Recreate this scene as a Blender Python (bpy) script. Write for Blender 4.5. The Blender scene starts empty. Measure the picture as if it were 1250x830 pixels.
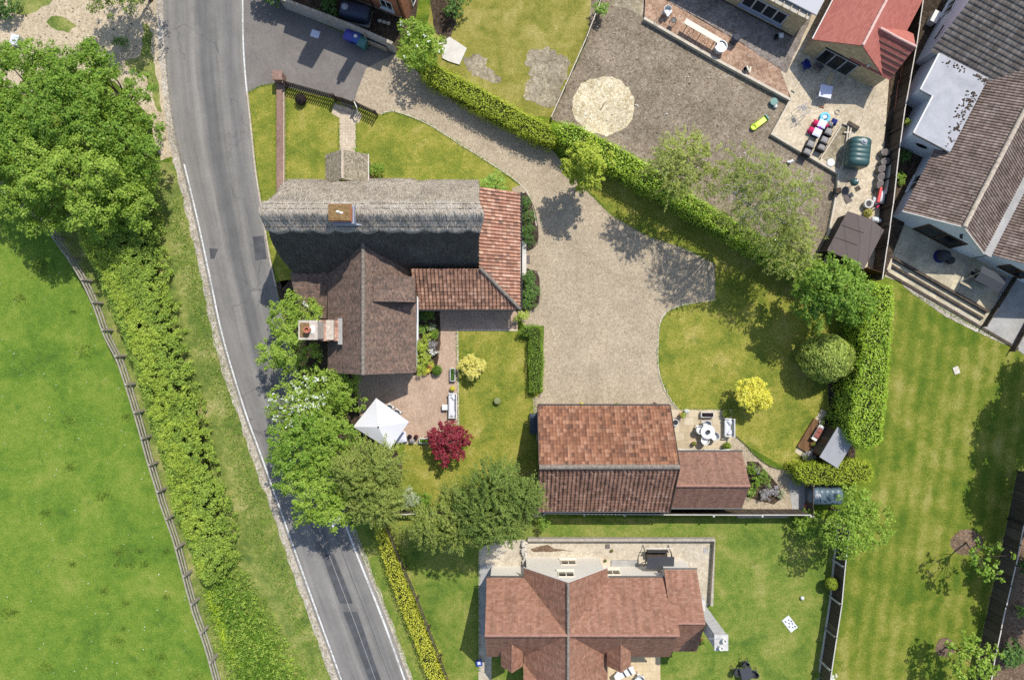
import bpy, bmesh, math, random
import numpy as np
from mathutils import Vector, Matrix
from mathutils.geometry import tessellate_polygon

SC = bpy.context.scene
COL = SC.collection
H = 52.0          # height of the drone above the ground, metres
K = 16.0          # photo pixels per metre on the ground
R = math.radians
RNG = np.random.default_rng(7)
random.seed(7)

def G(px, py):                       # ground point under a photo pixel
    return ((px - 625) / K, (415 - py) / K)

def P(px, py, h):                    # the point at height h that stands under that pixel
    s = 1 - h / H
    return ((px - 625) / K * s, (415 - py) / K * s, h)

def W(px, py, z):                    # plan position (already corrected for height) plus z
    x, y = G(px, py)
    return (x, y, z)

# ---------------------------------------------------------------- tags
def tag(o, label=None, cat=None, group=None, kind=None):
    if label: o['label'] = label
    if cat: o['category'] = cat
    if group: o['group'] = group
    if kind: o['kind'] = kind
    return o

def T(name, label, cat, loc=(0, 0, 0), rz=0.0, group=None):
    o = bpy.data.objects.new(name, None)
    o.empty_display_size = 0.2
    COL.objects.link(o)
    o.location = loc if len(loc) == 3 else (loc[0], loc[1], 0)
    o.rotation_euler = (0, 0, rz)
    return tag(o, label, cat, group)

def mw(o):
    m = Matrix.LocRotScale(o.location, o.rotation_euler, o.scale)
    return mw(o.parent) @ m if o.parent else m

def kids(o):
    return [c for c in bpy.data.objects if c.parent == o]

CH = {}
def setp(o, p):
    o.parent = p
    CH.setdefault(p.name, []).append(o)

def copy_tree(src, loc=None, rz=None, label=None, group=None, scale=None, parent=None):
    c = src.copy()
    COL.objects.link(c)
    if parent is not None: setp(c, parent)
    if loc is not None: c.location = loc if len(loc) == 3 else (loc[0], loc[1], 0)
    if rz is not None: c.rotation_euler = (0, 0, rz)
    if scale is not None: c.scale = (scale,) * 3 if not hasattr(scale, '__len__') else scale
    if label: c['label'] = label
    if group: c['group'] = group
    for ch in list(CH.get(src.name, [])):
        copy_tree(ch, parent=c)
    return c

# ---------------------------------------------------------------- mesh builder
class MB:
    def __init__(s):
        s.v = []; s.f = []; s.uv = {}
    def add(s, vs, fs, uvs=None):
        o = len(s.v)
        s.v += [tuple(v) for v in vs]
        for i, f in enumerate(fs):
            if uvs: s.uv[len(s.f)] = uvs[i]
            s.f.append(tuple(j + o for j in f))
        return s
    def box(s, c, size, rz=0, rx=0, ry=0):
        m = Matrix.Translation(c) @ Matrix.Rotation(rz, 4, 'Z') @ Matrix.Rotation(ry, 4, 'Y') @ Matrix.Rotation(rx, 4, 'X')
        x, y, z = (d / 2 for d in size)
        vs = [m @ Vector(p) for p in ((-x,-y,-z),(x,-y,-z),(x,y,-z),(-x,y,-z),(-x,-y,z),(x,-y,z),(x,y,z),(-x,y,z))]
        return s.add(vs, [(0,3,2,1),(4,5,6,7),(0,1,5,4),(1,2,6,5),(2,3,7,6),(3,0,4,7)])
    def bar(s, a, b, w, h=None):                     # a bar of rectangular section between two points
        a, b = Vector(a), Vector(b); d = b - a; L = d.length
        if L < 1e-6: return s
        h = h or w
        q = d.to_track_quat('X', 'Z').to_matrix().to_4x4()
        m = Matrix.Translation((a + b) / 2) @ q
        vs = [m @ Vector(p) for p in ((-L/2,-w/2,-h/2),(L/2,-w/2,-h/2),(L/2,w/2,-h/2),(-L/2,w/2,-h/2),(-L/2,-w/2,h/2),(L/2,-w/2,h/2),(L/2,w/2,h/2),(-L/2,w/2,h/2))]
        return s.add(vs, [(0,3,2,1),(4,5,6,7),(0,1,5,4),(1,2,6,5),(2,3,7,6),(3,0,4,7)])
    def prism(s, poly, z0, z1):
        n = len(poly)
        area = sum(poly[i][0]*poly[(i+1)%n][1]-poly[(i+1)%n][0]*poly[i][1] for i in range(n))
        if area < 0: poly = poly[::-1]
        z1s = z1 if hasattr(z1, '__len__') else [z1]*n
        vs = [(p[0], p[1], z0) for p in poly] + [(p[0], p[1], z) for p, z in zip(poly, z1s)]
        fs = [tuple(range(n))[::-1], tuple(range(n, 2*n))] + [(i, (i+1)%n, n+(i+1)%n, n+i) for i in range(n)]
        return s.add(vs, fs)
    def tube(s, pts, r, n=6, cap=True):
        pts = [Vector(p) for p in pts]
        rs = r if hasattr(r, '__len__') else [r]*len(pts)
        vs, fs = [], []
        for i, p in enumerate(pts):
            d = (pts[min(i+1, len(pts)-1)] - pts[max(i-1, 0)])
            if d.length < 1e-9: d = Vector((0,0,1))
            q = d.to_track_quat('Z', 'Y').to_matrix()
            for k in range(n):
                a = 2*math.pi*k/n
                vs.append(p + q @ Vector((math.cos(a)*rs[i], math.sin(a)*rs[i], 0)))
        for i in range(len(pts)-1):
            for k in range(n):
                fs.append((i*n+k, i*n+(k+1)%n, (i+1)*n+(k+1)%n, (i+1)*n+k))
        if cap:
            fs.append(tuple(range(n))[::-1]); fs.append(tuple((len(pts)-1)*n+k for k in range(n)))
        return s.add(vs, fs)
    def lathe(s, prof, c=(0,0,0), n=18, sx=1, sy=1):
        vs, fs = [], []
        for r, z in prof:
            for k in range(n):
                a = 2*math.pi*k/n
                vs.append((c[0]+math.cos(a)*r*sx, c[1]+math.sin(a)*r*sy, c[2]+z))
        for i in range(len(prof)-1):
            for k in range(n):
                fs.append((i*n+k, i*n+(k+1)%n, (i+1)*n+(k+1)%n, (i+1)*n+k))
        fs.append(tuple(range(n))[::-1]); fs.append(tuple((len(prof)-1)*n+k for k in range(n)))
        return s.add(vs, fs)
    def cyl(s, c, r, h, n=16, r2=None):
        return s.lathe([(r, 0), (r if r2 is None else r2, h)], c, n)
    def ell(s, c, r, n=14, m=8):
        prof = []
        vs, fs = [], []
        for i in range(1, m):
            t = math.pi*i/m
            for k in range(n):
                a = 2*math.pi*k/n
                vs.append((c[0]+r[0]*math.sin(t)*math.cos(a), c[1]+r[1]*math.sin(t)*math.sin(a), c[2]-r[2]*math.cos(t)))
        b = len(vs); vs.append((c[0],c[1],c[2]-r[2])); vs.append((c[0],c[1],c[2]+r[2]))
        for i in range(m-2):
            for k in range(n):
                fs.append((i*n+k, i*n+(k+1)%n, (i+1)*n+(k+1)%n, (i+1)*n+k))
        for k in range(n):
            fs.append((b, (k+1)%n, k)); fs.append((b+1, (m-2)*n+k, (m-2)*n+(k+1)%n))
        return s.add(vs, fs)
    def cushion(s, c, size, rz=0, n=5):              # a soft, puffed block
        m = Matrix.Translation(c) @ Matrix.Rotation(rz, 4, 'Z')
        sx, sy, sz = size
        vs, fs = [], []
        for side in (1, -1):
            for i in range(n+1):
                for j in range(n+1):
                    a, b = i/n*2-1, j/n*2-1
                    e = (1-abs(a)**3.0)*(1-abs(b)**3.0)
                    vs.append(m @ Vector((a*sx/2, b*sy/2, side*sz/2*(0.25+0.75*e**0.5))))
        q = (n+1)*(n+1)
        for i in range(n):
            for j in range(n):
                a = i*(n+1)+j
                fs.append((a, a+n+1, a+n+2, a+1)); fs.append((q+a, q+a+1, q+a+n+2, q+a+n+1))
        ring = [(i,0) for i in range(n)]+[(n,j) for j in range(n)]+[(n-i,n) for i in range(n)]+[(0,n-j) for j in range(n)]
        ids = [i*(n+1)+j for i, j in ring]
        for k in range(len(ids)):
            a, b = ids[k], ids[(k+1)%len(ids)]
            fs.append((a, q+a, q+b, b))
        return s.add(vs, fs)
    def build(s, name, mat, parent=None, smooth=False, world=True, label=None, bevel=0.0):
        me = bpy.data.meshes.new(name)
        vs = s.v
        if parent is not None and world:
            inv = mw(parent).inverted()
            vs = [inv @ Vector(v) for v in vs]
        me.from_pydata([tuple(v) for v in vs], [], s.f)
        if s.uv:
            ul = me.uv_layers.new(name='UVMap').data
            for i, uvs in s.uv.items():
                p = me.polygons[i]
                for k, li in enumerate(p.loop_indices): ul[li].uv = uvs[k]
        if bevel:
            bm = bmesh.new(); bm.from_mesh(me)
            bmesh.ops.remove_doubles(bm, verts=bm.verts, dist=1e-5)
            bmesh.ops.bevel(bm, geom=[e for e in bm.edges if len(e.link_faces)==2 and e.calc_face_angle(0) > 0.5], offset=bevel, segments=2, affect='EDGES', profile=0.6)
            bm.to_mesh(me); bm.free()
        if smooth:
            for p in me.polygons: p.use_smooth = True
        me.materials.append(mat)
        me.update()
        o = bpy.data.objects.new(name, me)
        COL.objects.link(o)
        if parent is not None: setp(o, parent)
        if label: o['label'] = label
        return o

def part(name, mat, parent, fn, **kw):
    mb = MB(); fn(mb)
    return mb.build(name, mat, parent, **kw)

# ---------------------------------------------------------------- outlines
def resample(pts, step, closed=True, smooth=True):
    pts = [Vector((p[0], p[1])) for p in pts]
    n = len(pts); out = []
    rng = range(n if closed else n-1)
    for i in rng:
        p1, p2 = pts[i], pts[(i+1) % n]
        p0 = pts[(i-1) % n] if (closed or i > 0) else p1*2-p2
        p3 = pts[(i+2) % n] if (closed or i < n-2) else p2*2-p1
        L = (p2-p1).length
        m = max(1, int(L/step))
        for k in range(m):
            t = k/m
            if smooth:
                q = 0.5*((2*p1)+(-p0+p2)*t+(2*p0-5*p1+4*p2-p3)*t*t+(-p0+3*p1-3*p2+p3)*t**3)
            else:
                q = p1.lerp(p2, t)
            out.append(q)
    if not closed: out.append(pts[-1])
    return out

def wob(x, y, f=1.0, seed=0.0):
    return (math.sin(x*1.7*f+seed)+math.sin(y*2.3*f+seed*1.3+1)+math.sin((x+y)*3.1*f+seed*.7)+math.sin((x-y)*5.3*f+2+seed))/4

def jitter(pts, amp, seed=0.0):
    r = random.Random(int(seed*100)+3)
    return [Vector((p.x+amp*(wob(p.x,p.y,1.3,seed)+r.uniform(-.6,.6)), p.y+amp*(wob(p.y,p.x,1.1,seed+4)+r.uniform(-.6,.6)))) for p in pts]

def sheet(name, px, z, mat, smooth=False, jit=0.03, step=0.35, kind='structure'):
    pts = [G(*p) for p in px]
    pts = resample(pts, step, True, smooth)
    if jit: pts = jitter(pts, jit, len(name)*0.37+px[0][0])
    tris = tessellate_polygon([[Vector((p.x, p.y, 0)) for p in pts]])
    me = bpy.data.meshes.new(name)
    fs = []
    for t in tris:
        a, b, c = (pts[i] for i in t)
        fs.append(t if (b-a).cross(c-a) > 0 else t[::-1])
    me.from_pydata([(p.x, p.y, z) for p in pts], [], fs)
    me.materials.append(mat)
    o = bpy.data.objects.new(name, me); COL.objects.link(o)
    o['kind'] = kind
    return o

def strip_along(mb, pts, w, z0, z1):                  # a low band of width w along a polyline (world 2D)
    n = len(pts); L, Rr = [], []
    for i, p in enumerate(pts):
        d = (pts[min(i+1,n-1)]-pts[max(i-1,0)]).normalized()
        nrm = Vector((-d.y, d.x))
        L.append(p+nrm*w/2); Rr.append(p-nrm*w/2)
    o = len(mb.v)
    for i in range(n):
        mb.v += [(L[i].x,L[i].y,z0),(L[i].x,L[i].y,z1),(Rr[i].x,Rr[i].y,z1),(Rr[i].x,Rr[i].y,z0)]
    for i in range(n-1):
        a, b = o+i*4, o+(i+1)*4
        mb.f += [(a,a+1,b+1,b),(a+1,a+2,b+2,b+1),(a+2,a+3,b+3,b+2)]
    mb.f += [(o,o+3,o+2,o+1),(o+(n-1)*4,o+(n-1)*4+1,o+(n-1)*4+2,o+(n-1)*4+3)]
    return mb

# ---------------------------------------------------------------- materials
class NT:
    def __init__(s, name, rough=0.9, spec=0.2):
        s.m = bpy.data.materials.new(name); s.m.use_nodes = True
        s.t = s.m.node_tree; s.t.nodes.clear()
        s.out = s.t.nodes.new('ShaderNodeOutputMaterial')
        s.b = s.t.nodes.new('ShaderNodeBsdfPrincipled')
        s.b.inputs['Roughness'].default_value = rough
        s.b.inputs['Specular IOR Level'].default_value = spec
        s.t.links.new(s.b.outputs[0], s.out.inputs[0])
        s.geo = s.t.nodes.new('ShaderNodeNewGeometry')
        s.tc = s.t.nodes.new('ShaderNodeTexCoord')
        s.pos = s.geo.outputs['Position']; s.uv = s.tc.outputs['UV']; s.obj = s.tc.outputs['Object']
    def n(s, typ): return s.t.nodes.new('ShaderNode'+typ)
    def L(s, v, sock):
        if hasattr(v, 'is_output') or isinstance(v, bpy.types.NodeSocket): s.t.links.new(v, sock)
        else:
            if hasattr(v, '__len__') and len(v) == 3 and sock.type == 'RGBA': v = (*v, 1)
            sock.default_value = v
    def noise(s, scale, detail=4, rough=0.6, vec=None, dist=0.0):
        n = s.n('TexNoise'); s.L(vec or s.pos, n.inputs['Vector'])
        n.inputs['Scale'].default_value = scale; n.inputs['Detail'].default_value = detail
        n.inputs['Roughness'].default_value = rough; n.inputs['Distortion'].default_value = dist
        return n.outputs['Fac']
    def vor(s, scale, vec=None, feature='F1', out='Color', rnd=1.0):
        n = s.n('TexVoronoi'); n.feature = feature; s.L(vec or s.pos, n.inputs['Vector'])
        n.inputs['Scale'].default_value = scale; n.inputs['Randomness'].default_value = rnd
        return n.outputs[out]
    def math(s, op, a, b=0.0, c=0.0):
        n = s.n('Math'); n.operation = op
        for v, i in ((a,0),(b,1),(c,2)): s.L(v, n.inputs[i])
        return n.outputs[0]
    def map(s, v, a0, a1, b0, b1):
        n = s.n('MapRange'); s.L(v, n.inputs[0])
        for k, q in enumerate((a0,a1,b0,b1)): n.inputs[k+1].default_value = q
        return n.outputs[0]
    def ramp(s, fac, stops, interp='LINEAR'):
        n = s.n('ValToRGB'); s.L(fac, n.inputs[0]); cr = n.color_ramp; cr.interpolation = interp
        while len(cr.elements) < len(stops): cr.elements.new(0.5)
        for e, (p, c) in zip(cr.elements, stops):
            e.position = p; e.color = (*c, 1) if len(c) == 3 else c
        return n.outputs[0]
    def mix(s, fac, a, b, blend='MIX'):
        n = s.n('Mix'); n.data_type = 'RGBA'; n.blend_type = blend
        s.L(fac, n.inputs[0]); s.L(a, n.inputs[6]); s.L(b, n.inputs[7])
        return n.outputs[2]
    def mul(s, col, v, amt=1.0):                      # multiply a colour by a value
        return s.mix(amt, col, s.gray(v), 'MULTIPLY')
    def gray(s, v):
        n = s.n('CombineColor')
        for i in range(3): s.L(v, n.inputs[i])
        return n.outputs[0]
    def mapping(s, vec, scale=(1,1,1), rot=(0,0,0), loc=(0,0,0)):
        n = s.n('Mapping'); s.L(vec, n.inputs[0]); n.inputs['Scale'].default_value = scale
        n.inputs['Rotation'].default_value = rot; n.inputs['Location'].default_value = loc
        return n.outputs[0]
    def sep(s, vec):
        n = s.n('SeparateXYZ'); s.L(vec, n.inputs[0]); return n.outputs
    def bump(s, h, strength=0.5, dist=0.02):
        n = s.n('Bump'); s.L(h, n.inputs['Height']); n.inputs['Strength'].default_value = strength
        n.inputs['Distance'].default_value = dist; s.t.links.new(n.outputs[0], s.b.inputs['Normal'])
        return s
    def white(s, vec):
        n = s.n('TexWhiteNoise'); n.noise_dimensions = '3D'; s.L(vec, n.inputs['Vector']); return n.outputs['Value']
    def color(s, c): s.L(c, s.b.inputs['Base Color']); return s
    def brick(s, vec, scale, c1, c2, mortar, msize=0.02, w=0.5, h=0.25, off=0.5):
        n = s.n('TexBrick'); s.L(vec, n.inputs['Vector']); n.offset = off
        s.L(c1, n.inputs['Color1']); s.L(c2, n.inputs['Color2']); s.L(mortar, n.inputs['Mortar'])
        n.inputs['Scale'].default_value = scale; n.inputs['Mortar Size'].default_value = msize
        n.inputs['Brick Width'].default_value = w; n.inputs['Row Height'].default_value = h
        n.inputs['Bias'].default_value = 0.0
        return n.outputs['Color'], n.outputs['Fac']

def simple(name, c, rough=0.6, spec=0.3, var=0.12, scale=3.0, metal=0.0, bump=0.0):
    t = NT(name, rough, spec); t.b.inputs['Metallic'].default_value = metal
    f = t.noise(scale, 5, 0.65, t.obj)
    f2 = t.noise(scale*9, 3, 0.6, t.obj)
    v = t.math('ADD', t.map(f, .25, .75, 1-var, 1+var), t.map(f2, .25, .75, -var*.6, var*.6))
    t.color(t.mul(c, v))
    if bump: t.bump(f2, bump, 0.02)
    return t.m

def lawn_mat(name, dark, mid, pale, straw, stripes=None, patch=0.35, fine=0.55, bias=0.0):
    t = NT(name, 0.95, 0.08)
    a = t.noise(patch, 5, 0.62, dist=0.6); b = t.noise(1.7, 6, 0.68); c = t.noise(9.0, 5, 0.7); d = t.noise(26.0, 3, 0.7)
    f = t.math('ADD', t.math('MULTIPLY', a, 0.80), t.math('ADD', t.math('MULTIPLY', b, 0.44), t.math('ADD', t.math('MULTIPLY', c, 0.28), -.195)))
    if stripes:
        ang, w, amt = stripes
        wv = t.n('TexWave'); wv.wave_type = 'BANDS'; wv.bands_direction = 'X'
        t.L(t.mapping(t.pos, rot=(0,0,ang)), wv.inputs['Vector'])
        wv.inputs['Scale'].default_value = w; wv.inputs['Distortion'].default_value = 2.2
        wv.inputs['Detail'].default_value = 4; wv.inputs['Detail Scale'].default_value = 1.6
        f = t.math('ADD', f, t.map(wv.outputs['Fac'], 0, 1, -amt, amt))
    f = t.math('ADD', f, bias)
    col = t.ramp(f, [(.38, dark), (.52, mid), (.63, pale), (.76, straw)])
    # weed / clover patches of their own
    w = t.noise(0.9, 4, 0.6, t.mapping(t.pos, loc=(31, 7, 3)))
    col = t.mix(t.map(w, .60, .70, 0, .55), col, dark)
    w2 = t.noise(2.6, 3, .6, t.mapping(t.pos, loc=(3, 17, 9)))
    col = t.mix(t.map(w2, .66, .74, 0, .45), col, dark)
    col = t.mix(t.map(w2, .34, .26, 0, .40), col, straw)
    g = t.math('ADD', t.math('MULTIPLY', c, .5), t.math('MULTIPLY', d, .5))
    col = t.mul(col, t.map(g, .32, .68, 1-fine, 1+fine))
    t.color(col).bump(g, 0.7, 0.05)
    return t.m

def gravel_mat(name, cols, scale=16.0, big=0.3, bump=0.6, grain=0.35):
    t = NT(name, 0.95, 0.15)
    v = t.vor(scale); sp = t.sep(v)
    v2 = t.sep(t.vor(scale*0.45))
    a = t.noise(0.5, 5, 0.65); b = t.noise(2.5, 6, 0.7)
    f = t.math('ADD', t.math('MULTIPLY', sp[0], .55), t.math('MULTIPLY', v2[1], .45))
    n = len(cols)
    col = t.ramp(f, [(i/(n-1)*.8+.1, c) for i, c in enumerate(cols)])
    k = t.math('ADD', t.map(a, .3, .7, -big, big), t.map(b, .3, .7, 1-big*.6, 1+big*.6))
    col = t.mul(col, k)
    st = t.noise(.22, 5, .6, dist=1.5)
    col = t.mul(col, t.map(st, .35, .65, 1-big*.9, 1+big*.6))
    dd = t.vor(scale, feature='F1', out='Distance')
    col = t.mul(col, t.map(dd, 0.1, .7, 1+grain*.3, 1-grain))
    t.color(col).bump(dd, -bump, 0.03)
    return t.m

def leaf_mat(name, dark, mid, light, trans=0.38, clump=0.9, rough=0.55, spec=0.25, brown=0.55):
    t = NT(name, rough, spec)
    a = t.noise(clump, 3, 0.6)
    r = t.geo.outputs['Random Per Island']
    oi = t.n('ObjectInfo')
    b = t.noise(.28, 2, .5)
    f = t.math('ADD', t.math('MULTIPLY', r, .6), t.math('ADD', t.math('MULTIPLY', a, .45), t.math('MULTIPLY', b, .30)))
    f = t.math('ADD', f, t.map(oi.outputs['Random'], 0, 1, -.17, .03))
    col = t.ramp(f, [(.2, dark), (.55, mid), (.9, light)])
    if brown: col = t.mix(t.map(r, .955, .965, 0, brown), col, (.20, .135, .07))
    t.color(col)
    tr = t.n('BsdfTranslucent'); t.L(t.mix(1.0, col, (1.0, 1.0, .55), 'MULTIPLY'), tr.inputs[0])
    mx = t.n('MixShader'); mx.inputs[0].default_value = trans
    t.t.links.new(t.b.outputs[0], mx.inputs[1]); t.t.links.new(tr.outputs[0], mx.inputs[2])
    t.t.links.new(mx.outputs[0], t.out.inputs[0])
    return t.m

def tile_mat(name, cols, cw, gauge, lich=(.42,.40,.34), lich_amt=.25, dirt=(.05,.04,.04), dirt_amt=.35, bump=0.5, rough=.85, edge=.5, stag=True, jit=.12, moss=.4, lt=.60):
    t = NT(name, rough, 0.2)
    s = t.sep(t.uv)
    vy = t.math('DIVIDE', s[1], gauge); row = t.math('FLOOR', vy)
    ux = t.math('DIVIDE', s[0], cw)
    if stag: ux = t.math('ADD', ux, t.math('MULTIPLY', t.math('MODULO', row, 2.0), .5))
    cl = t.math('FLOOR', ux)
    cb = t.n('CombineXYZ'); t.L(cl, cb.inputs[0]); t.L(row, cb.inputs[1]); cb.inputs[2].default_value = len(name)
    rnd = t.white(cb.outputs[0])
    big = t.noise(.8, 5, .65); fine = t.noise(7.0, 4, .7)
    f = t.math('ADD', t.math('MULTIPLY', rnd, .62), t.math('MULTIPLY', big, .4))
    n = len(cols)
    col = t.ramp(f, [(i/(n-1)*.8+.1, c) for i, c in enumerate(cols)])
    dn = t.noise(1.1, 6, .7, t.mapping(t.pos, loc=(9, 3, 5)))
    col = t.mix(t.map(dn, .52, .72, 0, dirt_amt), col, dirt)
    if moss:
        mn = t.noise(2.4, 5, .7, t.mapping(t.pos, loc=(4, 11, 2))); run = t.noise(1.0, 4, .65, t.mapping(t.uv, scale=(3.2, .22, 1)))
        col = t.mix(t.map(mn, .57, .70, 0, moss), col, (.105, .098, .050))
        col = t.mul(col, t.map(run, .32, .68, 1-.22, 1+.12))
    ln = t.noise(14.0, 3, .7)
    col = t.mix(t.map(ln, lt, lt+.10, 0, lich_amt), col, lich)
    fy = t.math('FRACT', vy); fx = t.math('FRACT', ux)
    e = t.math('MULTIPLY', t.map(fy, 0, .14, 1-edge, 1), t.map(t.math('ABSOLUTE', t.math('SUBTRACT', fx, .5)), .42, .5, 1, 1-edge*.6))
    col = t.mul(col, e)
    col = t.mul(col, t.map(fine, .3, .7, 1-jit, 1+jit))
    h = t.math('ADD', t.math('SUBTRACT', 1.0, fy), t.math('MULTIPLY', rnd, .5))
    t.color(col).bump(h, bump, 0.03)
    return t.m

def brick_mat(name, c1, c2, mortar, scale=4.4, rough=.9):
    t = NT(name, rough, .15)
    s = t.sep(t.pos)
    cb = t.n('CombineXYZ'); t.L(t.math('ADD', s[0], s[1]), cb.inputs[0]); t.L(s[2], cb.inputs[1])
    col, fac = t.brick(cb.outputs[0], scale, c1, c2, mortar, .02, .95, .33)
    n = t.noise(2.0, 5, .65)
    t.color(t.mul(col, t.map(n, .3, .7, .75, 1.2))).bump(fac, -.4, .02)
    return t.m

def pave_mat(name, c1, c2, mortar, scale, w=.5, h=.25, rot=0.0, ms=.02, off=.5, dirt=.25, rough=.9):
    t = NT(name, rough, .15)
    vec = t.mapping(t.pos, rot=(0,0,rot))
    col, fac = t.brick(vec, scale, c1, c2, mortar, ms, w, h, off)
    n = t.noise(.7, 6, .65); m = t.noise(6.0, 4, .7)
    col = t.mul(col, t.math('ADD', t.map(n, .3, .7, 1-dirt, 1+dirt*.6), t.map(m, .3, .7, -.12, .12)))
    t.color(col).bump(fac, -.35, .015)
    return t.m

def wood_mat(name, c, board=.14, axis=0, var=.25, rough=.8, gap=.5):
    t = NT(name, rough, .2)
    s = t.sep(t.obj)
    f = t.math('DIVIDE', s[axis], board)
    cb = t.n('CombineXYZ'); t.L(t.math('FLOOR', f), cb.inputs[0])
    r = t.white(cb.outputs[0])
    g = t.noise(3.0, 5, .7, t.obj)
    v = t.math('ADD', t.map(r, 0, 1, 1-var, 1+var), t.map(g, .3, .7, -var*.6, var*.6))
    fr = t.math('ABSOLUTE', t.math('SUBTRACT', t.math('FRACT', f), .5))
    v = t.math('MULTIPLY', v, t.map(fr, .42, .5, 1, 1-gap))
    t.color(t.mul(c, v))
    return t.m
# ================================================================ materials
M = {}
M['ground'] = lawn_mat('ground_grass', (.045,.085,.010), (.085,.135,.014), (.14,.185,.020), (.20,.21,.04))
M['meadow'] = lawn_mat('meadow_grass', (.062,.125,.018), (.105,.178,.022), (.150,.215,.030), (.21,.24,.05), patch=.22, fine=.55)
M['verge'] = lawn_mat('verge_grass', (.080,.125,.028), (.140,.180,.040), (.215,.235,.062), (.34,.31,.13), patch=.5, fine=.5)
M['lawn'] = lawn_mat('garden_lawn', (.095,.138,.020), (.170,.190,.028), (.245,.235,.042), (.34,.295,.085), patch=.4, fine=.58)
M['lawn_shade'] = lawn_mat('side_lawn', (.070,.130,.010), (.125,.180,.014), (.180,.215,.020), (.25,.24,.04), patch=.4, fine=.42)
M['lawn_striped'] = lawn_mat('striped_lawn', (.072,.122,.014), (.125,.160,.020), (.190,.200,.034), (.27,.255,.07), stripes=(R(8), .27, .055), patch=.3, fine=.5, bias=-.005)
M['lawn_green'] = lawn_mat('lush_lawn', (.070,.125,.020), (.130,.185,.030), (.195,.220,.046), (.28,.27,.09), patch=.4, fine=.5, bias=-.01)
M['lawn_dry'] = lawn_mat('dry_lawn', (.115,.135,.024), (.195,.190,.036), (.255,.230,.055), (.34,.29,.10), patch=.5, fine=.42, bias=.02)
M['gravel'] = gravel_mat('driveway_gravel', [(0.265,0.207,0.136),(0.347,0.280,0.194),(0.392,0.318,0.220),(0.428,0.352,0.250),(0.530,0.444,0.325)], 22, .10, .4, .12)
M['sandy'] = gravel_mat('sandy_gravel', [(.30,.23,.14),(.47,.38,.255),(.53,.435,.305),(.58,.485,.35)], 17, .12, .5, .18)
M['shoulder'] = gravel_mat('road_shoulder', [(.30,.25,.19),(.44,.38,.30),(.52,.46,.38),(.62,.57,.49)], 14, .2, .5, .3)
M['dirt'] = gravel_mat('bare_earth', [(0.127,0.098,0.067),(0.221,0.174,0.122),(0.257,0.206,0.147),(0.289,0.235,0.171),(0.372,0.319,0.245)], 15, .20, .7, .25)
M['earth_shade'] = gravel_mat('shade_toned_earth', [(.16,.13,.11),(.22,.185,.16),(.26,.225,.20),(.31,.27,.24)], 9, .2, .6, .2)
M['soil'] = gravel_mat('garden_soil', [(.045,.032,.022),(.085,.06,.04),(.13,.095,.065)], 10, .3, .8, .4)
M['bark'] = gravel_mat('bark_mulch', [(.12,.075,.045),(.20,.135,.09),(.27,.19,.13)], 12, .2, .8, .4)
M['circle'] = gravel_mat('sand_circle', [(.44,.34,.19),(.60,.50,.31),(.70,.61,.42),(.80,.73,.55)], 12, .14, .6, .3)
M['asphalt'] = gravel_mat('lane_asphalt', [(.155,.138,.124),(.185,.167,.150),(.21,.19,.172)], 30, .12, .25, .10)

def road_mat():
    t = NT('road_asphalt', .9, .15)
    s = t.sep(t.uv)                                   # u 0..1 across, v metres along
    st = t.noise(1.0, 4, .6, t.mapping(t.uv, scale=(16, .12, 1)))
    u = t.math('ADD', s[0], t.map(t.noise(.25, 4, .6, t.mapping(t.uv, scale=(.5,1,1))), .3, .7, -.03, .03))
    lanes = t.ramp(u, [(.0,(0.182,0.170,0.154)),(.10,(0.207,0.194,0.177)),(.22,(0.176,0.167,0.154)),(.36,(0.216,0.203,0.184)),(.46,(0.130,0.126,0.121)),(.57,(0.134,0.130,0.123)),(.67,(0.205,0.193,0.175)),(.80,(0.154,0.149,0.141)),(.92,(0.193,0.181,0.164)),(1.,(0.220,0.205,0.182))])
    col = t.mul(lanes, t.map(st, .3, .7, .84, 1.14))
    big = t.noise(.35, 5, .65); fine = t.noise(24, 3, .7); sp = t.noise(5, 4, .7)
    col = t.mul(col, t.map(big, .3, .7, .86, 1.12))
    col = t.mul(col, t.map(fine, .3, .7, .84, 1.16))
    col = t.mul(col, t.map(sp, .3, .7, .94, 1.06))
    wv = t.n('VectorMath'); wv.operation = 'ADD'; nz_ = t.n('TexNoise'); nz_.inputs['Scale'].default_value = 1.3; nz_.inputs['Detail'].default_value = 4
    t.L(t.pos, nz_.inputs['Vector']); t.L(t.pos, wv.inputs[0]); t.L(nz_.outputs['Color'], wv.inputs[1])
    ck = t.vor(.33, wv.outputs[0], 'DISTANCE_TO_EDGE', 'Distance')
    ckm = t.noise(.18, 2, .5, t.mapping(t.pos, loc=(5, 5, 1)))
    col = t.mix(t.math('MULTIPLY', t.map(ck, .008, .016, .38, 0), t.map(ckm, .52, .60, 0, 1)), col, (.055,.054,.053))
    edge = t.math('ABSOLUTE', t.math('SUBTRACT', s[0], .5))
    col = t.mix(t.math('MULTIPLY', t.map(edge, .44, .5, 0, .7), t.map(sp, .4, .6, 0, 1)), col, (.27,.245,.205))
    t.color(col).bump(fine, .4, .01)
    return t.m
M['road'] = road_mat()
def patch_mat():
    t = NT('tar_repair', .85, .2); f = t.noise(20, 3, .7); b = t.noise(1.5, 4, .6)
    t.color(t.mul((.075,.076,.080), t.math('ADD', t.map(f,.3,.7,.8,1.2), t.map(b,.3,.7,-.25,.25)))).bump(f,.4,.01); return t.m
M['tar'] = patch_mat()
def line_mat():
    t = NT('road_paint', .7, .3); f = t.noise(6, 5, .75); g = t.noise(.6, 3, .6)
    t.color(t.mix(t.map(t.math('ADD', f, t.map(g,.3,.7,-.1,.1)), .44, .62, 0, .85), (.62,.62,.60), (.30,.29,.28))); return t.m
M['paint'] = line_mat()
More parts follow.
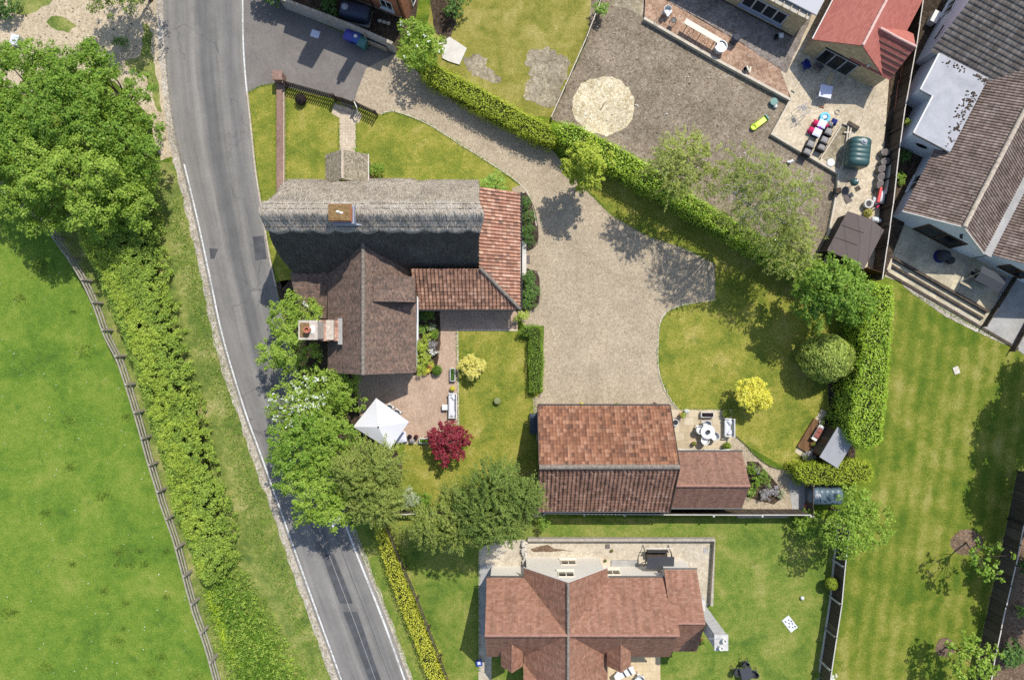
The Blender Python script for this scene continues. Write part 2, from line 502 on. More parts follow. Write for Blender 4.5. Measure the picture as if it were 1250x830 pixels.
M['brick_pave'] = pave_mat('brick_paving', (.37,.26,.185), (.46,.335,.25), (.30,.24,.18), 3.0, .6, .3, R(90), .012, dirt=.18)
M['path_pave'] = pave_mat('path_paving', (.46,.37,.27), (.56,.465,.35), (.36,.29,.21), 2.4, .5, .5, 0, .022, 0.0, .16)
M['flag'] = pave_mat('cream_flags', (.43,.345,.225), (.54,.455,.325), (.34,.27,.18), .85, .62, .5, 0, .008, .5, .16)
M['flag_wide'] = pave_mat('buff_slabs', (.52,.40,.24), (.57,.455,.29), (.38,.29,.17), .95, .5, .5, 0, .01, .0, .12)
M['crazy'] = gravel_mat('pale_screed', [(0.419,0.357,0.264),(0.483,0.422,0.321),(0.525,0.464,0.359),(0.565,0.510,0.407)], 9, .12, .3, .14)
M['salmon'] = gravel_mat('salmon_hardcore', [(0.280,0.168,0.107),(0.370,0.230,0.153),(0.430,0.281,0.194),(0.490,0.367,0.275)], 12, .22, .5, .25)
M['screed'] = gravel_mat('cream_screed', [(0.439,0.360,0.248),(0.525,0.439,0.313),(0.580,0.488,0.354),(0.647,0.561,0.419)], 10, .13, .3, .16)
M['terrace'] = pave_mat('stone_terrace', (.42,.37,.26), (.56,.49,.34), (.30,.26,.18), .9, .55, .5, R(27.5), .01, .5, .30)
M['stucco'] = simple('grey_stucco', (.47,.455,.43), .95, .1, .2, 2.5, bump=.4)
M['slab'] = simple('pale_concrete', (.55,.52,.46), .9, .1, .14, 1.5)
M['concrete'] = simple('grey_concrete', (.34,.33,.31), .9, .1, .22, 1.2)
M['patchy'] = gravel_mat('worn_ground', [(.20,.165,.10),(.29,.245,.165),(.34,.29,.20),(.42,.37,.28)], 12, .3, .5, .2)
M['red_brick'] = brick_mat('red_brick', (.36,.115,.055), (.46,.17,.085), (.42,.33,.26))
M['yellow_brick'] = brick_mat('yellow_brick', (.40,.31,.17), (.50,.40,.24), (.46,.42,.34))
M['wall_brick'] = pave_mat('wall_top_brick', (.20,.105,.08), (.27,.155,.12), (.33,.27,.225), 4.4, .95, .33, R(90), .03, dirt=.25)
M['render'] = simple('white_render', (.70,.71,.73), .85, .15, .05, .8)
def clad():
    t = NT('white_cladding', .6, .3); s = t.sep(t.pos)
    fr = t.math('FRACT', t.math('DIVIDE', s[2], .16)); n = t.noise(4, 4, .7)
    t.color(t.mul((.78,.735,.65), t.math('MULTIPLY', t.map(fr, 0, .16, .86, 1), t.map(n,.3,.7,.95,1.04)))).bump(fr, .5, .02); return t.m
M['clad'] = clad()
def clad2():
    t = NT('black_boarding', .7, .2); s = t.sep(t.pos)
    fr = t.math('FRACT', t.math('DIVIDE', s[2], .18))
    t.color(t.mul((.030,.028,.026), t.map(fr, 0, .16, .5, 1))).bump(fr, .5, .02); return t.m
M['black_board'] = clad2()

def thatch_mat(name, c0, c1, c2, moss, slope_shade=.8):
    t = NT(name, .98, .05)
    st = t.noise(1.0, 6, .72, t.mapping(t.uv, scale=(15, 2.2, 1)))
    st2 = t.noise(1.0, 5, .7, t.mapping(t.uv, scale=(42, 5, 1)))
    b = t.noise(.55, 6, .7, dist=.5); m = t.noise(1.6, 5, .65); fine = t.noise(16, 4, .75)
    f = t.math('ADD', t.math('MULTIPLY', st, .38), t.math('ADD', t.math('MULTIPLY', b, .42), t.math('MULTIPLY', st2, .22)))
    col = t.ramp(f, [(.41, c0), (.50, c1), (.60, c2)])
    col = t.mix(t.map(m, .56, .74, 0, .55), col, moss)
    col = t.mul(col, t.map(fine, .28, .72, .62, 1.35))
    # shade of the slope turned from the sun, painted into the colour
    shade_y = t.math('ADD', t.sep(t.pos)[1], t.map(m, .3, .7, -.5, .5))
    col = t.mix(t.map(shade_y, 7.6, 7.1, 0, slope_shade), col, t.mix(t.map(t.noise(.9, 5, .65, t.mapping(t.pos, loc=(2,8,1))), .52, .68, 0, .55), (.050,.046,.039), (.17,.16,.14)))
    h = t.math('ADD', t.math('MULTIPLY', st2, .4), t.math('ADD', t.math('MULTIPLY', fine, .7), t.math('MULTIPLY', m, .8)))
    t.color(col).bump(h, .9, .10)
    return t.m
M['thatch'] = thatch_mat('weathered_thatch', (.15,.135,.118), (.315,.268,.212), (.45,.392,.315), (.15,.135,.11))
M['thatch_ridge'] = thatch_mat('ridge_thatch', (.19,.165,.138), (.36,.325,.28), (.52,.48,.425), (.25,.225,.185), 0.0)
M['pantile'] = tile_mat('clay_pantiles', [(0.093,0.057,0.044),(0.221,0.099,0.058),(0.296,0.139,0.079),(0.353,0.176,0.105),(0.442,0.259,0.170)], .235, .32, (.52,.43,.33), .45, (.09,.068,.058), .6, .6, edge=.45, stag=False)
M['pantile_dark'] = tile_mat('old_clay_pantiles', [(.095,.065,.052),(.20,.110,.076),(.265,.145,.098),(.315,.18,.125),(.42,.27,.20)], .29, .32, (.48,.38,.30), .3, (.06,.045,.042), .5, .6, edge=.45, stag=False)
M['pantile_tan'] = tile_mat('tan_pantiles', [(0.131,0.088,0.068),(0.276,0.150,0.099),(0.366,0.197,0.127),(0.435,0.245,0.163),(0.580,0.367,0.260)], .29, .32, (.48,.38,.30), .3, (.06,.045,.042), .5, .6, edge=.45, stag=False)
M['pantile_orange'] = tile_mat('bright_pantiles', [(.14,.105,.085),(.33,.165,.110),(.41,.215,.145),(.46,.265,.185),(.55,.37,.27)], .25, .32, (.52,.44,.36), .3, (.09,.065,.06), .5, .6, edge=.40, stag=False)
M['plain'] = tile_mat('mottled_plain_tiles', [(.075,.056,.046),(.125,.090,.072),(.165,.112,.088),(.20,.128,.096),(.27,.18,.135)], .17, .11, (.40,.36,.29), .5, (.075,.062,.052), .5, .5, edge=.3)
M['plain_red'] = tile_mat('red_plain_tiles', [(0.197,0.096,0.064),(0.239,0.120,0.080),(0.269,0.138,0.090),(0.294,0.156,0.105),(0.328,0.184,0.129)], .24, .16, (.50,.38,.30), .12, (.20,.12,.09), .25, .4, edge=.28)
M['plain_brown'] = tile_mat('brown_plain_tiles', [(.165,.090,.064),(.215,.118,.084),(.25,.138,.098),(.285,.160,.115)], .17, .11, (.36,.28,.22), .15, (.11,.075,.06), .25, .4, edge=.28)
M['mossy'] = tile_mat('mossy_porch_tiles', [(.12,.095,.060),(.20,.165,.11),(.27,.225,.15),(.34,.28,.20)], .2, .16, (.50,.46,.36), .6, (.06,.048,.03), .5, .5, edge=.35, lt=.50)
M['newtile'] = tile_mat('new_red_tiles', [(.33,.105,.080),(.38,.130,.100),(.42,.150,.115)], .30, .16, (.55,.3,.22), .05, (.36,.10,.07), .2, .4, edge=.30, jit=.05, moss=0)
M['roman'] = tile_mat('brown_roman_tiles', [(.13,.094,.074),(.19,.138,.110),(.24,.178,.145),(.30,.235,.20)], .21, .36, (.62,.58,.52), .75, (.10,.065,.05), .4, .5, edge=.45, stag=False)
M['roman_grey'] = tile_mat('grey_roman_tiles', [(.115,.098,.084),(.165,.142,.120),(.205,.178,.152),(.25,.215,.185)], .30, .36, (.62,.58,.52), .6, (.09,.055,.04), .35, .5, edge=.62, stag=False)
M['ridge_grey'] = simple('ridge_tile_grey', (.205,.175,.145), .9, .1, .45, 5)
M['ridge_red'] = simple('ridge_tile_red', (.30,.165,.125), .9, .1, .25, 4)
M['ridge_pale'] = simple('ridge_tile_pale', (.44,.37,.29), .9, .1, .3, 4)
M['ridge_pink'] = simple('ridge_tile_pink', (.62,.40,.34), .9, .1, .1, 4)
M['slate'] = simple('dark_felt', (.075,.07,.068), .9, .15, .25, 2)
M['felt'] = simple('grey_roof_felt', (.285,.285,.30), .8, .2, .08, 1.0)
M['felt_brown'] = wood_mat('brown_shed_felt', (.125,.100,.092), .9, 0, .10, .85, .25)
def flatroof():
    t = NT('flat_roof_membrane', .6, .3); a = t.noise(.5, 5, .65, dist=1.0); b = t.noise(3.2, 6, .75)
    col = t.ramp(a, [(.3,(.27,.278,.30)),(.5,(.33,.335,.355)),(.7,(.39,.39,.41))])
    t.color(t.mul(col, t.map(b,.3,.7,.92,1.06))); return t.m
M['flatroof'] = flatroof()
M['membrane'] = simple('pale_roof_sheet', (.38,.38,.395), .6, .3, .05, .7)
M['lead'] = simple('lead_flashing', (.24,.27,.34), .55, .4, .15, 2)
M['lichen'] = simple('lichen_tiles', (.20,.125,.055), .9, .1, .6, 6)
M['mortar'] = simple('stained_mortar', (.46,.40,.33), .95, .1, .4, 5)
M['pot'] = simple('terracotta', (.40,.15,.09), .8, .2, .2, 5)
M['white'] = simple('white_paint', (.60,.60,.585), .5, .35, .04, 2)
M['offwhite'] = simple('aged_white_paint', (.66,.64,.58), .6, .3, .10, 3)
M['fabric_white'] = simple('white_canvas', (.60,.60,.62), .85, .1, .03, 1)
M['gutter'] = simple('black_plastic', (.022,.022,.024), .45, .4, .1, 2)
M['black'] = simple('black_metal', (.018,.018,.018), .5, .4, .2, 3)
M['charcoal'] = simple('charcoal_fabric', (.055,.058,.066), .85, .15, .12, 3)
M['grey_fab'] = simple('grey_cushion', (.27,.255,.245), .9, .1, .1, 4)
M['lilac'] = simple('pale_lilac_panel', (.58,.58,.70), .6, .3, .04, 2)
M['steel'] = simple('brushed_steel', (.55,.56,.58), .35, .5, .05, 3, metal=.7)
M['grey_metal'] = simple('grey_metal', (.35,.36,.37), .5, .4, .1, 3)
M['glass'] = simple('dark_glass', (.012,.014,.018), .06, .6, .05, 1)
M['frame_grey'] = simple('grey_frame', (.34,.35,.37), .5, .4, .04, 2)
M['timber'] = wood_mat('weathered_timber', (.36,.31,.24), .15, 0, .2)
M['fence_wood'] = simple('fence_rail_wood', (.32,.285,.23), .9, .1, .28, 3)
M['dark_fence'] = wood_mat('dark_fence_board', (.085,.066,.050), .14, 0, .3)
M['brown_wood'] = wood_mat('brown_stained_deck', (.145,.078,.036), .13, 0, .2)
M['fence_top'] = simple('fence_capping', (.52,.48,.42), .9, .1, .2, 3)
M['conc_post'] = simple('concrete_post', (.48,.46,.42), .9, .1, .15, 3)
M['oak'] = wood_mat('oak_frame', (.52,.40,.23), .12, 2, .15)
M['sleeper'] = simple('sleeper_wood', (.50,.44,.35), .9, .1, .2, 2)
M['cream_wood'] = wood_mat('cream_plank', (.74,.66,.52), .18, 1, .06)
M['dark_wood'] = wood_mat('dark_riser', (.075,.058,.045), .2, 0, .2)
M['log'] = simple('grey_log', (.20,.185,.17), .95, .1, .35, 3, bump=.5)
M['oil_green'] = simple('green_plastic_tank', (.035,.085,.082), .4, .4, .1, 1)
M['oil_blue'] = simple('slate_blue_plastic_tank', (.085,.125,.155), .4, .4, .15, 1)
M['oil_navy'] = simple('navy_plastic_tank', (.030,.045,.075), .4, .4, .15, 1)
M['blue'] = simple('blue_plastic', (.03,.07,.30), .4, .4, .05, 1)
M['violet'] = simple('blue_violet_plastic', (.06,.06,.30), .45, .4, .05, 1)
M['teal'] = simple('green_bin_plastic', (.05,.17,.15), .45, .4, .05, 1)
M['sky_blue'] = simple('light_blue_plastic', (.12,.50,.75), .4, .4, .05, 1)
M['lime'] = simple('lime_plastic', (.60,.78,.06), .4, .4, .05, 1)
M['red'] = simple('red_plastic', (.62,.05,.05), .45, .4, .05, 1)
M['crimson'] = simple('crimson_fabric', (.55,.03,.12), .8, .2, .1, 2)
M['magenta'] = simple('purple_fabric', (.22,.02,.28), .8, .2, .1, 2)
M['navy'] = simple('navy_fabric', (.02,.03,.16), .8, .2, .1, 2)
M['cushion_red'] = simple('faded_red_cushion', (.27,.10,.08), .9, .1, .1, 2)
M['orange'] = simple('orange_plastic', (.75,.18,.05), .5, .3, .1, 2)
M['wall_stone'] = simple('weathered_wall_stone', (.36,.32,.265), .95, .1, .3, 4, bump=.4)
M['stone'] = simple('pale_stone', (.52,.48,.41), .95, .1, .3, 5, bump=.5)
M['moss_stone'] = simple('mossy_stone', (.20,.22,.10), .95, .1, .4, 5, bump=.5)
M['mat'] = simple('door_mat', (.14,.12,.11), .95, .05, .15, 6)
M['wicker'] = simple('black_rattan', (.016,.016,.018), .7, .3, .3, 14)

# leaves: dark, mid, light
M['leaf_bright'] = leaf_mat('bright_leaves', (0.104,0.203,0.025), (0.196,0.333,0.037), (0.311,0.454,0.063))
M['leaf_hedge'] = leaf_mat('hedgerow_leaves', (0.145,0.244,0.045), (0.307,0.442,0.065), (0.543,0.658,0.101))
M['leaf_lime'] = leaf_mat('lime_leaves', (0.235,0.359,0.040), (0.382,0.497,0.059), (0.558,0.636,0.119))
M['leaf_light'] = leaf_mat('light_green_leaves', (0.142,0.254,0.031), (0.259,0.395,0.044), (0.400,0.526,0.089))
M['leaf_olive'] = leaf_mat('olive_feathery_leaves', (0.156,0.223,0.040), (0.283,0.348,0.067), (0.438,0.483,0.124))
M['leaf_willow'] = leaf_mat('grey_green_leaves', (0.114,0.187,0.035), (0.210,0.293,0.055), (0.343,0.419,0.104))
M['leaf_laurel'] = leaf_mat('laurel_leaves', (0.190,0.350,0.032), (0.363,0.549,0.046), (0.631,0.782,0.089), spec=.4, rough=.4)
M['leaf_beech'] = leaf_mat('yellow_green_hedge_leaves', (0.247,0.342,0.025), (0.402,0.498,0.040), (0.590,0.653,0.082))
M['leaf_box'] = leaf_mat('box_hedge_leaves', (0.100,0.210,0.028), (0.202,0.352,0.039), (0.353,0.506,0.061))
M['leaf_dark'] = leaf_mat('dark_shrub_leaves', (0.052,0.136,0.028), (0.107,0.227,0.042), (0.200,0.340,0.070), spec=.4)
M['leaf_birch'] = leaf_mat('birch_leaves', (0.201,0.270,0.055), (0.332,0.392,0.087), (0.486,0.527,0.145))
M['leaf_gold'] = leaf_mat('golden_leaves', (0.650,0.605,0.050), (0.806,0.745,0.090), (0.850,0.850,0.200))
M['leaf_pale_gold'] = leaf_mat('pale_golden_leaves', (0.588,0.550,0.098), (0.735,0.680,0.168), (0.840,0.780,0.280))
M['leaf_yellow_hedge'] = leaf_mat('yellow_hedge_leaves', (0.397,0.430,0.035), (0.608,0.618,0.061), (0.782,0.780,0.120))
M['leaf_maple'] = leaf_mat('crimson_maple_leaves', (0.121,0.009,0.020), (0.208,0.018,0.033), (0.296,0.038,0.055), trans=.25)
M['leaf_purple'] = leaf_mat('purple_leaves', (0.022,0.012,0.016), (0.040,0.020,0.028), (0.060,0.030,0.040), trans=.15)
M['leaf_topiary'] = leaf_mat('variegated_ball_leaves', (0.220,0.290,0.053), (0.399,0.490,0.097), (0.637,0.736,0.195))
M['leaf_conifer'] = leaf_mat('golden_conifer_sprays', (0.210,0.302,0.024), (0.349,0.436,0.039), (0.506,0.570,0.079))
M['leaf_pale'] = leaf_mat('pale_glaucous_leaves', (0.280,0.345,0.190), (0.438,0.495,0.304), (0.595,0.630,0.456))
M['leaf_silver'] = leaf_mat('silver_leaves', (0.280,0.285,0.285), (0.438,0.420,0.437), (0.630,0.585,0.646))
M['leaf_ivy'] = leaf_mat('ivy_leaves', (0.118,0.225,0.049), (0.262,0.427,0.074), (0.447,0.608,0.124))
M['straw'] = None
M['petal_white'] = leaf_mat('white_blossom', (0.660,0.680,0.580), (0.760,0.770,0.700), (0.840,0.840,0.800), trans=.2)
M['petal_pink'] = leaf_mat('pink_blossom', (0.420,0.260,0.200), (0.520,0.360,0.280), (0.620,0.480,0.380), trans=.2)
M['petal_red'] = leaf_mat('red_flowers', (0.300,0.080,0.060), (0.450,0.140,0.080), (0.500,0.250,0.120), trans=.2)
M['blade'] = leaf_mat('grass_blades', (0.098,0.227,0.021), (0.189,0.344,0.034), (0.328,0.473,0.077), trans=.3, brown=0.0)
M['tuft'] = leaf_mat('tuft_blades', (0.086,0.154,0.018), (0.132,0.209,0.026), (0.184,0.253,0.039), trans=.3, brown=0.0)
M['blade_lime'] = leaf_mat('lush_grass_blades', (0.284,0.452,0.027), (0.446,0.622,0.039), (0.689,0.792,0.078), trans=.3, brown=0.0)
M['blade_straw'] = leaf_mat('straw_blades', (0.300,0.255,0.090), (0.450,0.390,0.150), (0.600,0.525,0.240), trans=.2, brown=0.0)
def straw_mat(name='loose_straw', slope_shade=.8):
    t = NT(name, .95, .08); r = t.geo.outputs['Random Per Island']
    b = t.noise(.6, 5, .65); m = t.noise(1.6, 5, .65)
    col = t.ramp(t.math('ADD', t.math('MULTIPLY', r, .35), t.math('MULTIPLY', b, .65)), [(.25, (.25,.208,.16)), (.52, (.41,.355,.285)), (.8, (.56,.50,.415))])
    shade_y = t.math('ADD', t.sep(t.pos)[1], t.map(m, .3, .7, -.5, .5))
    col = t.mix(t.map(shade_y, 7.6, 7.1, 0, slope_shade), col, t.mix(r, (.025,.023,.019), (.085,.078,.066)))  # straw past the ridge painted dark to stand in for shade
    t.color(col); return t.m
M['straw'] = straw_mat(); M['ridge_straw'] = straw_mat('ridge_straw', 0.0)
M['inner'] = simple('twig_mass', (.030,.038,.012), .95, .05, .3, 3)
M['trunk'] = simple('tree_bark', (.13,.10,.075), .95, .05, .3, 6, bump=.6)
M['trunk_pale'] = simple('silver_birch_bark', (.55,.52,.47), .9, .1, .3, 6, bump=.4)

# ================================================================ camera, sun, sky
cam = bpy.data.cameras.new('camera'); camo = bpy.data.objects.new('camera', cam); COL.objects.link(camo)
camo.location = (0, 0, H); camo.rotation_euler = (0, 0, 0)
cam.sensor_width = 36; cam.lens = 36*H/(1250/K); cam.clip_end = 3000; cam.clip_start = .5
SC.camera = camo
sd = Vector((-.356, -.606, -1.0)).normalized()
sun = bpy.data.lights.new('sun', 'SUN'); sun.energy = 3.75; sun.angle = R(.53); sun.color = (1, .955, .88)
suno = bpy.data.objects.new('sun', sun); COL.objects.link(suno)
suno.rotation_euler = sd.to_track_quat('-Z', 'Y').to_euler()
suno.location = (20, 30, 60)
wd = bpy.data.worlds.new('World'); SC.world = wd; wd.use_nodes = True
nt = wd.node_tree; nt.nodes.clear()
sky = nt.nodes.new('ShaderNodeTexSky'); sky.sky_type = 'NISHITA'; sky.sun_disc = False
sky.sun_elevation = R(54.9); sky.sun_rotation = math.atan2(.356, .606)
sky.air_density = 1.0; sky.dust_density = 1.0
bg = nt.nodes.new('ShaderNodeBackground'); bg.inputs[1].default_value = .15
wo = nt.nodes.new('ShaderNodeOutputWorld')
nt.links.new(sky.outputs[0], bg.inputs[0]); nt.links.new(bg.outputs[0], wo.inputs[0])
SC.view_settings.view_transform = 'Standard'; SC.view_settings.look = 'None'
SC.view_settings.exposure = .38; SC.view_settings.gamma = 1
SC.render.engine = 'CYCLES'
SC.cycles.max_bounces = 6; SC.cycles.diffuse_bounces = 3; SC.cycles.transmission_bounces = 3
SC.cycles.use_denoising = False
SC.render.film_transparent = False

# ================================================================ the ground
Z = .004
g = MB(); S_ = 420
g.add([(-S_,-S_,0),(S_,-S_,0),(S_,S_,0),(-S_,S_,0)], [(0,1,2,3)])
o = g.build('ground', M['ground']); o['kind'] = 'structure'

sheet('meadow', [(-500,150),(20,255),(62,283),(95,325),(128,395),(150,455),(172,525),(200,610),(224,690),(262,830),(300,960),(300,1150),(-500,1150)], Z*1, M['meadow'], jit=.06, smooth=False)
sheet('verge', [(62,283),(100,240),(190,200),(224,195),(244,280),(260,345),(300,490),(322,560),(350,640),(390,752),(420,830),(475,980),(300,960),(262,830),(224,690),(200,610),(172,525),(150,455),(128,395),(95,325)], Z*2, M['verge'], jit=.06)
sheet('sandy_ground', [(-500,-350),(206,-350),(205,60),(216,160),(214,190),(196,195),(180,140),(140,100),(60,80),(40,120),(-30,95),(-500,80)], Z*3, M['sandy'], jit=.12)
sheet('lawn_patch', [(38,-10),(70,-8),(52,10),(28,18),(12,12),(18,-6)], Z*4, M['verge'], jit=.15, smooth=True)
sheet('lawn_patch', [(70,20),(85,24),(92,32),(84,40),(70,37),(58,28),(62,20)], Z*4, M['verge'], jit=.15, smooth=True)
sheet('lawn_patch', [(176,30),(184,34),(186,70),(192,100),(196,140),(186,120),(180,95),(164,88),(150,78),(160,70),(174,66)], Z*4, M['verge'], jit=.18, smooth=True)

# road ribbon with uv: u across, v along
Lp = [(198,-420),(198,-120),(199,0),(201,60),(206,115),(213,165),(220,197),(236,262),(252,335),(268,410),(294,497),(316,558),(344,637),(385,752),(414,832),(468,985),(560,1240)]
Rp = [(298,-420),(298,-120),(298,0),(299,60),(303,112),(308,160),(313,208),(321,258),(331,318),(342,370),(364,455),(387,528),(427,642),(470,750),(500,832),(556,985),(650,1240)]
NS = 160
def along(pts, n):
    q = resample(pts, 4, False, True)
    ls = [0]
    for i in range(1, len(q)): ls.append(ls[-1]+(q[i]-q[i-1]).length)
    out = []
    for k in range(n+1):
        t = ls[-1]*k/n; i = max(j for j in range(len(ls)) if ls[j] <= t+1e-9); i = min(i, len(q)-2)
        f = (t-ls[i])/(ls[i+1]-ls[i]); out.append(q[i].lerp(q[i+1], f))
    return out, ls[-1]
La, LL = along(Lp, NS); Ra, _ = along(Rp, NS)
La = [Vector(G(*p)) for p in La]; Ra = [Vector(G(*p)) for p in Ra]
mb = MB(); NC = 10
for i in range(NS+1):
    for j in range(NC+1):
        p = La[i].lerp(Ra[i], j/NC)
        camber = .05*math.sin(math.pi*j/NC)
        mb.v.append((p.x, p.y, Z*6+camber))
for i in range(NS):
    for j in range(NC):
        a = i*(NC+1)+j
        mb.uv[len(mb.f)] = [(j/NC, -i*LL/NS/K), (j/NC, -(i+1)*LL/NS/K), ((j+1)/NC, -(i+1)*LL/NS/K), ((j+1)/NC, -i*LL/NS/K)]
        mb.f.append((a, a+NC+1, a+NC+2, a+1))
o = mb.build('road', M['road'], smooth=True); o['kind'] = 'structure'
def rp(px):                                            # x on a road edge at photo row
    pass
def lane_pt(i, u, dz=0):
    p = La[i].lerp(Ra[i], u); return (p.x, p.y, Z*6+.05*math.sin(math.pi*u)+dz)
def row(y):                                            # ribbon row nearest a photo row
    wy = (415-y)/K
    return min(range(NS+1), key=lambda i: abs((La[i].y+Ra[i].y)/2-wy))
def paint(name, u0, u1, y0, y1, mat, dz=.006):
    mb = MB(); i0, i1 = row(y0), row(y1)
    for i in range(i0, i1+1):
        w = (u1-u0)*.12*math.sin(i*12.9)*(.5 if mat is M['paint'] else 1)
        mb.v += [lane_pt(i, u0+w*.5, dz), lane_pt(i, (u0+u1)/2, dz), lane_pt(i, u1-w*.5, dz)]
    for k in range(i1-i0):
        a = k*3
        mb.f += [(a,a+3,a+4,a+1),(a+1,a+4,a+5,a+2)]
    o = mb.build(name, mat); o['kind'] = 'structure'
paint('edge_line', .034, .058, 196, 1150, M['paint'])
paint('edge_line', .975, .992, -300, 120, M['paint'])
paint('edge_line', .930, .958, 640, 1150, M['paint'])
paint('centre_joint', .530, .536, 640, 1150, M['concrete'], .010)
paint('road_joint', .735, .742, 640, 1150, M['tar'], .010)
paint('tar_repair', .43, .60, 678, 731, M['tar'], .007)
paint('tar_repair', .43, .62, 742, 880, M['tar'], .007)
sheet('tar_repair', [(256,303),(267,304),(262,316),(257,316)], Z*6+.04, M['tar'], jit=.02)
sheet('tar_repair', [(309,289),(322,288),(326,316),(312,318)], Z*6+.04, M['tar'], jit=.02)
# gravel shoulders
mb = MB()
sh = [Vector(G(p[0]-3, p[1])) for p in Lp]; strip_along(mb, jitter(resample([(p.x,p.y) for p in sh], .5, False), .12, 3.3), .62, -.02, Z*5)
o = mb.build('road_shoulder', M['shoulder']); o['kind'] = 'structure'
mb = MB()
sh = [Vector(G(p[0]+2.5, p[1])) for p in Rp if p[1] >= 600]; strip_along(mb, jitter(resample([(p.x,p.y) for p in sh], .5, False), .06, 1.3), .34, -.02, Z*5)
o = mb.build('road_shoulder', M['shoulder']); o['kind'] = 'structure'
mb = MB()
kp = [(301,112),(306,160),(311,208),(319,258),(329,318),(336,350)]
strip_along(mb, resample([G(p[0]+1.2,p[1]) for p in kp], .5, False), .12, -.02, .09)
o = mb.build('kerb', M['ridge_pale']); o['kind'] = 'structure'

sheet('lane', [(298,-300),(298,0),(298.5,60),(303,113),(318,105),(337,102),(352,107),(410,122),(430,134),(436,112),(447,84),(482,66),(350,12),(346,-60),(346,-300)], Z*5, M['asphalt'], jit=.0)
sheet('front_lawn', [(303,114),(318,106),(337,103),(352,108),(410,123),(440,133),(465,140),(480,136),(520,151),(560,176),(600,201),(635,228),(640,250),(590,262),(420,262),(345,352),(331,318),(321,258),(313,208),(308,160)], Z*2, M['lawn'], jit=.02)
sheet('side_ground', [(336,345),(420,330),(520,380),(508,455),(445,455),(445,520),(480,540),(505,600),(470,640),(430,640),(388,526),(365,452),(345,375)], Z*2, M['soil'], jit=.05)
sheet('gravel_driveway', [(436,112),(447,83),(481,66),(520,96),(560,118),(610,146),(670,178),(705,222),(745,262),(790,288),(835,303),(873,322),(873,366),(840,371),(816,379),(805,396),(803,440),(807,464),(816,484),(828,499),(826,540),(655,540),(650,486),(662,478),(664,398),(640,398),(630,380),(625,230),(637,226),(600,200),(560,175),(520,150),(480,136),(465,140),(440,131),(432,122)], Z*4, M['gravel'], jit=.015, step=.5)
sheet('hedge_strip', [(690,190),(720,200),(900,290),(1010,360),(1040,420),(1040,560),(980,575),(960,572),(905,540),(890,520),(892,500),(828,500),(816,484),(807,464),(803,440),(805,396),(816,379),(840,371),(873,366),(873,322),(835,303),(790,288),(745,262),(712,226)], Z*3, M['lawn'], jit=.02)
# edging between drive and lawn
def edging(name, px, w=.09, h=.05, mat='dark_wood', sm=True):
    mb = MB(); strip_along(mb, resample([G(*p) for p in px], .4, False, sm), w, -.02, h)
    o = mb.build(name, M[mat]); o['kind'] = 'structure'
edging('lawn_edging', [(873,366),(840,371),(816,379),(805,396),(803,440),(807,464),(816,484),(828,499)], mat='sleeper')
edging('lawn_edging', [(465,140),(480,136),(520,150.5),(560,175.5),(600,200.5),(637,227),(650,250),(655,276)], mat='sleeper')
edging('lawn_edging', [(894,529),(908,541),(922,556),(940,569),(958,573),(968,570)])
sheet('garden_lawn', [(556,400),(648,400),(652,480),(656,500),(660,640),(480,640),(490,580),(495,530),(520,522),(558,522)], Z*3, M['lawn'], jit=.02)
sheet('cottage_terrace', [(430,420),(508,455),(520,375),(632,375),(632,402.5),(558.5,402.5),(560,541),(482,541),(440,520)], Z*4, M['brick_pave'], jit=0)
edging('terrace_edging', [(632,403),(558.5,403),(560,541),(484,541)], .12, .025, 'sleeper', False)
sheet('flower_bed', [(508,378),(537,378),(538,420),(532,455),(505,458)], Z*5, M['soil'], jit=.03)
sheet('flower_bed', [(632,235),(641,236),(650,252),(656,280),(655,297),(645,305),(632,306)], Z*5, M['soil'], smooth=True, jit=.02)
sheet('flower_bed', [(634,330),(650,330),(657,336),(657,372),(650,379),(634,378)], Z*5, M['soil'], smooth=True, jit=.02)
edging('bed_edging', [(641,235),(651,252),(656.5,280),(655.5,298),(645,306)], .07, .06)
edging('bed_edging', [(646,329.5),(655,331.5),(658,340),(657.5,370),(650,379.5)], .07, .06)
sheet('entrance_step', [(408,126),(436,135),(442,140),(438,151),(434,149),(412,143),(405,139)], Z*5, M['path_pave'], jit=0)
sheet('garden_path', [(414.5,140),(434.5,147),(434.5,200),(414.5,200)], Z*6, M['path_pave'], jit=0)
# neighbours to the north
sheet('north_lawn', [(548,-120),(735,-120),(733,0),(715,50),(690,105),(674,144),(640,140),(600,120),(560,98),(535,80),(520,40)], Z*2, M['lawn_dry'], jit=.03)
sheet('worn_ground', [(645,64),(662,60),(688,66),(696,76),(690,100),(676,132),(660,130),(640,118),(648,100),(644,82)], Z*4, M['patchy'], jit=.24, smooth=True, step=.16)
sheet('worn_ground', [(566,72),(582,66),(594,74),(596,84),(612,98),(600,102),(580,92)], Z*4, M['patchy'], jit=.24, smooth=True, step=.16)
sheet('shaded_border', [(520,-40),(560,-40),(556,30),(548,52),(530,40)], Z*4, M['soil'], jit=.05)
sheet('bare_earth', [(735,-160),(1100,-160),(1090,330),(1050,335),(1004,330),(890,285),(800,215),(720,165),(672,146),(692,104),(718,48)], Z*3, M['dirt'], jit=.03)
sheet('sand_circle', [(737+37.5*math.cos(a*2*math.pi/20), 130+36*math.sin(a*2*math.pi/20)) for a in range(20)], Z*5, M['circle'], jit=.15, smooth=True, step=.2)
sheet('grey_spill', [(744,4),(760,-6),(790,-4),(784,20),(768,14),(756,10)], Z*5, M['patchy'], jit=.12, smooth=True)
TZ = .26
sheet('brick_terrace', [(790,-60),(786,22),(872,72),(962,121),(956,90),(905,56),(800,-4)], TZ, M['salmon'], jit=.0)
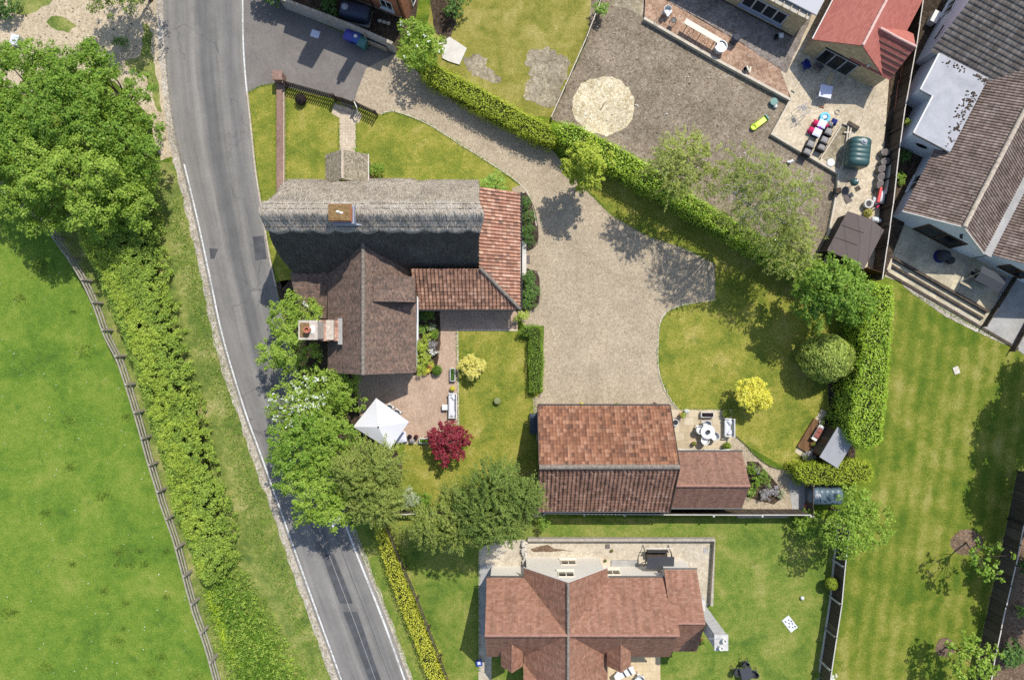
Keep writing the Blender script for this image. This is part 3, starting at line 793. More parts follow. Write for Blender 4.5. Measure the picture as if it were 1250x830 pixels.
sheet('concrete_terrace', [(1000,-60),(985,20),(966,46),(952,90),(964,122),(940,164),(1020,211),(1020,230),(1002,330),(1085,330),(1120,60),(1120,-60)], TZ+Z, M['screed'], jit=.0)
sheet('gravel_yard', [(790,-60),(799,-5),(905,55),(958,92),(990,20),(985,-60)], TZ+Z*2, M['earth_shade'], jit=.05)  # earth sheet cut along the extension's shadow line, shade put into its tone
sheet('weed_bed', [(1022,158),(1040,152),(1036,180),(1022,208),(1001,194)], TZ+Z*3, M['patchy'], jit=.03)
# barn patio and path
sheet('barn_patio', [(818,499.5),(893,499.5),(893,530),(893,556),(818,556)], Z*6, M['flag'], jit=0)
sheet('gravel_path', [(888,520),(896,529),(908,541),(922,556),(940,569),(958,573),(970,572),(976,600),(962,632),(900,632),(900,560),(890,545)], Z*5, M['gravel'], jit=.02)
sheet('herb_bed', [(912,563),(925,563),(936,577),(950,592),(956,606),(945,616),(912,606)], Z*6, M['soil'], jit=.06)
sheet('summerhouse_path', [(1003,499),(1009,503),(977,556),(970,551)], Z*6, M['screed'], jit=.02)
sheet('shaded_border', [(1010,440),(1044,430),(1044,560),(1000,566),(985,560),(1012,500)], Z*5, M['soil'], jit=.05)
# south house plot
sheet('south_lawn', [(470,640),(660,632),(1035,632),(1030,700),(1000,850),(990,1100),(640,1100),(548,840),(505,720)], Z*1, M['lawn_green'], jit=.02)
sheet('south_verge', [(428,640),(470,632),(500,720),(548,840),(620,1050),(560,985),(505,832),(474,748)], Z*3, M['lawn_green'], jit=.05)
sheet('south_patio', [(584,672),(600,660),(643,658),(871,657),(866,736),(852,756),(806,785),(806,800),(600,800),(600,860),(584,860)], Z*4, M['crazy'], jit=0)
sheet('mulch_strip', [(647,671),(655,667),(668,664),(676,669),(700,672),(650,674)], Z*5, M['bark'], jit=.06)
sheet('slab_terrace', [(738,790),(806,790),(806,900),(738,900)], Z*6, M['flag_wide'], jit=0)
sheet('side_path', [(584,688),(603,688),(603,775),(586,775)], Z*5, M['concrete'], jit=0)
# east plot
sheet('east_lawn', [(1060,345),(1100,352),(1140,372),(1195,402),(1240,425),(1330,430),(1330,1100),(990,1100),(1002,850),(1032,700),(1040,640),(1070,590)], Z*2, M['lawn_striped'], jit=.03)
sheet('bark_circle', [(1180+20*math.cos(a*2*math.pi/14), 662+16*math.sin(a*2*math.pi/14)) for a in range(14)], Z*3, M['bark'], jit=.08, smooth=True, step=.2)
sheet('bark_circle', [(1154+12*math.cos(a*2*math.pi/14), 790+12*math.sin(a*2*math.pi/14)) for a in range(14)], Z*3, M['bark'], jit=.08, smooth=True, step=.2)
sheet('rough_border', [(1250,600),(1330,600),(1330,1100),(1195,1100),(1212,830),(1228,720)], Z*4, M['bark'], jit=.1)
sheet('stone_terrace', [(1082,262),(1120,275),(1300,372),(1300,470),(1236,422),(1160,378),(1104,346),(1080,338)], Z*5, M['terrace'], jit=0)
sheet('gravel_margin', [(1100,346),(1160,374),(1200,396),(1236,418),(1240,426),(1190,404),(1150,384),(1118,362)], Z*6, M['shoulder'], jit=.06)
sheet('concrete_apron', [(1230,336),(1300,372),(1300,470),(1238,424),(1200,402)], Z*7, M['concrete'], jit=0)
sheet('side_passage', [(1095,-60),(1200,-60),(1170,120),(1105,265),(1078,335),(1068,300)], TZ+Z*4, M['soil'], jit=0)

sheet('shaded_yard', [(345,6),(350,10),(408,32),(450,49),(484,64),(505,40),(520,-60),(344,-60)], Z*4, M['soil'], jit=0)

sheet('road_cover', [(283,236),(289,235),(290,242),(284,243)], Z*6+.04, M['mat'], jit=0)
# ================================================================ building helpers
def roof_poly(mb, pts, thick=.10):                    # pts[0]->pts[1] is the eave
    pts = [Vector(p) for p in pts]
    u = (pts[1]-pts[0]).normalized()
    n = Vector((0,0,0))
    for i in range(len(pts)):
        n += (pts[i]-pts[0]).cross(pts[(i+1)%len(pts)]-pts[0])
    n.normalize()
    if n.z < 0:
        n = -n; pts = [pts[1], pts[0]] + pts[:1:-1]; u = -u
    w = n.cross(u)
    if w.z < 0: w = -w
    o = pts[0]
    uv = [((p-o).dot(u)+50, (p-o).dot(w)+50) for p in pts]
    k = len(pts)
    top = pts; bot = [p-n*thick for p in pts]
    mb.add(top+bot, [tuple(range(k)), tuple(range(k, 2*k))[::-1]]+[(i, k+i, k+(i+1)%k, (i+1)%k) for i in range(k)],
           [uv, uv[::-1]]+[[uv[i], uv[i], uv[(i+1)%k], uv[(i+1)%k]] for i in range(k)])
    return mb

def pantile(name, mat, parent, A, B, Tp, cw=.30, gauge=.32, amp=.035, step=.03, cuts=(), sag=.0, sub=6, label=None):
    A, B, Tp = Vector(A), Vector(B), Vector(Tp)
    u = (B-A).normalized(); L = (B-A).length
    w = (Tp-A)-u*(Tp-A).dot(u); S = w.length; w.normalize()
    n = u.cross(w)
    if n.z < 0: n = -n
    nu = int(L/cw*sub)+1; us = [min(L, i*cw/sub) for i in range(nu+1)]
    vs = []
    k = 0
    while k*gauge < S:
        vs.append((k*gauge, step)); vs.append((min(S, (k+1)*gauge)-.004, 0)); k += 1
    mb = MB()
    rr = random.Random(int(A.x*10))
    for vi, (v, s) in enumerate(vs):
        for uu in us:
            ph = 2*math.pi*uu/cw
            prof = amp*(math.sin(ph)+.25*math.sin(2*ph))
            sg = -sag*math.sin(math.pi*uu/L)*(.45+.55*math.sin(math.pi*min(1, v/S))) + .012*wob(uu*.8, v*.8, 1, L)
            mb.v.append(A+u*uu+w*v+n*(prof+s+sg))
    m = len(us)
    for j in range(len(vs)-1):
        for i in range(m-1):
            a = j*m+i
            mb.uv[len(mb.f)] = [(us[i]+50, vs[j][0]+50.001), (us[i+1]+50, vs[j][0]+50.001), (us[i+1]+50, vs[j+1][0]+50), (us[i]+50, vs[j+1][0]+50)]
            mb.f.append((a, a+1, a+m+1, a+m))
    o = mb.build(name, mat, parent, label=label)
    if cuts:
        inv = mw(o).inverted()
        bm = bmesh.new(); bm.from_mesh(o.data)
        for co, no in cuts:
            bmesh.ops.bisect_plane(bm, geom=bm.verts[:]+bm.edges[:]+bm.faces[:], plane_co=inv @ Vector((*co, 0)), plane_no=Vector((*no, 0)), clear_outer=True)
        bm.to_mesh(o.data); bm.free()
    return o

def gable_walls(mb, A, B, C, D, ze, zr, z0=0):        # eave walls A-B and D-C, gable ends A-D and B-C
    A, B, C, D = (Vector(p[:2]) for p in (A, B, C, D))
    m1, m2 = (A+D)/2, (B+C)/2
    v = lambda p, z: (p.x, p.y, z)
    vs = [v(A,z0),v(B,z0),v(C,z0),v(D,z0),v(A,ze),v(B,ze),v(C,ze),v(D,ze),v(m1,zr),v(m2,zr)]
    return mb.add(vs, [(0,1,5,4),(2,3,7,6),(3,0,4,8,7),(1,2,6,9,5),(4,5,9,8),(6,7,8,9),(3,2,1,0)])

def ridge(name, mat, parent, a, b, r=.14, seg=.35, label=None, sag=0.0):
    a, b = Vector(a), Vector(b); L = (b-a).length; n = max(2, int(L/seg))
    pts, rs = [], []
    for i in range(n):
        pts += [a.lerp(b, i/n), a.lerp(b, (i+.93)/n)]; rs += [r*1.06, r*.96]
    if not sag: sag = .02
    pts = [p+Vector((.012*wob(p.x*3,p.y*3,1,2), .012*wob(p.y*3,p.x*3,1,5), .014*wob(p.x*2,p.y*2,1,1)-sag*math.sin(math.pi*(p-a).length/L))) for p in pts]
    mb = MB(); mb.tube(pts, rs, 10)
    return mb.build(name, mat, parent, label=label)

def window(parent, c, d, n, w, h, bars=2, frame='white', depth=.05, sill=True, name='window', cross=0, fw=.07):
    c, d, n = Vector(c), Vector((*d,0)).normalized(), Vector((*n,0)).normalized(); z = Vector((0,0,1))
    mb = MB(); c = c + n*depth*.5
    def bx(u0, u1, z0, z1, t=depth, off=0):
        m = [c+d*u+z*zz+n*nn for nn in (off-t/2, off+t/2) for u, zz in ((u0,z0),(u1,z0),(u1,z1),(u0,z1))]
        mb.add(m, [(3,2,1,0),(4,5,6,7),(0,1,5,4),(1,2,6,5),(2,3,7,6),(3,0,4,7)])
    bx(-w/2,-w/2+fw,-h/2,h/2); bx(w/2-fw,w/2,-h/2,h/2); bx(-w/2+fw,w/2-fw,h/2-fw,h/2); bx(-w/2+fw,w/2-fw,-h/2,-h/2+fw)
    for k in range(1, bars):
        x = -w/2+w*k/bars; bx(x-fw/2, x+fw/2, -h/2+fw, h/2-fw, depth*.9)
    for k in range(cross):
        zz = -h/2+h*(k+1)/(cross+1); bx(-w/2+fw, w/2-fw, zz-fw*.3, zz+fw*.3, depth*.8)
    f = mb.build(name, M[frame], parent)
    mb = MB()
    m = [c+d*u+zz*z-n*depth*.2 for u, zz in ((-w/2+fw*.5,-h/2+fw*.5),(w/2-fw*.5,-h/2+fw*.5),(w/2-fw*.5,h/2-fw*.5),(-w/2+fw*.5,h/2-fw*.5))]
    m += [p-n*.012 for p in m]
    mb.add(m, [(0,1,2,3),(7,6,5,4),(0,4,5,1),(1,5,6,2),(2,6,7,3),(3,7,4,0)])
    mb.build('pane', M['glass'], f)
    if sill:
        mb = MB()
        m = [c+d*u+z*zz+n*nn for nn in (0, depth*3) for u, zz in ((-w/2-.08,-h/2-.08),(w/2+.08,-h/2-.08),(w/2+.08,-h/2-.01),(-w/2-.08,-h/2-.01))]
        mb.add(m, [(3,2,1,0),(4,5,6,7),(0,1,5,4),(1,2,6,5),(2,3,7,6),(3,0,4,7)])
        mb.build('sill', M[frame], f)
    return f

def gutter(parent, a, b, r=.06, mat='gutter', name='gutter'):
    return part(name, M[mat], parent, lambda m: m.tube([a, b], r, 8))

X = lambda px: (px-625)/K
Y = lambda py: (415-py)/K

# ================================================================ A thatched cottage
cot = T('thatched_cottage', 'long thatched cottage with a brown tiled rear wing and a red pantiled lean-to', 'house', (X(470), Y(290), 0))
zr, ze = 8.45, 3.0
yN, yR, yS = 231, 286, 340
def th_x(u, t):                                       # gable ends: the ridge overhangs
    k = max(0.0, 1-abs(t))
    w0 = 369-2*k**1.2+1.2*math.sin(t*9)+(5*max(0, t-.72)/.28); w1 = 587.5+8.5*k**2.0+.8*math.sin(t*8+1)
    return w0+(w1-w0)*u
def th_z(u, t, dz=0.0):
    a = abs(t); s = math.sqrt(a*a+.004)-.063*(1-a)
    z = zr-(zr-ze)*s
    x = 367+u*222
    if t < 0:                                         # north side: swellings over the upper windows
        for c, w, hh in ((488, 22, .62), (386, 19, .40), (552, 30, .22)):
            q = abs(x-c)/w
            if q < 1.35: z += hh*min(1, max(0, (1.35-q)/.28))*min(1, a*1.25)
        z -= .55*math.exp(-((x-416)/5)**2)*a+.60*math.exp(-((x-458)/4)**2)*a+.30*math.exp(-((x-522)/5)**2)*a
    z += .10*wob(x*.06, t*3, 1, 2)+.06*wob(x*.22, t*9, 1, 5)+.035*wob(x*.9, t*26, 1, 8)
    if a > .93: z -= .12*((a-.93)/.07)**2
    
    if dz > .1: z += .44*(a/.27)**1.5                 # the ridge block is thicker towards its cut edges
    return z+dz
def thatch_grid(mb, nu, tfun, nt, dz, skirt, inset=.25):
    V = []
    for j in range(nt+1):
        rowv = []
        for i in range(nu+1):
            u = i/nu; t = tfun(u, j/nt)
            y = (yR+(yR-yN)*t) if t < 0 else (yR+(yS-yR)*t)
            z = th_z(u, t, dz)
            rowv.append(Vector((X(th_x(u, t)), Y(y), z))); mb.v.append(rowv[-1])
        V.append(rowv)
    n1 = nu+1
    for j in range(nt):
        for i in range(nu):
            a = j*n1+i
            mb.uv[len(mb.f)] = [(i/nu*14, abs(j/nt*2-1)*6), (i/nu*14, abs((j+1)/nt*2-1)*6), ((i+1)/nu*14, abs((j+1)/nt*2-1)*6), ((i+1)/nu*14, abs(j/nt*2-1)*6)]
            mb.f.append((a, a+n1, a+n1+1, a+1))
    ring = [(0,i) for i in range(nu)]+[(j,nu) for j in range(nt)]+[(nt,nu-i) for i in range(nu)]+[(nt-j,0) for j in range(nt)]
    cx = sum(p.x for r in V for p in r)/((nu+1)*(nt+1)); cy = Y(yR)
    b = len(mb.v)
    for j, i in ring:
        p = V[j][i]
        dx = inset if p.x < cx else -inset
        dy = inset if p.y < cy else -inset
        mb.v.append((p.x+(dx if i in (0, nu) else 0), p.y+(dy if j in (0, nt) else 0), p.z-skirt))
    m = len(ring)
    for k in range(m):
        j, i = ring[k]; j2, i2 = ring[(k+1)%m]
        uvk = [(k*.2, 0), ((k+1)*.2, 0), ((k+1)*.2, 1), (k*.2, 1)]
        mb.uv[len(mb.f)] = uvk
        mb.f.append((j*n1+i, j2*n1+i2, b+(k+1)%m, b+k))
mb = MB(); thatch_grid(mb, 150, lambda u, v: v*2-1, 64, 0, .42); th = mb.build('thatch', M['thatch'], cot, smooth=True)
def straw_on(parent, nn_, tlo, thi, dz, seed, name='straw'):
    rg = np.random.default_rng(seed); Pt, Nt, Tt = [], [], []
    for k in range(nn_):
        u = rg.random()*.995; t = tlo+(thi-tlo)*rg.random(); sgn = 1 if t > 0 else -1
        t2 = t+.03*sgn
        y = lambda q: (yR+(yR-yN)*q) if q < 0 else (yR+(yS-yR)*q)
        a = Vector((X(th_x(u, t)), Y(y(t)), th_z(u, t, dz+.01))); b = Vector((X(th_x(u, t2)), Y(y(t2)), th_z(u, t2, dz+.01)))
        d = (b-a).normalized(); n = d.cross(Vector((1,0,0))); n = n if n.z > 0 else -n
        Pt.append(a+n*.015); Nt.append(n); Tt.append(d)
    STRAW.append((name, parent, np.array([tuple(p) for p in Pt]), np.array([tuple(p) for p in Nt]), np.array([tuple(p) for p in Tt]), seed))
STRAW = []
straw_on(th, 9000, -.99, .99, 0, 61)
def cap_t(u, v):
    lo = -.255-.012*math.sin(u*40)
    hi = .265+.045*abs(math.sin(u*math.pi*9.5))+.01*math.sin(u*31)
    return lo+(hi-lo)*v
mb = MB(); thatch_grid(mb, 190, cap_t, 26, .13, .55, 0); rc = mb.build('ridge_cap', M['thatch_ridge'], cot, smooth=True)
mb = MB()
for tt in (-.21, -.10, .12, .22):
    mb.tube([(X(th_x(i/60, tt)), Y(yR+(yS-yR)*tt), th_z(i/60, tt, .155)) for i in range(61)], .022, 5)
mb.build('hazel_rods', M['dark_wood'], rc)
straw_on(rc, 2600, -.25, .27, .13, 62)
part('wall', M['render'], cot, lambda m: gable_walls(m, (X(371),Y(235.5)), (X(584),Y(235.5)), (X(584),Y(335)), (X(371),Y(335)), 2.95, 7.5))
# chimney on the ridge
ch = part('chimney', M['red_brick'], cot, lambda m: (m.box((X(453),Y(288),8.2),(1.28,.95,2.6)), m.box((X(453),Y(288),9.42),(1.42,1.08,.16))), label='brick ridge chimney capped with orange lichen')
part('lichen_cap', M['lichen'], ch, lambda m: m.box((X(453),Y(288),9.54),(1.36,1.02,.10)))
part('flaunching', M['offwhite'], ch, lambda m: [m.ell((X(453)+dx,Y(288)+dy,9.60),(.12,.08,.05)) for dx, dy in ((-.1,.04),(.12,-.03))])
part('flashing', M['lead'], ch, lambda m: (m.box((X(453)+.70,Y(288),8.35),(.10,1.16,.9)), m.box((X(453)+.04,Y(288)-.53,8.1),(1.34,.10,1.5)), m.box((X(453)+.86,Y(288),8.02),(.34,1.1,.05), ry=.35)))
# rear wing
wy0, wy1 = 300, 452.5
A = (X(413),Y(wy1),3.0); B = (X(413),Y(wy0),3.0); Rg0 = (X(464),Y(wy1),6.0); Rg1 = (X(464),Y(wy0),6.0)
C = (X(515),Y(wy1),3.0); D = (X(515),Y(wy0),3.0)
part('wing_roof', M['plain'], cot, lambda m: (roof_poly(m, [A,B,Rg1,Rg0]), roof_poly(m, [C,D,Rg1,Rg0])), label='mottled brown tiled roof of the rear wing')
ridge('ridge_tiles', M['ridge_grey'], cot, Rg0, Rg1, .13, .33)
part('wing_wall', M['render'], cot, lambda m: gable_walls(m, (X(418),Y(wy1-4)), (X(418),Y(wy0)), (X(510.5),Y(wy0)), (X(510.5),Y(wy1-4)), 2.85, 5.85))
window(cot, (X(464),Y(wy1-4),3.9), (1,0), (0,-1), 1.2, 1.1, 2); window(cot, (X(450),Y(wy1-4),1.3), (1,0), (0,-1), 1.9, 2.0, 3, sill=False, name='french_window')
# dormer on the wing
dz0, dz1 = 3.2, 4.55
dor = part('dormer_roof', M['plain'], cot, lambda m: roof_poly(m, [W(517.5,345,4.75), W(517.5,373,4.75), W(474,373,5.62), W(474,345,5.62)]), label='low tiled dormer roof on the rear wing')
part('dormer_cheek', M['plain'], dor, lambda m: m.add([W(515,371.5,2.9),W(476,371.5,4.9),W(476,371.5,5.5),W(515,371.5,4.72),W(515,347,2.9),W(476,347,4.9),W(476,347,5.5),W(515,347,4.72)], [(0,1,2,3),(7,6,5,4),(0,3,7,4)], [[(0,0),(2,1),(2,2),(0,1)],[(0,0),(2,1),(2,2),(0,1)],[(0,0),(1,0),(1,1),(0,1)]]))
part('fascia', M['white'], cot, lambda m: m.box((X(516.5),Y(388),2.95),(.10,3.4,.16)))
part('vent_pipe', M['white'], cot, lambda m: (m.cyl((X(500.5),Y(347),4.0),.06,.75,10), m.cyl((X(500.5),Y(347),4.72),.11,.12,12)))
# west stack with a tiled shoulder
st = part('side_chimney', M['mortar'], cot, lambda m: (m.box((X(410),Y(404.5),3.55),(1.12,1.15,7.1)), m.box((X(410),Y(404.5),7.02),(1.26,1.28,.18)), m.box((X(421),Y(404),2.6),(1.0,1.35,5.2))), label='pale mortared outside chimney with a single clay pot')
part('chimney_pot', M['pot'], st, lambda m: m.lathe([(.20,0),(.17,.35),(.21,.42),(.21,.5),(.14,.5),(.13,.3)], (X(410)+.06,Y(404.5),7.15), 16))
part('mortar_cap', M['offwhite'], st, lambda m: m.ell((X(410)+.28,Y(404.5)+.02,7.12),(.22,.30,.10)))
part('rust_tray', M['lichen'], st, lambda m: m.box((X(410)-.22,Y(404.5),7.13),(.6,.95,.05)))
part('tiled_shoulder', M['pantile_orange'], st, lambda m: roof_poly(m, [W(416,393,5.35),W(416,416,5.35),W(434,416,4.75),W(434,393,4.75)]))
part('shoulder_flashing', M['concrete'], st, lambda m: m.bar(W(434.5,391,4.75), W(434.5,420,4.75), .30, .10))
# west outshut
part('outshut_roof', M['plain'], cot, lambda m: roof_poly(m, [W(376,390,2.0), W(413,390,2.1), W(413,338,3.1), W(370,338,3.1)]))
part('outshut_wall', M['render'], cot, lambda m: m.prism([(X(376),Y(338)),(X(413),Y(338)),(X(413),Y(388)),(X(379),Y(388))], 0, 1.95))
part('bargeboard', M['offwhite'], cot, lambda m: m.bar(W(382,371,2.5), W(402,389,2.2), .22, .12))
# pantiled lean-to round the east end
tz, lz = 4.3, 2.4
hipA, hipB = Vector((X(590),Y(335.4))), Vector((X(634.5),Y(379)))
hd = (hipB-hipA).normalized()
pantile('lean_to_roof', M['pantile_orange'], cot, W(634.5,379,lz), W(634.5,243.5,lz), W(588,300,tz), .25, .30, .048, .03, cuts=[(hipA, (hd.y*-1*-1, -hd.x))] if False else [(hipA, Vector((hd.y, -hd.x))*-1 if Vector((hd.y,-hd.x)).dot(Vector((1,1))) > 0 else Vector((hd.y,-hd.x)))], label='orange pantiled slope of the east lean-to')
nn = Vector((hd.y, -hd.x)); nn = nn if nn.dot(Vector((1, 1))) > 0 else -nn
pantile('lean_to_roof', M['pantile_tan'], cot, W(512,379,lz), W(634.5,379,lz), W(560,335.4,tz), .27, .30, .048, .03, cuts=[(hipA, nn)], label='brown pantiled slope facing the lawn')
ridge('hip_tiles', M['ridge_grey'], cot, W(589,334.5,tz+.05), W(634.5,379,lz+.08), .13, .33)
part('lean_to_wall', M['render'], cot, lambda m: m.prism([(X(515),Y(334)),(X(584),Y(334)),(X(584),Y(246)),(X(630),Y(246)),(X(630),Y(375)),(X(515),Y(375))], 0, 2.25))
part('verge_wall', M['render'], cot, lambda m: m.add([W(584,246,2.2),W(630,246,2.2),W(584,246,4.2),W(584,248,2.2),W(630,248,2.2),W(584,248,4.2)], [(0,1,2),(5,4,3),(1,4,5,2)]))
gutter(cot, W(636,379,2.36), W(636,243,2.36)); gutter(cot, W(514,380.5,2.36), W(635,380.5,2.36))
window(cot, (X(630),Y(349),1.5), (0,1), (1,0), 1.1, 1.1, 2); window(cot, (X(630),Y(272),1.5), (0,1), (1,0), 1.1, 1.1, 2)
window(cot, (X(630),Y(316),1.05), (0,1), (1,0), .95, 2.1, 1, sill=False, name='door')
window(cot, (X(560),Y(375),1.2), (1,0), (0,-1), 1.8, 2.1, 3, sill=False, name='french_window'); window(cot, (X(605),Y(375),1.5), (1,0), (0,-1), 1.2, 1.1, 2)
for x in (400, 487, 550): window(cot, (X(x),Y(235.5),1.7), (1,0), (0,1), 1.1, 1.1, 2)
part('door_step', M['slab'], cot, lambda m: m.box((X(636.5),Y(316),.07),(.75,2.6,.14)))
# front porch
po = T('tiled_porch', 'small gabled porch roofed in mossy stone tiles with a pale ridge, north of the thatch', 'porch', (X(432),Y(208),0))
pz0, pz1 = 2.25, 3.55
part('roof', M['mossy'], po, lambda m: (roof_poly(m, [W(407,198.5,pz0),W(407,232,pz0),W(432,232,pz1),W(432,198.5,pz1)]), roof_poly(m, [W(457,198.5,pz0),W(457,232,pz0),W(432,232,pz1),W(432,198.5,pz1)])))
ridge('ridge_tiles', M['ridge_pale'], po, W(432,198,pz1+.03), W(432,232,pz1+.03), .11, .4)
part('bargeboard', M['offwhite'], po, lambda m: m.bar(W(457.4,198,pz0-.04),W(457.4,232,pz0-.04),.04,.12))
for dx, dy in ((411,202),(453,202)):
    part('post', M['oak'], po, lambda m: m.box((X(dx),Y(dy),1.1),(.14,.14,2.2)))
for x_ in (411, 453): part('wall', M['wall_brick'], po, lambda m: m.box((X(x_),Y(220),.45),(.14,1.7,.9)))

# ================================================================ B barn and its annex
barn = T('barn', 'old barn under a large weathered clay pantile roof facing the gravel drive', 'barn', (X(731),Y(552),0))
bz0, bz1 = 2.6, 5.5
ys0, yr_, ys1 = 491, 553.5, 613.5
pantile('roof_slope', M['pantile'], barn, W(808,ys0,bz0), W(655,ys0,bz0), W(700,yr_,bz1), .235, .30, .042, .035, sag=.11, label='bright orange north slope of the barn roof')
pantile('roof_slope', M['pantile_dark'], barn, W(655,ys1,bz0), W(808,ys1,bz0), W(700,yr_,bz1), .29, .30, .045, .03, sag=.10, label='darker south slope of the barn roof')
ridge('ridge_tiles', M['ridge_grey'], barn, W(654.5,yr_,bz1+.03), W(808.5,yr_,bz1-.02), .17, .40, sag=.05)
part('wall', M['black_board'], barn, lambda m: gable_walls(m, (X(659),Y(496)), (X(804),Y(496)), (X(804),Y(609)), (X(659),Y(609)), 2.5, 5.25))
part('barge_board', M['dark_wood'], barn, lambda m: [m.bar(W(x,ya,bz0-.02), W(x,yr_,bz1-.02), .05, .2) for x in (654.5, 808.3) for ya in (ys0, ys1)])
gutter(barn, W(655,ys0-1,bz0-.05), W(808,ys0-1,bz0-.05)); gutter(barn, W(655,ys1+1,bz0-.05), W(808,ys1+1,bz0-.05))
for x in (690, 735, 780): window(barn, (X(x),Y(496),1.15), (1,0), (0,1), 1.5, 2.1, 2, sill=False, name='door', frame='brown_wood')
window(barn, (X(804),Y(525),1.1), (0,1), (1,0), 1.0, 2.1, 1, sill=False, name='door')
window(barn, (X(659),Y(552),3.7), (0,1), (-1,0), 1.0, .9, 2)
anx = T('barn_annex', 'low annex with plain brown tiles joined to the east end of the barn', 'outbuilding', (X(850),Y(580),0))
az0, az1 = 2.15, 3.9
part('roof', M['plain_brown'], anx, lambda m: (roof_poly(m, [W(806,545.5,az0),W(894,545.5,az0),W(894,579.5,az1),W(806,579.5,az1)]), roof_poly(m, [W(806,611.5,az0),W(894,611.5,az0),W(894,579.5,az1),W(806,579.5,az1)])))
ridge('ridge_tiles', M['ridge_red'], anx, W(806,579.5,az1+.02), W(894.3,579.5,az1+.02), .10, .4)
part('wall', M['black_board'], anx, lambda m: gable_walls(m, (X(808),Y(549)), (X(890.5),Y(549)), (X(890.5),Y(608)), (X(808),Y(608)), 2.05, 3.7))
gutter(anx, W(806,544.7,2.1), W(895,544.7,2.1)); gutter(anx, W(806,612.4,2.1), W(895,612.4,2.1))
window(anx, (X(832),Y(549),1.02), (1,0), (0,1), 1.9, 2.0, 2, sill=False, name='french_window'); window(anx, (X(872),Y(549),1.02), (1,0), (0,1), 1.7, 2.0, 2, sill=False, name='french_window')
part('awning', M['white'], anx, lambda m: (m.add([W(822,543.2,2.0),W(842,546,2.0),W(842,548,2.15),W(821,548,2.15),W(822,543.2,1.95),W(842,546,1.95),W(842,548,2.1),W(821,548,2.1)], [(0,1,2,3),(7,6,5,4),(0,4,5,1),(3,2,6,7),(0,3,7,4),(1,5,6,2)]), m.add([W(862,544.5,2.0),W(880,543,2.0),W(884,548,2.15),W(860,548,2.15),W(862,544.5,1.95),W(880,543,1.95),W(884,548,2.1),W(860,548,2.1)], [(0,1,2,3),(7,6,5,4),(0,4,5,1),(3,2,6,7),(0,3,7,4),(1,5,6,2)])))

# ================================================================ C south house
sh = T('tiled_house', 'white boarded house under a large terracotta cross-gabled roof, south of the barn', 'house', (X(700),Y(734),0))
e, r_ = 3.0, 6.0
yN2, yR2, yS2 = 688, 733.5, 779
x0, x1 = 595.8, 806.5
gx, gl, gr, gN = 685.5, 638.5, 735, 677
part('main_roof', M['plain_red'], sh, lambda m: (
    roof_poly(m, [W(x0,yN2,e),W(x1,yN2,e),W(x1,yR2,r_),W(x0,yR2,r_)]),
    roof_poly(m, [W(x0,yS2,e),W(x1,yS2,e),W(x1,yR2,r_),W(x0,yR2,r_)])))
part('cross_roof', M['plain_red'], sh, lambda m: (
    roof_poly(m, [W(gl,gN,e),W(gl,900,e),W(gx,900,r_+.01),W(gx,gN,r_+.01)]),
    roof_poly(m, [W(gr,gN,e),W(gr,900,e),W(gx,900,r_+.01),W(gx,gN,r_+.01)])))
part('lower_roof', M['plain_red'], sh, lambda m: (
    roof_poly(m, [W(800,679,e),W(837.5,679,e),W(837.5,726,5.2),W(800,726,5.2)]),
    roof_poly(m, [W(800,773,e),W(837.5,773,e),W(837.5,726,5.2),W(800,726,5.2)])))
ridge('ridge_tiles', M['ridge_red'], sh, W(x0,yR2,r_+.04), W(x1,yR2,r_+.04), .11, .42)
ridge('ridge_tiles', M['ridge_grey'], sh, W(gx,gN,r_+.05), W(gx,900,r_+.05), .10, .42)
ridge('ridge_tiles', M['ridge_red'], sh, W(806,726,5.23), W(837.5,726,5.23), .10, .42)
part('wall', M['clad'], sh, lambda m: (
    gable_walls(m, (X(600),Y(690.5)), (X(803),Y(690.5)), (X(803),Y(775)), (X(600),Y(775)), 2.9, 5.8),
    gable_walls(m, (X(642),Y(896)), (X(642),Y(679.5)), (X(731),Y(679.5)), (X(731),Y(896)), 2.85, 5.75),
    gable_walls(m, (X(803),Y(682)), (X(834),Y(682)), (X(834),Y(770)), (X(803),Y(770)), 2.85, 4.95)))
for a_, b_ in ((gl,gx),(gr,gx)): part('verge', M['offwhite'], sh, lambda m: m.bar(W(a_,gN-.5,e-.04), W(b_,gN-.5,r_-.04), .03, .10))
gutter(sh, W(x0,yN2-1,e-.04), W(638,yN2-1,e-.04), .055); gutter(sh, W(736,yN2-1,e-.04), W(800,yN2-1,e-.04), .055); gutter(sh, W(800,678,e-.04), W(838,678,e-.04), .055)
for (wx, wz, yy) in ((692,1.35,679.5),(686,3.9,679.5),(744,1.5,690.5)):
    f = window(sh, (X(wx),Y(yy),wz), (1,0), (0,1), 1.15, 1.05, 2, frame='cream_wood', depth=.05, sill=False)
    part('sill', M['cream_wood'], f, lambda m: m.box((X(wx),Y(yy)+.10,wz-.60),(1.24,.20,.06)))
part('step', M['concrete'], sh, lambda m: m.box((X(762),Y(688),.07),(2.0,.6,.14)))
part('porch_roof', M['plain_red'], sh, lambda m: (roof_poly(m, [W(638,786,3.0),W(690,786,3.0),W(690,812,4.9),W(638,812,4.9)]), roof_poly(m, [W(638,838,3.0),W(690,838,3.0),W(690,812,4.9),W(638,812,4.9)])))
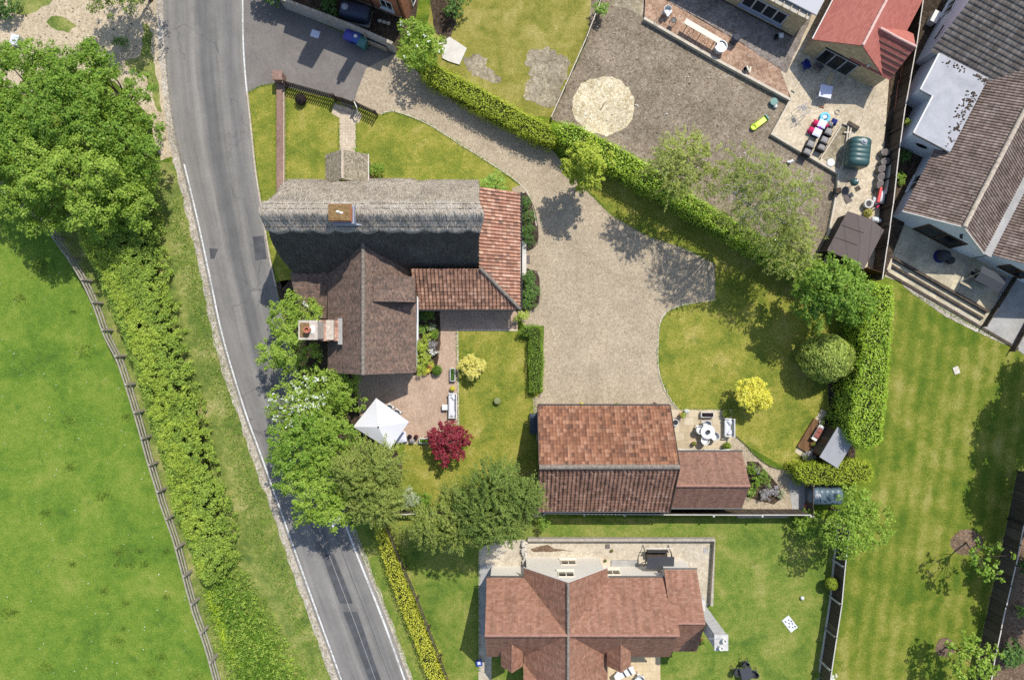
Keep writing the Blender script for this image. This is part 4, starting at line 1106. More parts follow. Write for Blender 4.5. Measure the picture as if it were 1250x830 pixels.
for (cx, hw) in ((625, 12.5), (746, 13.5)):
    d_ = part('dormer', M['plain_red'], sh, lambda m: (roof_poly(m, [W(cx-hw,747,3.75),W(cx-hw,784,3.75),W(cx,784,4.75),W(cx,747,4.75)]), roof_poly(m, [W(cx+hw,747,3.75),W(cx+hw,784,3.75),W(cx,784,4.75),W(cx,747,4.75)])))
    part('dormer_wall', M['clad'], d_, lambda m: gable_walls(m, (X(cx-hw+3),Y(781.5)), (X(cx-hw+3),Y(752)), (X(cx+hw-3),Y(752)), (X(cx+hw-3),Y(781.5)), 3.65, 4.55, 2.6))
    window(d_, (X(cx),Y(781.5),3.6), (1,0), (0,-1), .8, .7, 2)
chs = part('chimney', M['stucco'], sh, lambda m: (m.box((X(846.5),Y(735),3.4),(.80,.95,6.8)), m.box((X(846.5),Y(735),6.86),(.92,1.06,.14)), m.box((X(841),Y(728),1.4),(.9,1.6,2.8))), label='tall pale rendered chimney on the east gable')
for dy in (.22, -.24):
    part('chimney_pot', M['offwhite'], chs, lambda m: m.lathe([(.15,0),(.12,.30),(.15,.36),(.10,.36),(.09,.2)], (X(846.5)+(.12 if dy > 0 else -.1),Y(735)+dy,6.92), 14))
part('aerial', M['grey_metal'], chs, lambda m: (m.tube([(X(846.5)-.5,Y(735)+.3,5.5),(X(846.5)-.5,Y(735)+.3,7.0)], .02, 5), m.tube([(X(846.5)-.85,Y(735)+.3,7.0),(X(846.5)-.1,Y(735)+.3,7.0)], .015, 5)))
window(sh, (X(768),Y(775),1.1), (1,0), (0,-1), 2.2, 2.1, 3, sill=False, name='french_window'); window(sh, (X(600),Y(733),1.6), (0,1), (-1,0), 1.1, 1.1, 2)

# ================================================================ D neighbours on the slant: u along the wall, v away from the road
U = Vector((.887, -.461)); V_ = Vector((.461, .887)); AZ = math.atan2(U.y, U.x)
def at(px, py, du=0, dv=0, z=0):
    p = Vector(G(px, py))+U*du+V_*dv
    return (p.x, p.y, z)
# red roofed annex with folding window
rd = T('red_roofed_annex', 'yellow brick annex with new red tiles, a folding glass door and a side gable', 'house', at(1016,86))
B0 = (978.5, 66.5); WW = 5.35; DD = 9.0; re, rr2 = 2.5, 4.5
f = lambda du, dv, z=0: at(*B0, du, dv, z)
part('wall', M['yellow_brick'], rd, lambda m: gable_walls(m, f(0,0), f(0,DD), f(WW,DD), f(WW,0), re, rr2-.1))
part('roof', M['newtile'], rd, lambda m: (roof_poly(m, [f(-.22,-.06,re-.06),f(-.22,DD,re-.06),f(WW/2,DD,rr2),f(WW/2,-.06,rr2)], .08), roof_poly(m, [f(WW+.22,-.06,re-.06),f(WW+.22,DD,re-.06),f(WW/2,DD,rr2),f(WW/2,-.06,rr2)], .08)))
ridge('ridge_tiles', M['ridge_pink'], rd, f(WW/2,-.06,rr2+.03), f(WW/2,DD,rr2+.03), .10, .4)
part('side_gable_wall', M['yellow_brick'], rd, lambda m: gable_walls(m, f(WW-1,.05), f(WW+.55,.05), f(WW+.55,3.5), f(WW-1,3.5), re-.05, 4.05))
part('side_gable_roof', M['newtile'], rd, lambda m: (roof_poly(m, [f(WW/2+.15,-.12,re-.05),f(WW+.75,-.12,re-.05),f(WW+.75,1.77,4.2),f(WW/2+.15,1.77,4.2)], .08), roof_poly(m, [f(WW/2+.15,3.66,re-.05),f(WW+.75,3.66,re-.05),f(WW+.75,1.77,4.2),f(WW/2+.15,1.77,4.2)], .08)))
ridge('ridge_tiles', M['ridge_pink'], rd, f(WW/2+.6,1.77,4.22), f(WW+.75,1.77,4.22), .09, .4)
part('batten', M['dark_wood'], rd, lambda m: [m.bar(f(WW/2+.9,-.12+.27*k+.05,re-.02+.24*k+.06), f(WW+.74,-.12+.27*k+.05,re-.02+.24*k+.06), .05, .05) for k in range(1, 7)])
window(rd, f(2.35,-.01,1.12), U, -V_, 2.75, 2.15, 3, frame='frame_grey', sill=False, name='folding_door', depth=.07, fw=.09)
part('door_head', M['black'], rd, lambda m: m.bar(f(.9,-.03,2.24), f(3.8,-.03,2.24), .08, .06))
part('gutter', M['white'], rd, lambda m: m.tube([f(-.26,0,re-.1),f(-.26,DD,re-.1)], .05, 6))
part('downpipe', M['white'], rd, lambda m: m.tube([f(4.15,-.1,2.7),f(4.15,-.1,2.95)], .08, 8))
# flat roofed building
ft = T('flat_roofed_extension', 'pale flat roofed extension with a wide dark folding window, top of the yard', 'house', at(925,24))
B1 = (965.5, 47); f1 = lambda du, dv, z=0: at(*B1, du, dv, z)
part('wall', M['yellow_brick'], ft, lambda m: m.prism([f1(-14,0)[:2],f1(0,0)[:2],f1(0,7)[:2],f1(-14,7)[:2]], 0, 3.0))
part('roof', M['membrane'], ft, lambda m: m.prism([f1(-14.4,.42)[:2],f1(.35,.42)[:2],f1(.35,7.4)[:2],f1(-14.4,7.4)[:2]], 3.12, 3.26))
part('rafter', M['timber'], ft, lambda m: [m.bar(f1(-.25-k*.62,-.02,3.06), f1(-.25-k*.62,3,3.06), .07, .11) for k in range(22)])
wf = window(ft, f1(-3.0,-.01,1.75), U, -V_, 3.5, 1.55, 4, frame='frame_grey', sill=False, depth=.06, fw=.12, name='wide_window')
part('sill', M['lead'], wf, lambda m: m.bar(f1(-4.85,-.12,.92), f1(-1.15,-.12,.92), .22, .10))
part('plinth', M['dark_wood'], ft, lambda m: m.bar(f1(-14,-.03,.32), f1(0,-.03,.32), .05, .14))
# brick house on the lane
bh = T('brick_house', 'red brick house beside the dark lane, only its south wall and corner in view', 'house', (X(450),Y(-10),0))
ub = Vector((.93,-.37)).normalized(); vb = Vector((.37,.93)).normalized()
def fb(du, dv, z=0):
    p = Vector(G(497,26))+ub*du+vb*dv; return (p.x,p.y,z)
part('wall', M['red_brick'], bh, lambda m: gable_walls(m, fb(-7.6,0), fb(0,0), fb(0,7.5), fb(-7.6,7.5), 6.1, 8.6))
part('roof', M['plain_brown'], bh, lambda m: (roof_poly(m, [fb(-7.8,-.18,6.0),fb(.2,-.18,6.0),fb(.2,3.75,8.8),fb(-7.8,3.75,8.8)]), roof_poly(m, [fb(-7.8,7.68,6.0),fb(.2,7.68,6.0),fb(.2,3.75,8.8),fb(-7.8,3.75,8.8)])))
part('chimney', M['red_brick'], bh, lambda m: (m.box(fb(-5.0,.9,7.6),(1.25,.9,3.6), rz=math.atan2(ub.y,ub.x))))
part('chimney', M['red_brick'], bh, lambda m: (m.box(fb(-2.1,.3,7.4),(.62,.6,3.0), rz=math.atan2(ub.y,ub.x)), m.cyl(fb(-2.1,.3,8.9),.14,.7)))
part('downpipe', M['gutter'], bh, lambda m: (m.tube([fb(-2.7,-.07,0),fb(-2.7,-.07,6)], .05, 6), m.tube([fb(-.25,-.07,0),fb(-.25,-.07,6)], .05, 6)))
part('string_course', M['timber'], bh, lambda m: m.bar(fb(-7.6,-.02,.25), fb(0,-.02,.25), .06, .10))
window(bh, fb(-1.4,0,1.5), ub, -vb, 1.0, 1.2, 2); window(bh, fb(-5,0,1.5), ub, -vb, 1.4, 1.2, 2); window(bh, fb(0,1.6,1.0), vb, ub, .9, 2.0, 1, sill=False, name='door')

# white house to the east
wh = T('white_rendered_house', 'white rendered house with brown ribbed roof tiles and a pale flat roofed side', 'house', at(1150,240))
B2 = (1087, 265); f2 = lambda du, dv, z=0: at(*B2, du, dv, z)
WG = 6.1; we, wr = 2.15, 4.45
part('wall', M['render'], wh, lambda m: gable_walls(m, f2(0,0), f2(0,12), f2(WG,12), f2(WG,0), we+.15, wr-.12))
oh = .30; sl = (wr-we)/(WG/2+oh)
pantile('main_roof', M['roman'], wh, f2(-oh,-.12,we), f2(-oh,13.3,we), f2(WG/2,0,wr), .215, .36, .030, .022)
pantile('main_roof', M['roman'], wh, f2(WG+oh,-.12,we), f2(WG+oh,13.3,we), f2(WG/2,0,wr), .215, .36, .030, .022)
ridge('ridge_tiles', M['ridge_pale'], wh, f2(WG/2,-.12,wr+.05), f2(WG/2,13.1,wr+.05), .16, .45)
part('verge', M['offwhite'], wh, lambda m: (m.bar(f2(-oh,-.14,we-.03), f2(WG/2,-.14,wr-.03), .05, .15), m.bar(f2(WG+oh,-.14,we-.03), f2(WG/2,-.14,wr-.03), .05, .15)))
part('bin_lead_gutter', M['concrete'], wh, lambda m: m.box(f2(WG+oh+.32,6,we-.08),(.62,12.2,.10), rz=AZ)).name = 'valley_gutter'
# second gable east of the valley
g0 = WG+oh+.62
part('east_wall', M['render'], wh, lambda m: gable_walls(m, f2(g0+.2,.2), f2(g0+.2,12), f2(g0+7,12), f2(g0+7,.2), we+.1, 4.5))
pantile('east_roof', M['roman'], wh, f2(g0,.05,we), f2(g0,12,we), f2(g0+3.6,0,4.7), .215, .36, .030, .022)
pantile('east_roof', M['roman'], wh, f2(g0+7.2,.05,we), f2(g0+7.2,12,we), f2(g0+3.6,0,4.7), .215, .36, .030, .022)
part('valley_post', M['render'], wh, lambda m: m.box(f2(WG+.35,.35,1.0),(.8,.6,2.0), rz=AZ))
# north block, ridge along u
nb0 = 10.8
part('north_wall', M['render'], wh, lambda m: gable_walls(m, f2(-3.8,nb0+.3), f2(14,nb0+.3), f2(14,nb0+9.7), f2(-3.8,nb0+9.7), 2.75, 6.6))
pantile('north_roof', M['roman_grey'], wh, f2(-4.1,nb0,2.75), f2(14,nb0,2.75), f2(5,nb0+5,6.6), .31, .36, .03, .05)
pantile('north_roof', M['roman_grey'], wh, f2(14,nb0+10,2.75), f2(-4.1,nb0+10,2.75), f2(5,nb0+5,6.6), .31, .36, .03, .05)
# flat roof on the west side
part('flat_wall', M['render'], wh, lambda m: m.prism([f2(-2.4,5.0)[:2],f2(.1,5.0)[:2],f2(.1,nb0+.2)[:2],f2(-3.4,nb0+.2)[:2],f2(-3.4,8.0)[:2],f2(-2.4,8.0)[:2]], 0, 2.72))
part('flat_roof', M['flatroof'], wh, lambda m: m.prism([f2(-2.5,4.9)[:2],f2(.45,4.9)[:2],f2(.45,nb0+.1)[:2],f2(-3.5,nb0+.1)[:2],f2(-3.5,7.9)[:2],f2(-2.5,7.9)[:2]], 2.73, 2.93))
part('roof_kerb', M['white'], wh, lambda m: m.bar(f2(-2.54,4.9,2.93), f2(-2.54,7.9,2.93), .10, .14))
part('roof_kerb', M['white'], wh, lambda m: m.bar(f2(-3.54,7.9,2.93), f2(-3.54,nb0,2.93), .10, .14))
part('roof_edge', M['gutter'], wh, lambda m: m.bar(f2(-2.5,4.86,2.92), f2(.1,4.86,2.92), .06, .10))
def mossf(m):
    r = random.Random(5)
    for k in range(150):
        t = r.random()**.6; s = r.random()
        if k % 3: du, dv = .38-abs(r.gauss(0,.30))-.3*r.random(), 5.0+t*4.6
        else: du, dv = .4-r.random()**1.4*3.4, nb0-.05-abs(r.gauss(0,.2))
        if du > .42: continue
        m.ell(f2(du,dv,2.945), (.03+.09*r.random(), .03+.07*r.random(), .02), 6, 4)
mo = part('roof_moss', M['soil'], wh, mossf); mo['kind'] = 'stuff'
window(wh, f2(3.5,0,1.05), U, -V_, 3.2, 2.1, 2, frame='brown_wood', sill=False, name='patio_door', depth=.07)
window(wh, f2(g0+2.6,.2,1.2), U, -V_, 2.0, 1.4, 2, frame='brown_wood', sill=False, depth=.07)
part('oval_window', M['glass'], wh, lambda m: m.add([tuple(Vector(f2(-1.1+.48*math.cos(a*.314), 4.97, 1.75+.30*math.sin(a*.314)))) for a in range(20)], [tuple(range(20))[::-1]]))
part('oval_frame', M['offwhite'], wh, lambda m: m.tube([tuple(Vector(f2(-1.1+.50*math.cos(a*.314), 4.96, 1.75+.32*math.sin(a*.314)))) for a in range(21)], .035, 5))
part('wall_lamp', M['black'], wh, lambda m: (m.box(f2(3.9,-.08,3.0),(.12,.14,.2), rz=AZ), m.box(f2(4.0,-.2,2.95),(.2,.12,.1), rz=AZ)))
window(wh, f2(-.02,2.6,1.3), V_, -U, 1.3, 1.1, 2); window(wh, f2(-3.82,nb0+4.5,1.4), V_, -U, 1.1, 1.1, 2)
part('flue', M['gutter'], wh, lambda m: (m.tube([f2(-3.9,nb0+1.6,1.8),f2(-4.0,nb0+1.6,2.3),f2(-4.0,nb0+2.3,2.5)], .05, 6), m.tube([f2(-3.9,nb0+6,1.8),f2(-4.0,nb0+6,2.3),f2(-4.0,nb0+6.7,2.6)], .05, 6)))
# ================================================================ foliage
def leaf_mesh(name, Pn, Nn, size, mat, parent, aspect=.62, tilt=.55, rng=RNG, T_=None, smin=.65, smax=1.35, world=True, fold=.10):
    n = len(Pn)
    nr = Nn + rng.normal(0, tilt, (n, 3)); nr /= np.linalg.norm(nr, axis=1, keepdims=True)+1e-9
    t = rng.normal(size=(n, 3)) if T_ is None else T_ + rng.normal(0, .25, (n, 3))
    t -= (t*nr).sum(1, keepdims=True)*nr; t /= np.linalg.norm(t, axis=1, keepdims=True)+1e-9
    b = np.cross(nr, t)
    s = size*rng.uniform(smin, smax, (n, 1))
    v = np.empty((n, 4, 3))
    v[:,0] = Pn-t*s*.5; v[:,1] = Pn+b*s*aspect*.5+nr*s*fold-t*s*.08
    v[:,2] = Pn+t*s*.5; v[:,3] = Pn-b*s*aspect*.5+nr*s*fold-t*s*.08
    v = v.reshape(-1, 3)
    if parent is not None and world:
        inv = np.array(mw(parent).inverted()); v = v @ inv[:3,:3].T + inv[:3,3]
    me = bpy.data.meshes.new(name)
    me.vertices.add(n*4); me.vertices.foreach_set('co', v.ravel())
    me.loops.add(n*4); me.loops.foreach_set('vertex_index', np.arange(n*4, dtype=np.int32))
    me.polygons.add(n)
    me.polygons.foreach_set('loop_start', np.arange(0, n*4, 4, dtype=np.int32))
    me.polygons.foreach_set('loop_total', np.full(n, 4, dtype=np.int32))
    me.update(calc_edges=True); me.materials.append(M[mat])
    o = bpy.data.objects.new(name, me); COL.objects.link(o)
    if parent is not None: setp(o, parent)
    return o

def unit(n, rng=RNG, up=0.0):
    d = rng.normal(size=(n, 3)); d[:,2] += up
    return d/np.linalg.norm(d, axis=1, keepdims=True)

def cloud(lobes, clumps_m2, leaves, cr, rng=RNG, shell=.62, low=-.35):
    """leaf positions and normals: clumps on and in a set of ellipsoid lobes"""
    Ps, Ns = [], []
    for c, r in lobes:
        c = np.array(c); r = np.array(r)
        area = 4*math.pi*((r[0]*r[1])**1.6/3+(r[0]*r[2])**1.6/3+(r[1]*r[2])**1.6/3)**(1/1.6)
        n = max(3, int(area*clumps_m2))
        d = unit(n, rng, .35); d = d[d[:,2] > low]; n = len(d)
        rad = shell+(1.04-shell)*rng.random((n, 1))**.7
        cc = c+d*r*rad
        k = leaves
        dd = unit(n*k, rng, .5).reshape(n, k, 3)
        q = (cr*rng.uniform(.6, 1.25, (n, 1)))[:, None, :]*dd*(rng.random((n, k, 1))**.45)*np.array([1, 1, .75])
        Ps.append((cc[:, None, :]+q).reshape(-1, 3))
        nn = dd*.6+d[:, None, :]*.4+np.array([0, 0, .95])
        Ns.append(nn.reshape(-1, 3))
    return np.concatenate(Ps), np.concatenate(Ns)

def lobes_for(x, y, z, r, rz, n, rng, spread=.55, lo=.42, hi=.62):
    out = [((x, y, z), (r*.62, r*.62, rz*.8))]
    a0 = rng.random()*6.28
    for k in range(n):
        a = a0+2*math.pi*k/n+rng.normal(0, .35); rr = r*spread*rng.uniform(.75, 1.15); s = r*rng.uniform(lo, hi)
        out.append(((x+math.cos(a)*rr, y+math.sin(a)*rr, z+rng.uniform(-.35, .30)*rz), (s, s*rng.uniform(.85,1.15), min(s, rz)*rng.uniform(.7, 1.0))))
    return out

def trunk_limbs(root, base, lobes, r0, mat='trunk', extra=0, rng=RNG, twigs=0):
    mb = MB(); bx, by = base
    top = max(l[0][2] for l in lobes)
    cx = np.mean([l[0][0] for l in lobes]); cy = np.mean([l[0][1] for l in lobes])
    f = Vector((cx, cy, top*.55)); b = Vector((bx, by, -.05))
    mid = b.lerp(f, .5)+Vector((rng.normal(0,.08), rng.normal(0,.08), 0))
    mb.tube([b, b.lerp(mid,.15), mid, f], [r0*1.35, r0, r0*.8, r0*.6], 8)
    for (c, r) in lobes:
        c = Vector(c); s = mid.lerp(f, rng.uniform(.3, 1.0))
        m_ = s.lerp(c, .5)+Vector((rng.normal(0,.12), rng.normal(0,.12), .15))
        mb.tube([s, m_, c], [r0*.45, r0*.3, r0*.12], 6)
        for _ in range(twigs):
            d = Vector(unit(1, rng, .4)[0]); e = c+Vector((d.x*r[0], d.y*r[1], d.z*r[2]))*.9
            q = m_.lerp(c, rng.random()); mb.tube([q, q.lerp(e,.5)+Vector((0,0,.1)), e], [r0*.16, r0*.11, r0*.05], 4)
    return mb.build('trunk', M[mat], root, smooth=True)

def tree(name, label, px, py, zc, rpx, mat, n=6, size=.17, dens=2.6, leaves=26, cr=.34, rz=None, cat='tree', group=None, trunk='trunk', r0=.16, shell=.6, tilt=.55, aspect=.62, twigs=0, base=None, spread=.55, lo=.42, hi=.62, bloom=None, seed=None):
    rng = np.random.default_rng(seed if seed is not None else int(px*31+py*17))
    x, y, _ = P(px, py, zc); r = rpx/K*(1-zc/H); rz = rz or r*.8
    rz = min(rz, zc*.8)
    bx, by = (x, y) if base is None else G(*base)
    root = T(name, label, cat, (bx, by, 0), group=group)
    lb = lobes_for(x, y, zc, r, rz, n, rng, spread, lo, hi)
    trunk_limbs(root, (bx, by), lb, r0, trunk, rng=rng, twigs=twigs)
    p, nn = cloud(lb, dens, leaves, cr, rng, shell)
    k = p[:,2] > .15; p, nn = p[k], nn[k]
    leaf_mesh('crown', p, nn, size, mat, root, aspect, tilt, rng)
    if bloom:
        bm, cnt, bs = bloom
        top = p[rng.choice(len(p), size=min(len(p), cnt*3), replace=False)]; top = top[np.argsort(-top[:,2])][:cnt]
        bp = (top[:, None, :]+rng.normal(0, bs*.6, (len(top), 5, 3))+np.array([0,0,.10])).reshape(-1, 3)
        leaf_mesh('blossom', bp, np.tile([[0,0,1.0]], (len(bp),1)), bs, bm, root, .9, .4, rng)
    return root

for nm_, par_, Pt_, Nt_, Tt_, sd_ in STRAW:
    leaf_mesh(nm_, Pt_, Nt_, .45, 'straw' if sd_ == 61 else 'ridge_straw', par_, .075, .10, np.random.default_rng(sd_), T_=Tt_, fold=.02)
    
def inside(poly, pts):
    x, y = pts[:,0], pts[:,1]; c = np.zeros(len(pts), bool); n = len(poly)
    for i in range(n):
        x1, y1 = poly[i]; x2, y2 = poly[(i+1)%n]
        k = ((y1 > y) != (y2 > y)) & (x < (x2-x1)*(y-y1)/(y2-y1+1e-12)+x1)
        c ^= k
    return c
def edge_dist(poly, pts):
    d = np.full(len(pts), 1e9)
    for i in range(len(poly)):
        a = np.array(poly[i]); b = np.array(poly[(i+1)%len(poly)]); ab = b-a
        t = np.clip(((pts-a)@ab)/(ab@ab+1e-12), 0, 1)
        d = np.minimum(d, np.linalg.norm(pts-(a+t[:,None]*ab), axis=1))
    return d
def sample_poly(poly, n, rng):
    poly = np.array(poly); lo, hi = poly.min(0), poly.max(0); out = np.zeros((0, 2))
    while len(out) < n:
        q = lo+(hi-lo)*rng.random((n*2, 2)); q = q[inside(poly, q)]; out = np.concatenate([out, q])
    return out[:n]
def area(poly):
    return abs(sum(poly[i][0]*poly[(i+1)%len(poly)][1]-poly[(i+1)%len(poly)][0]*poly[i][1] for i in range(len(poly))))/2
def nz(p, f, s=0.0):                                  # cheap smooth noise, -1..1
    x, y = p[:,0]*f, p[:,1]*f
    return (np.sin(x*1.3+s)+np.sin(y*1.7+s*2+1)+np.sin((x+y)*2.1+s)+np.sin((x-y)*2.9+2+s)+np.sin(x*4.3-y*3.1+s))/5

def hedge(name, label, px, h, mat, size=.10, dens=230, group=None, cat='hedge', rough=.10, seed=1, side=1.0, core=True, hvar=.08, extra=()):
    """a clipped hedge: px is the outline of its top as the photo shows it"""
    rng = np.random.default_rng(seed)
    top = [P(p[0], p[1], h)[:2] for p in px]
    root = T(name, label, cat, (*np.mean(np.array(top), axis=0), 0), group=group)
    A_ = area(top)
    q = sample_poly(top, int(A_*dens), rng)
    ed = edge_dist(top, q)
    dip = np.clip(nz(q, 2.3, seed+5)-.35, 0, 1)*.55
    z = h+hvar*1.5*nz(q, 1.1, seed)+hvar*.8*nz(q, 3.7, seed+2)-dip-np.clip(.16-ed, 0, .16)*.9+rng.normal(0, rough*.6, len(q))-rng.random(len(q))**3*.40
    keep = rng.random(len(q)) > np.clip(dip*1.4, 0, .6); q, z = q[keep], z[keep]
    Pn = [np.column_stack([q, z])]; Nn = [np.tile([[0,0,1.0]], (len(q),1))]
    cen = np.mean(np.array(top), axis=0)
    ccw = sum(top[i][0]*top[(i+1)%len(top)][1]-top[(i+1)%len(top)][0]*top[i][1] for i in range(len(top))) > 0
    for i in range(len(top)):
        a, b = np.array(top[i]), np.array(top[(i+1)%len(top)]); L = np.linalg.norm(b-a)
        if L < 1e-6: continue
        n = int(L*h*dens*.55*side)+1
        t = rng.random((n,1)); zz = h*rng.random(n)**.8
        d = (b-a)/L; nrm = np.array([d[1], -d[0]]) if ccw else np.array([-d[1], d[0]])
        xy = a+(b-a)*t; xy = xy+nrm*(rng.normal(0, rough, (n,1))-.02-.10*(zz[:,None]/h)**3+.08*np.sin(zz[:,None]*3+t*L*2)+(.16*nz(xy, 1.5, seed+1)*min(1, h/1.5))[:,None])
        Pn.append(np.column_stack([xy, zz])); Nn.append(np.tile([[nrm[0], nrm[1], .5]], (n,1)))
    leaf_mesh('foliage', np.concatenate(Pn), np.concatenate(Nn), size, mat, root, .66, .55, rng)
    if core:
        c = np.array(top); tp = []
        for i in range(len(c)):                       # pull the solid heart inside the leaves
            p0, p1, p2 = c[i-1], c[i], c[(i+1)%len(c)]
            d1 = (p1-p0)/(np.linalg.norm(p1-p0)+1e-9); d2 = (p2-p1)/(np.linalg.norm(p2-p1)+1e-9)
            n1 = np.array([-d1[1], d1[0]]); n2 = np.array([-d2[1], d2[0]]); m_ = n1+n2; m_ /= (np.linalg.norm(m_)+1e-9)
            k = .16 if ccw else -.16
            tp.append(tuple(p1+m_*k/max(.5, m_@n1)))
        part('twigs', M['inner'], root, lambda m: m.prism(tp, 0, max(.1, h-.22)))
    return root

def bank(root, partname, px, h, mat, size=.14, per_m2=9, leaves=24, cr=.30, seed=1, edge=1.2, hn=.5, f=.7, zmin=.12, dens_fn=None, tilt=.6, shape=.5, lift=0.0):
    """a wild mound of leaf clumps over an outline given at ground level, higher away from its edge"""
    rng = np.random.default_rng(seed)
    poly = [G(*p) for p in px]
    q = sample_poly(poly, int(area(poly)*per_m2), rng)
    ed = np.clip(edge_dist(poly, q)/edge, 0, 1)**shape
    z = h*ed*(1-.25*hn+hn*.5*nz(q, f, seed)+.25*hn*nz(q, f*3.1, seed+3))
    z = np.maximum(z, zmin)+lift
    if dens_fn is not None:
        k = dens_fn(q, rng); q, z = q[k], z[k]
    s = 1-z/H if False else np.ones_like(z)
    n = len(q); dd = unit(n*leaves, rng, .6).reshape(n, leaves, 3)
    rr = cr*rng.uniform(.6, 1.3, (n,1,1))
    c = np.column_stack([q, z])[:, None, :]
    Pn = (c+dd*rr*(rng.random((n,leaves,1))**.45)*np.array([1,1,.8])).reshape(-1,3); Nn = (dd*.7+np.array([0,0,.95])).reshape(-1,3)
    k = Pn[:,2] > .03; Pn, Nn = Pn[k], Nn[k]
    return leaf_mesh(partname, Pn, Nn, size, mat, root, .62, tilt, rng)

def shrub(name, label, px, py, h, rpx, mat, size=.10, n=4, dens=7, leaves=18, cr=.16, cat='shrub', group=None, rz=None, bloom=None, seed=None, low=-.2, shell=.6):
    rng = np.random.default_rng(seed if seed is not None else int(px*13+py*7))
    zc = h*.55; x, y, _ = P(px, py, zc); r = rpx/K*(1-zc/H)
    root = T(name, label, cat, (x, y, 0), group=group)
    lb = lobes_for(x, y, zc, r, rz or h*.48, n, rng)
    p, nn = cloud(lb, dens, leaves, cr, rng, shell, low)
    p[:,2] = np.maximum(p[:,2], .04)
    leaf_mesh('foliage', p, nn, size, mat, root, .62, .55, rng)
    mb = MB()
    for (c, r_) in lb[:5]:
        mb.tube([(x,y,-.02), (x*.5+c[0]*.5, y*.5+c[1]*.5, c[2]*.5), tuple(c)], [.03,.022,.012], 5)
    mb.build('stem', M['trunk'], root)
    if bloom:
        bm, cnt, bs = bloom
        o = np.argsort(-p[:,2])[:max(cnt*4, 10)]; o = rng.choice(o, size=min(cnt, len(o)), replace=False)
        bp = (p[o][:, None, :]+rng.normal(0, bs*.4, (len(o),4,3))+np.array([0,0,.05])).reshape(-1,3)
        leaf_mesh('blossom', bp, np.tile([[0,0,1.0]], (len(bp),1)), bs, bm, root, .9, .4, rng)
    return root

def ball(name, label, px, py, h, rpx, mat, size=.07, dens=420, cat='topiary', group=None, loc=None, bumps=.05, zc=None, stem=True):
    rng = np.random.default_rng(int(px*5+py))
    zc = zc if zc is not None else h-rpx/K*.98
    zc = max(zc, .05)
    x, y, _ = P(px, py, zc+.2*rpx/K) if loc is None else (*loc, 0); r = rpx/K*(1-zc/H)
    root = T(name, label, cat, (x, y, 0), group=group)
    n = int(4*math.pi*r*r*dens); d = unit(n, rng, .25)
    rad = r*(1+.06*np.sin(d[:,0]*2+x)+bumps*nz(np.column_stack([d[:,0]*3+x, d[:,1]*3+d[:,2]*2]), 1.6, x)-rng.random(n)**2*.16)
    p = np.array([x,y,zc])+d*rad[:,None]; p[:,2] = np.maximum(p[:,2], .03)
    leaf_mesh('foliage', p, d+np.array([0,0,.15]), size, mat, root, .62, .5, rng)
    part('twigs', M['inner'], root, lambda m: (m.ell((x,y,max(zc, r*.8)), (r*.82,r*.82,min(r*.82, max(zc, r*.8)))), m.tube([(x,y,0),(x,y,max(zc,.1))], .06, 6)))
    return root

def strands(name, label, px, py, zc, rpx, mat, n=9, size=.12, trunk='trunk', base=None, per=34, cat='tree', group=None, rz=None, droop=.9, r0=.14, dens=1.0, seed=None, spread=.6, bare=0, lobes=None):
    """a feathery tree: fine drooping sprays of small leaves"""
    rng = np.random.default_rng(seed if seed is not None else int(px*11+py*3))
    x, y, _ = P(px, py, zc); r = rpx/K*(1-zc/H); rz = min(rz or r*.9, zc*.75)
    bx, by = (x, y) if base is None else G(*base)
    root = T(name, label, cat, (bx, by, 0), group=group)
    lb = lobes or lobes_for(x, y, zc, r, rz, n, rng, spread, .36, .55)
    if lobes: lb = [((P(a,b,z)[0], P(a,b,z)[1], z), (q/K, q/K, q/K*.8)) for a,b,z,q in lobes]
    trunk_limbs(root, (bx, by), lb, r0, trunk, rng=rng, twigs=bare)
    Ps, Ns, Ts = [], [], []
    for c, rr in lb:
        c = np.array(c); rr = np.array(rr)
        m = int(rr[0]*rr[1]*52*dens)+6
        d = unit(m, rng, .55); st = c+d*rr*rng.uniform(.35, 1.0, (m,1))
        out = d.copy(); out[:,2] = .25; L = rng.uniform(.45, 1.05, (m,1))
        tt = np.linspace(0, 1, per)[None,:,None]
        pth = st[:,None,:]+out[:,None,:]*L[:,None,:]*tt*.9+np.array([0,0,-1.0])*droop*L[:,None,:]*tt**2
        pth = pth+rng.normal(0, .055, pth.shape)
        Ps.append(pth.reshape(-1,3))
        tg = out[:,None,:]*.9+np.array([0,0,-1.0])*droop*2*tt
        Ts.append(np.broadcast_to(tg, pth.shape).reshape(-1,3)); Ns.append(np.broadcast_to(d[:,None,:]*.5+np.array([0,0,.9]), pth.shape).reshape(-1,3))
    p, nn, tg = np.concatenate(Ps), np.concatenate(Ns), np.concatenate(Ts)
    k = p[:,2] > .2
    leaf_mesh('crown', p[k], nn[k], size, mat, root, .42, .5, rng, T_=tg[k])
    return root

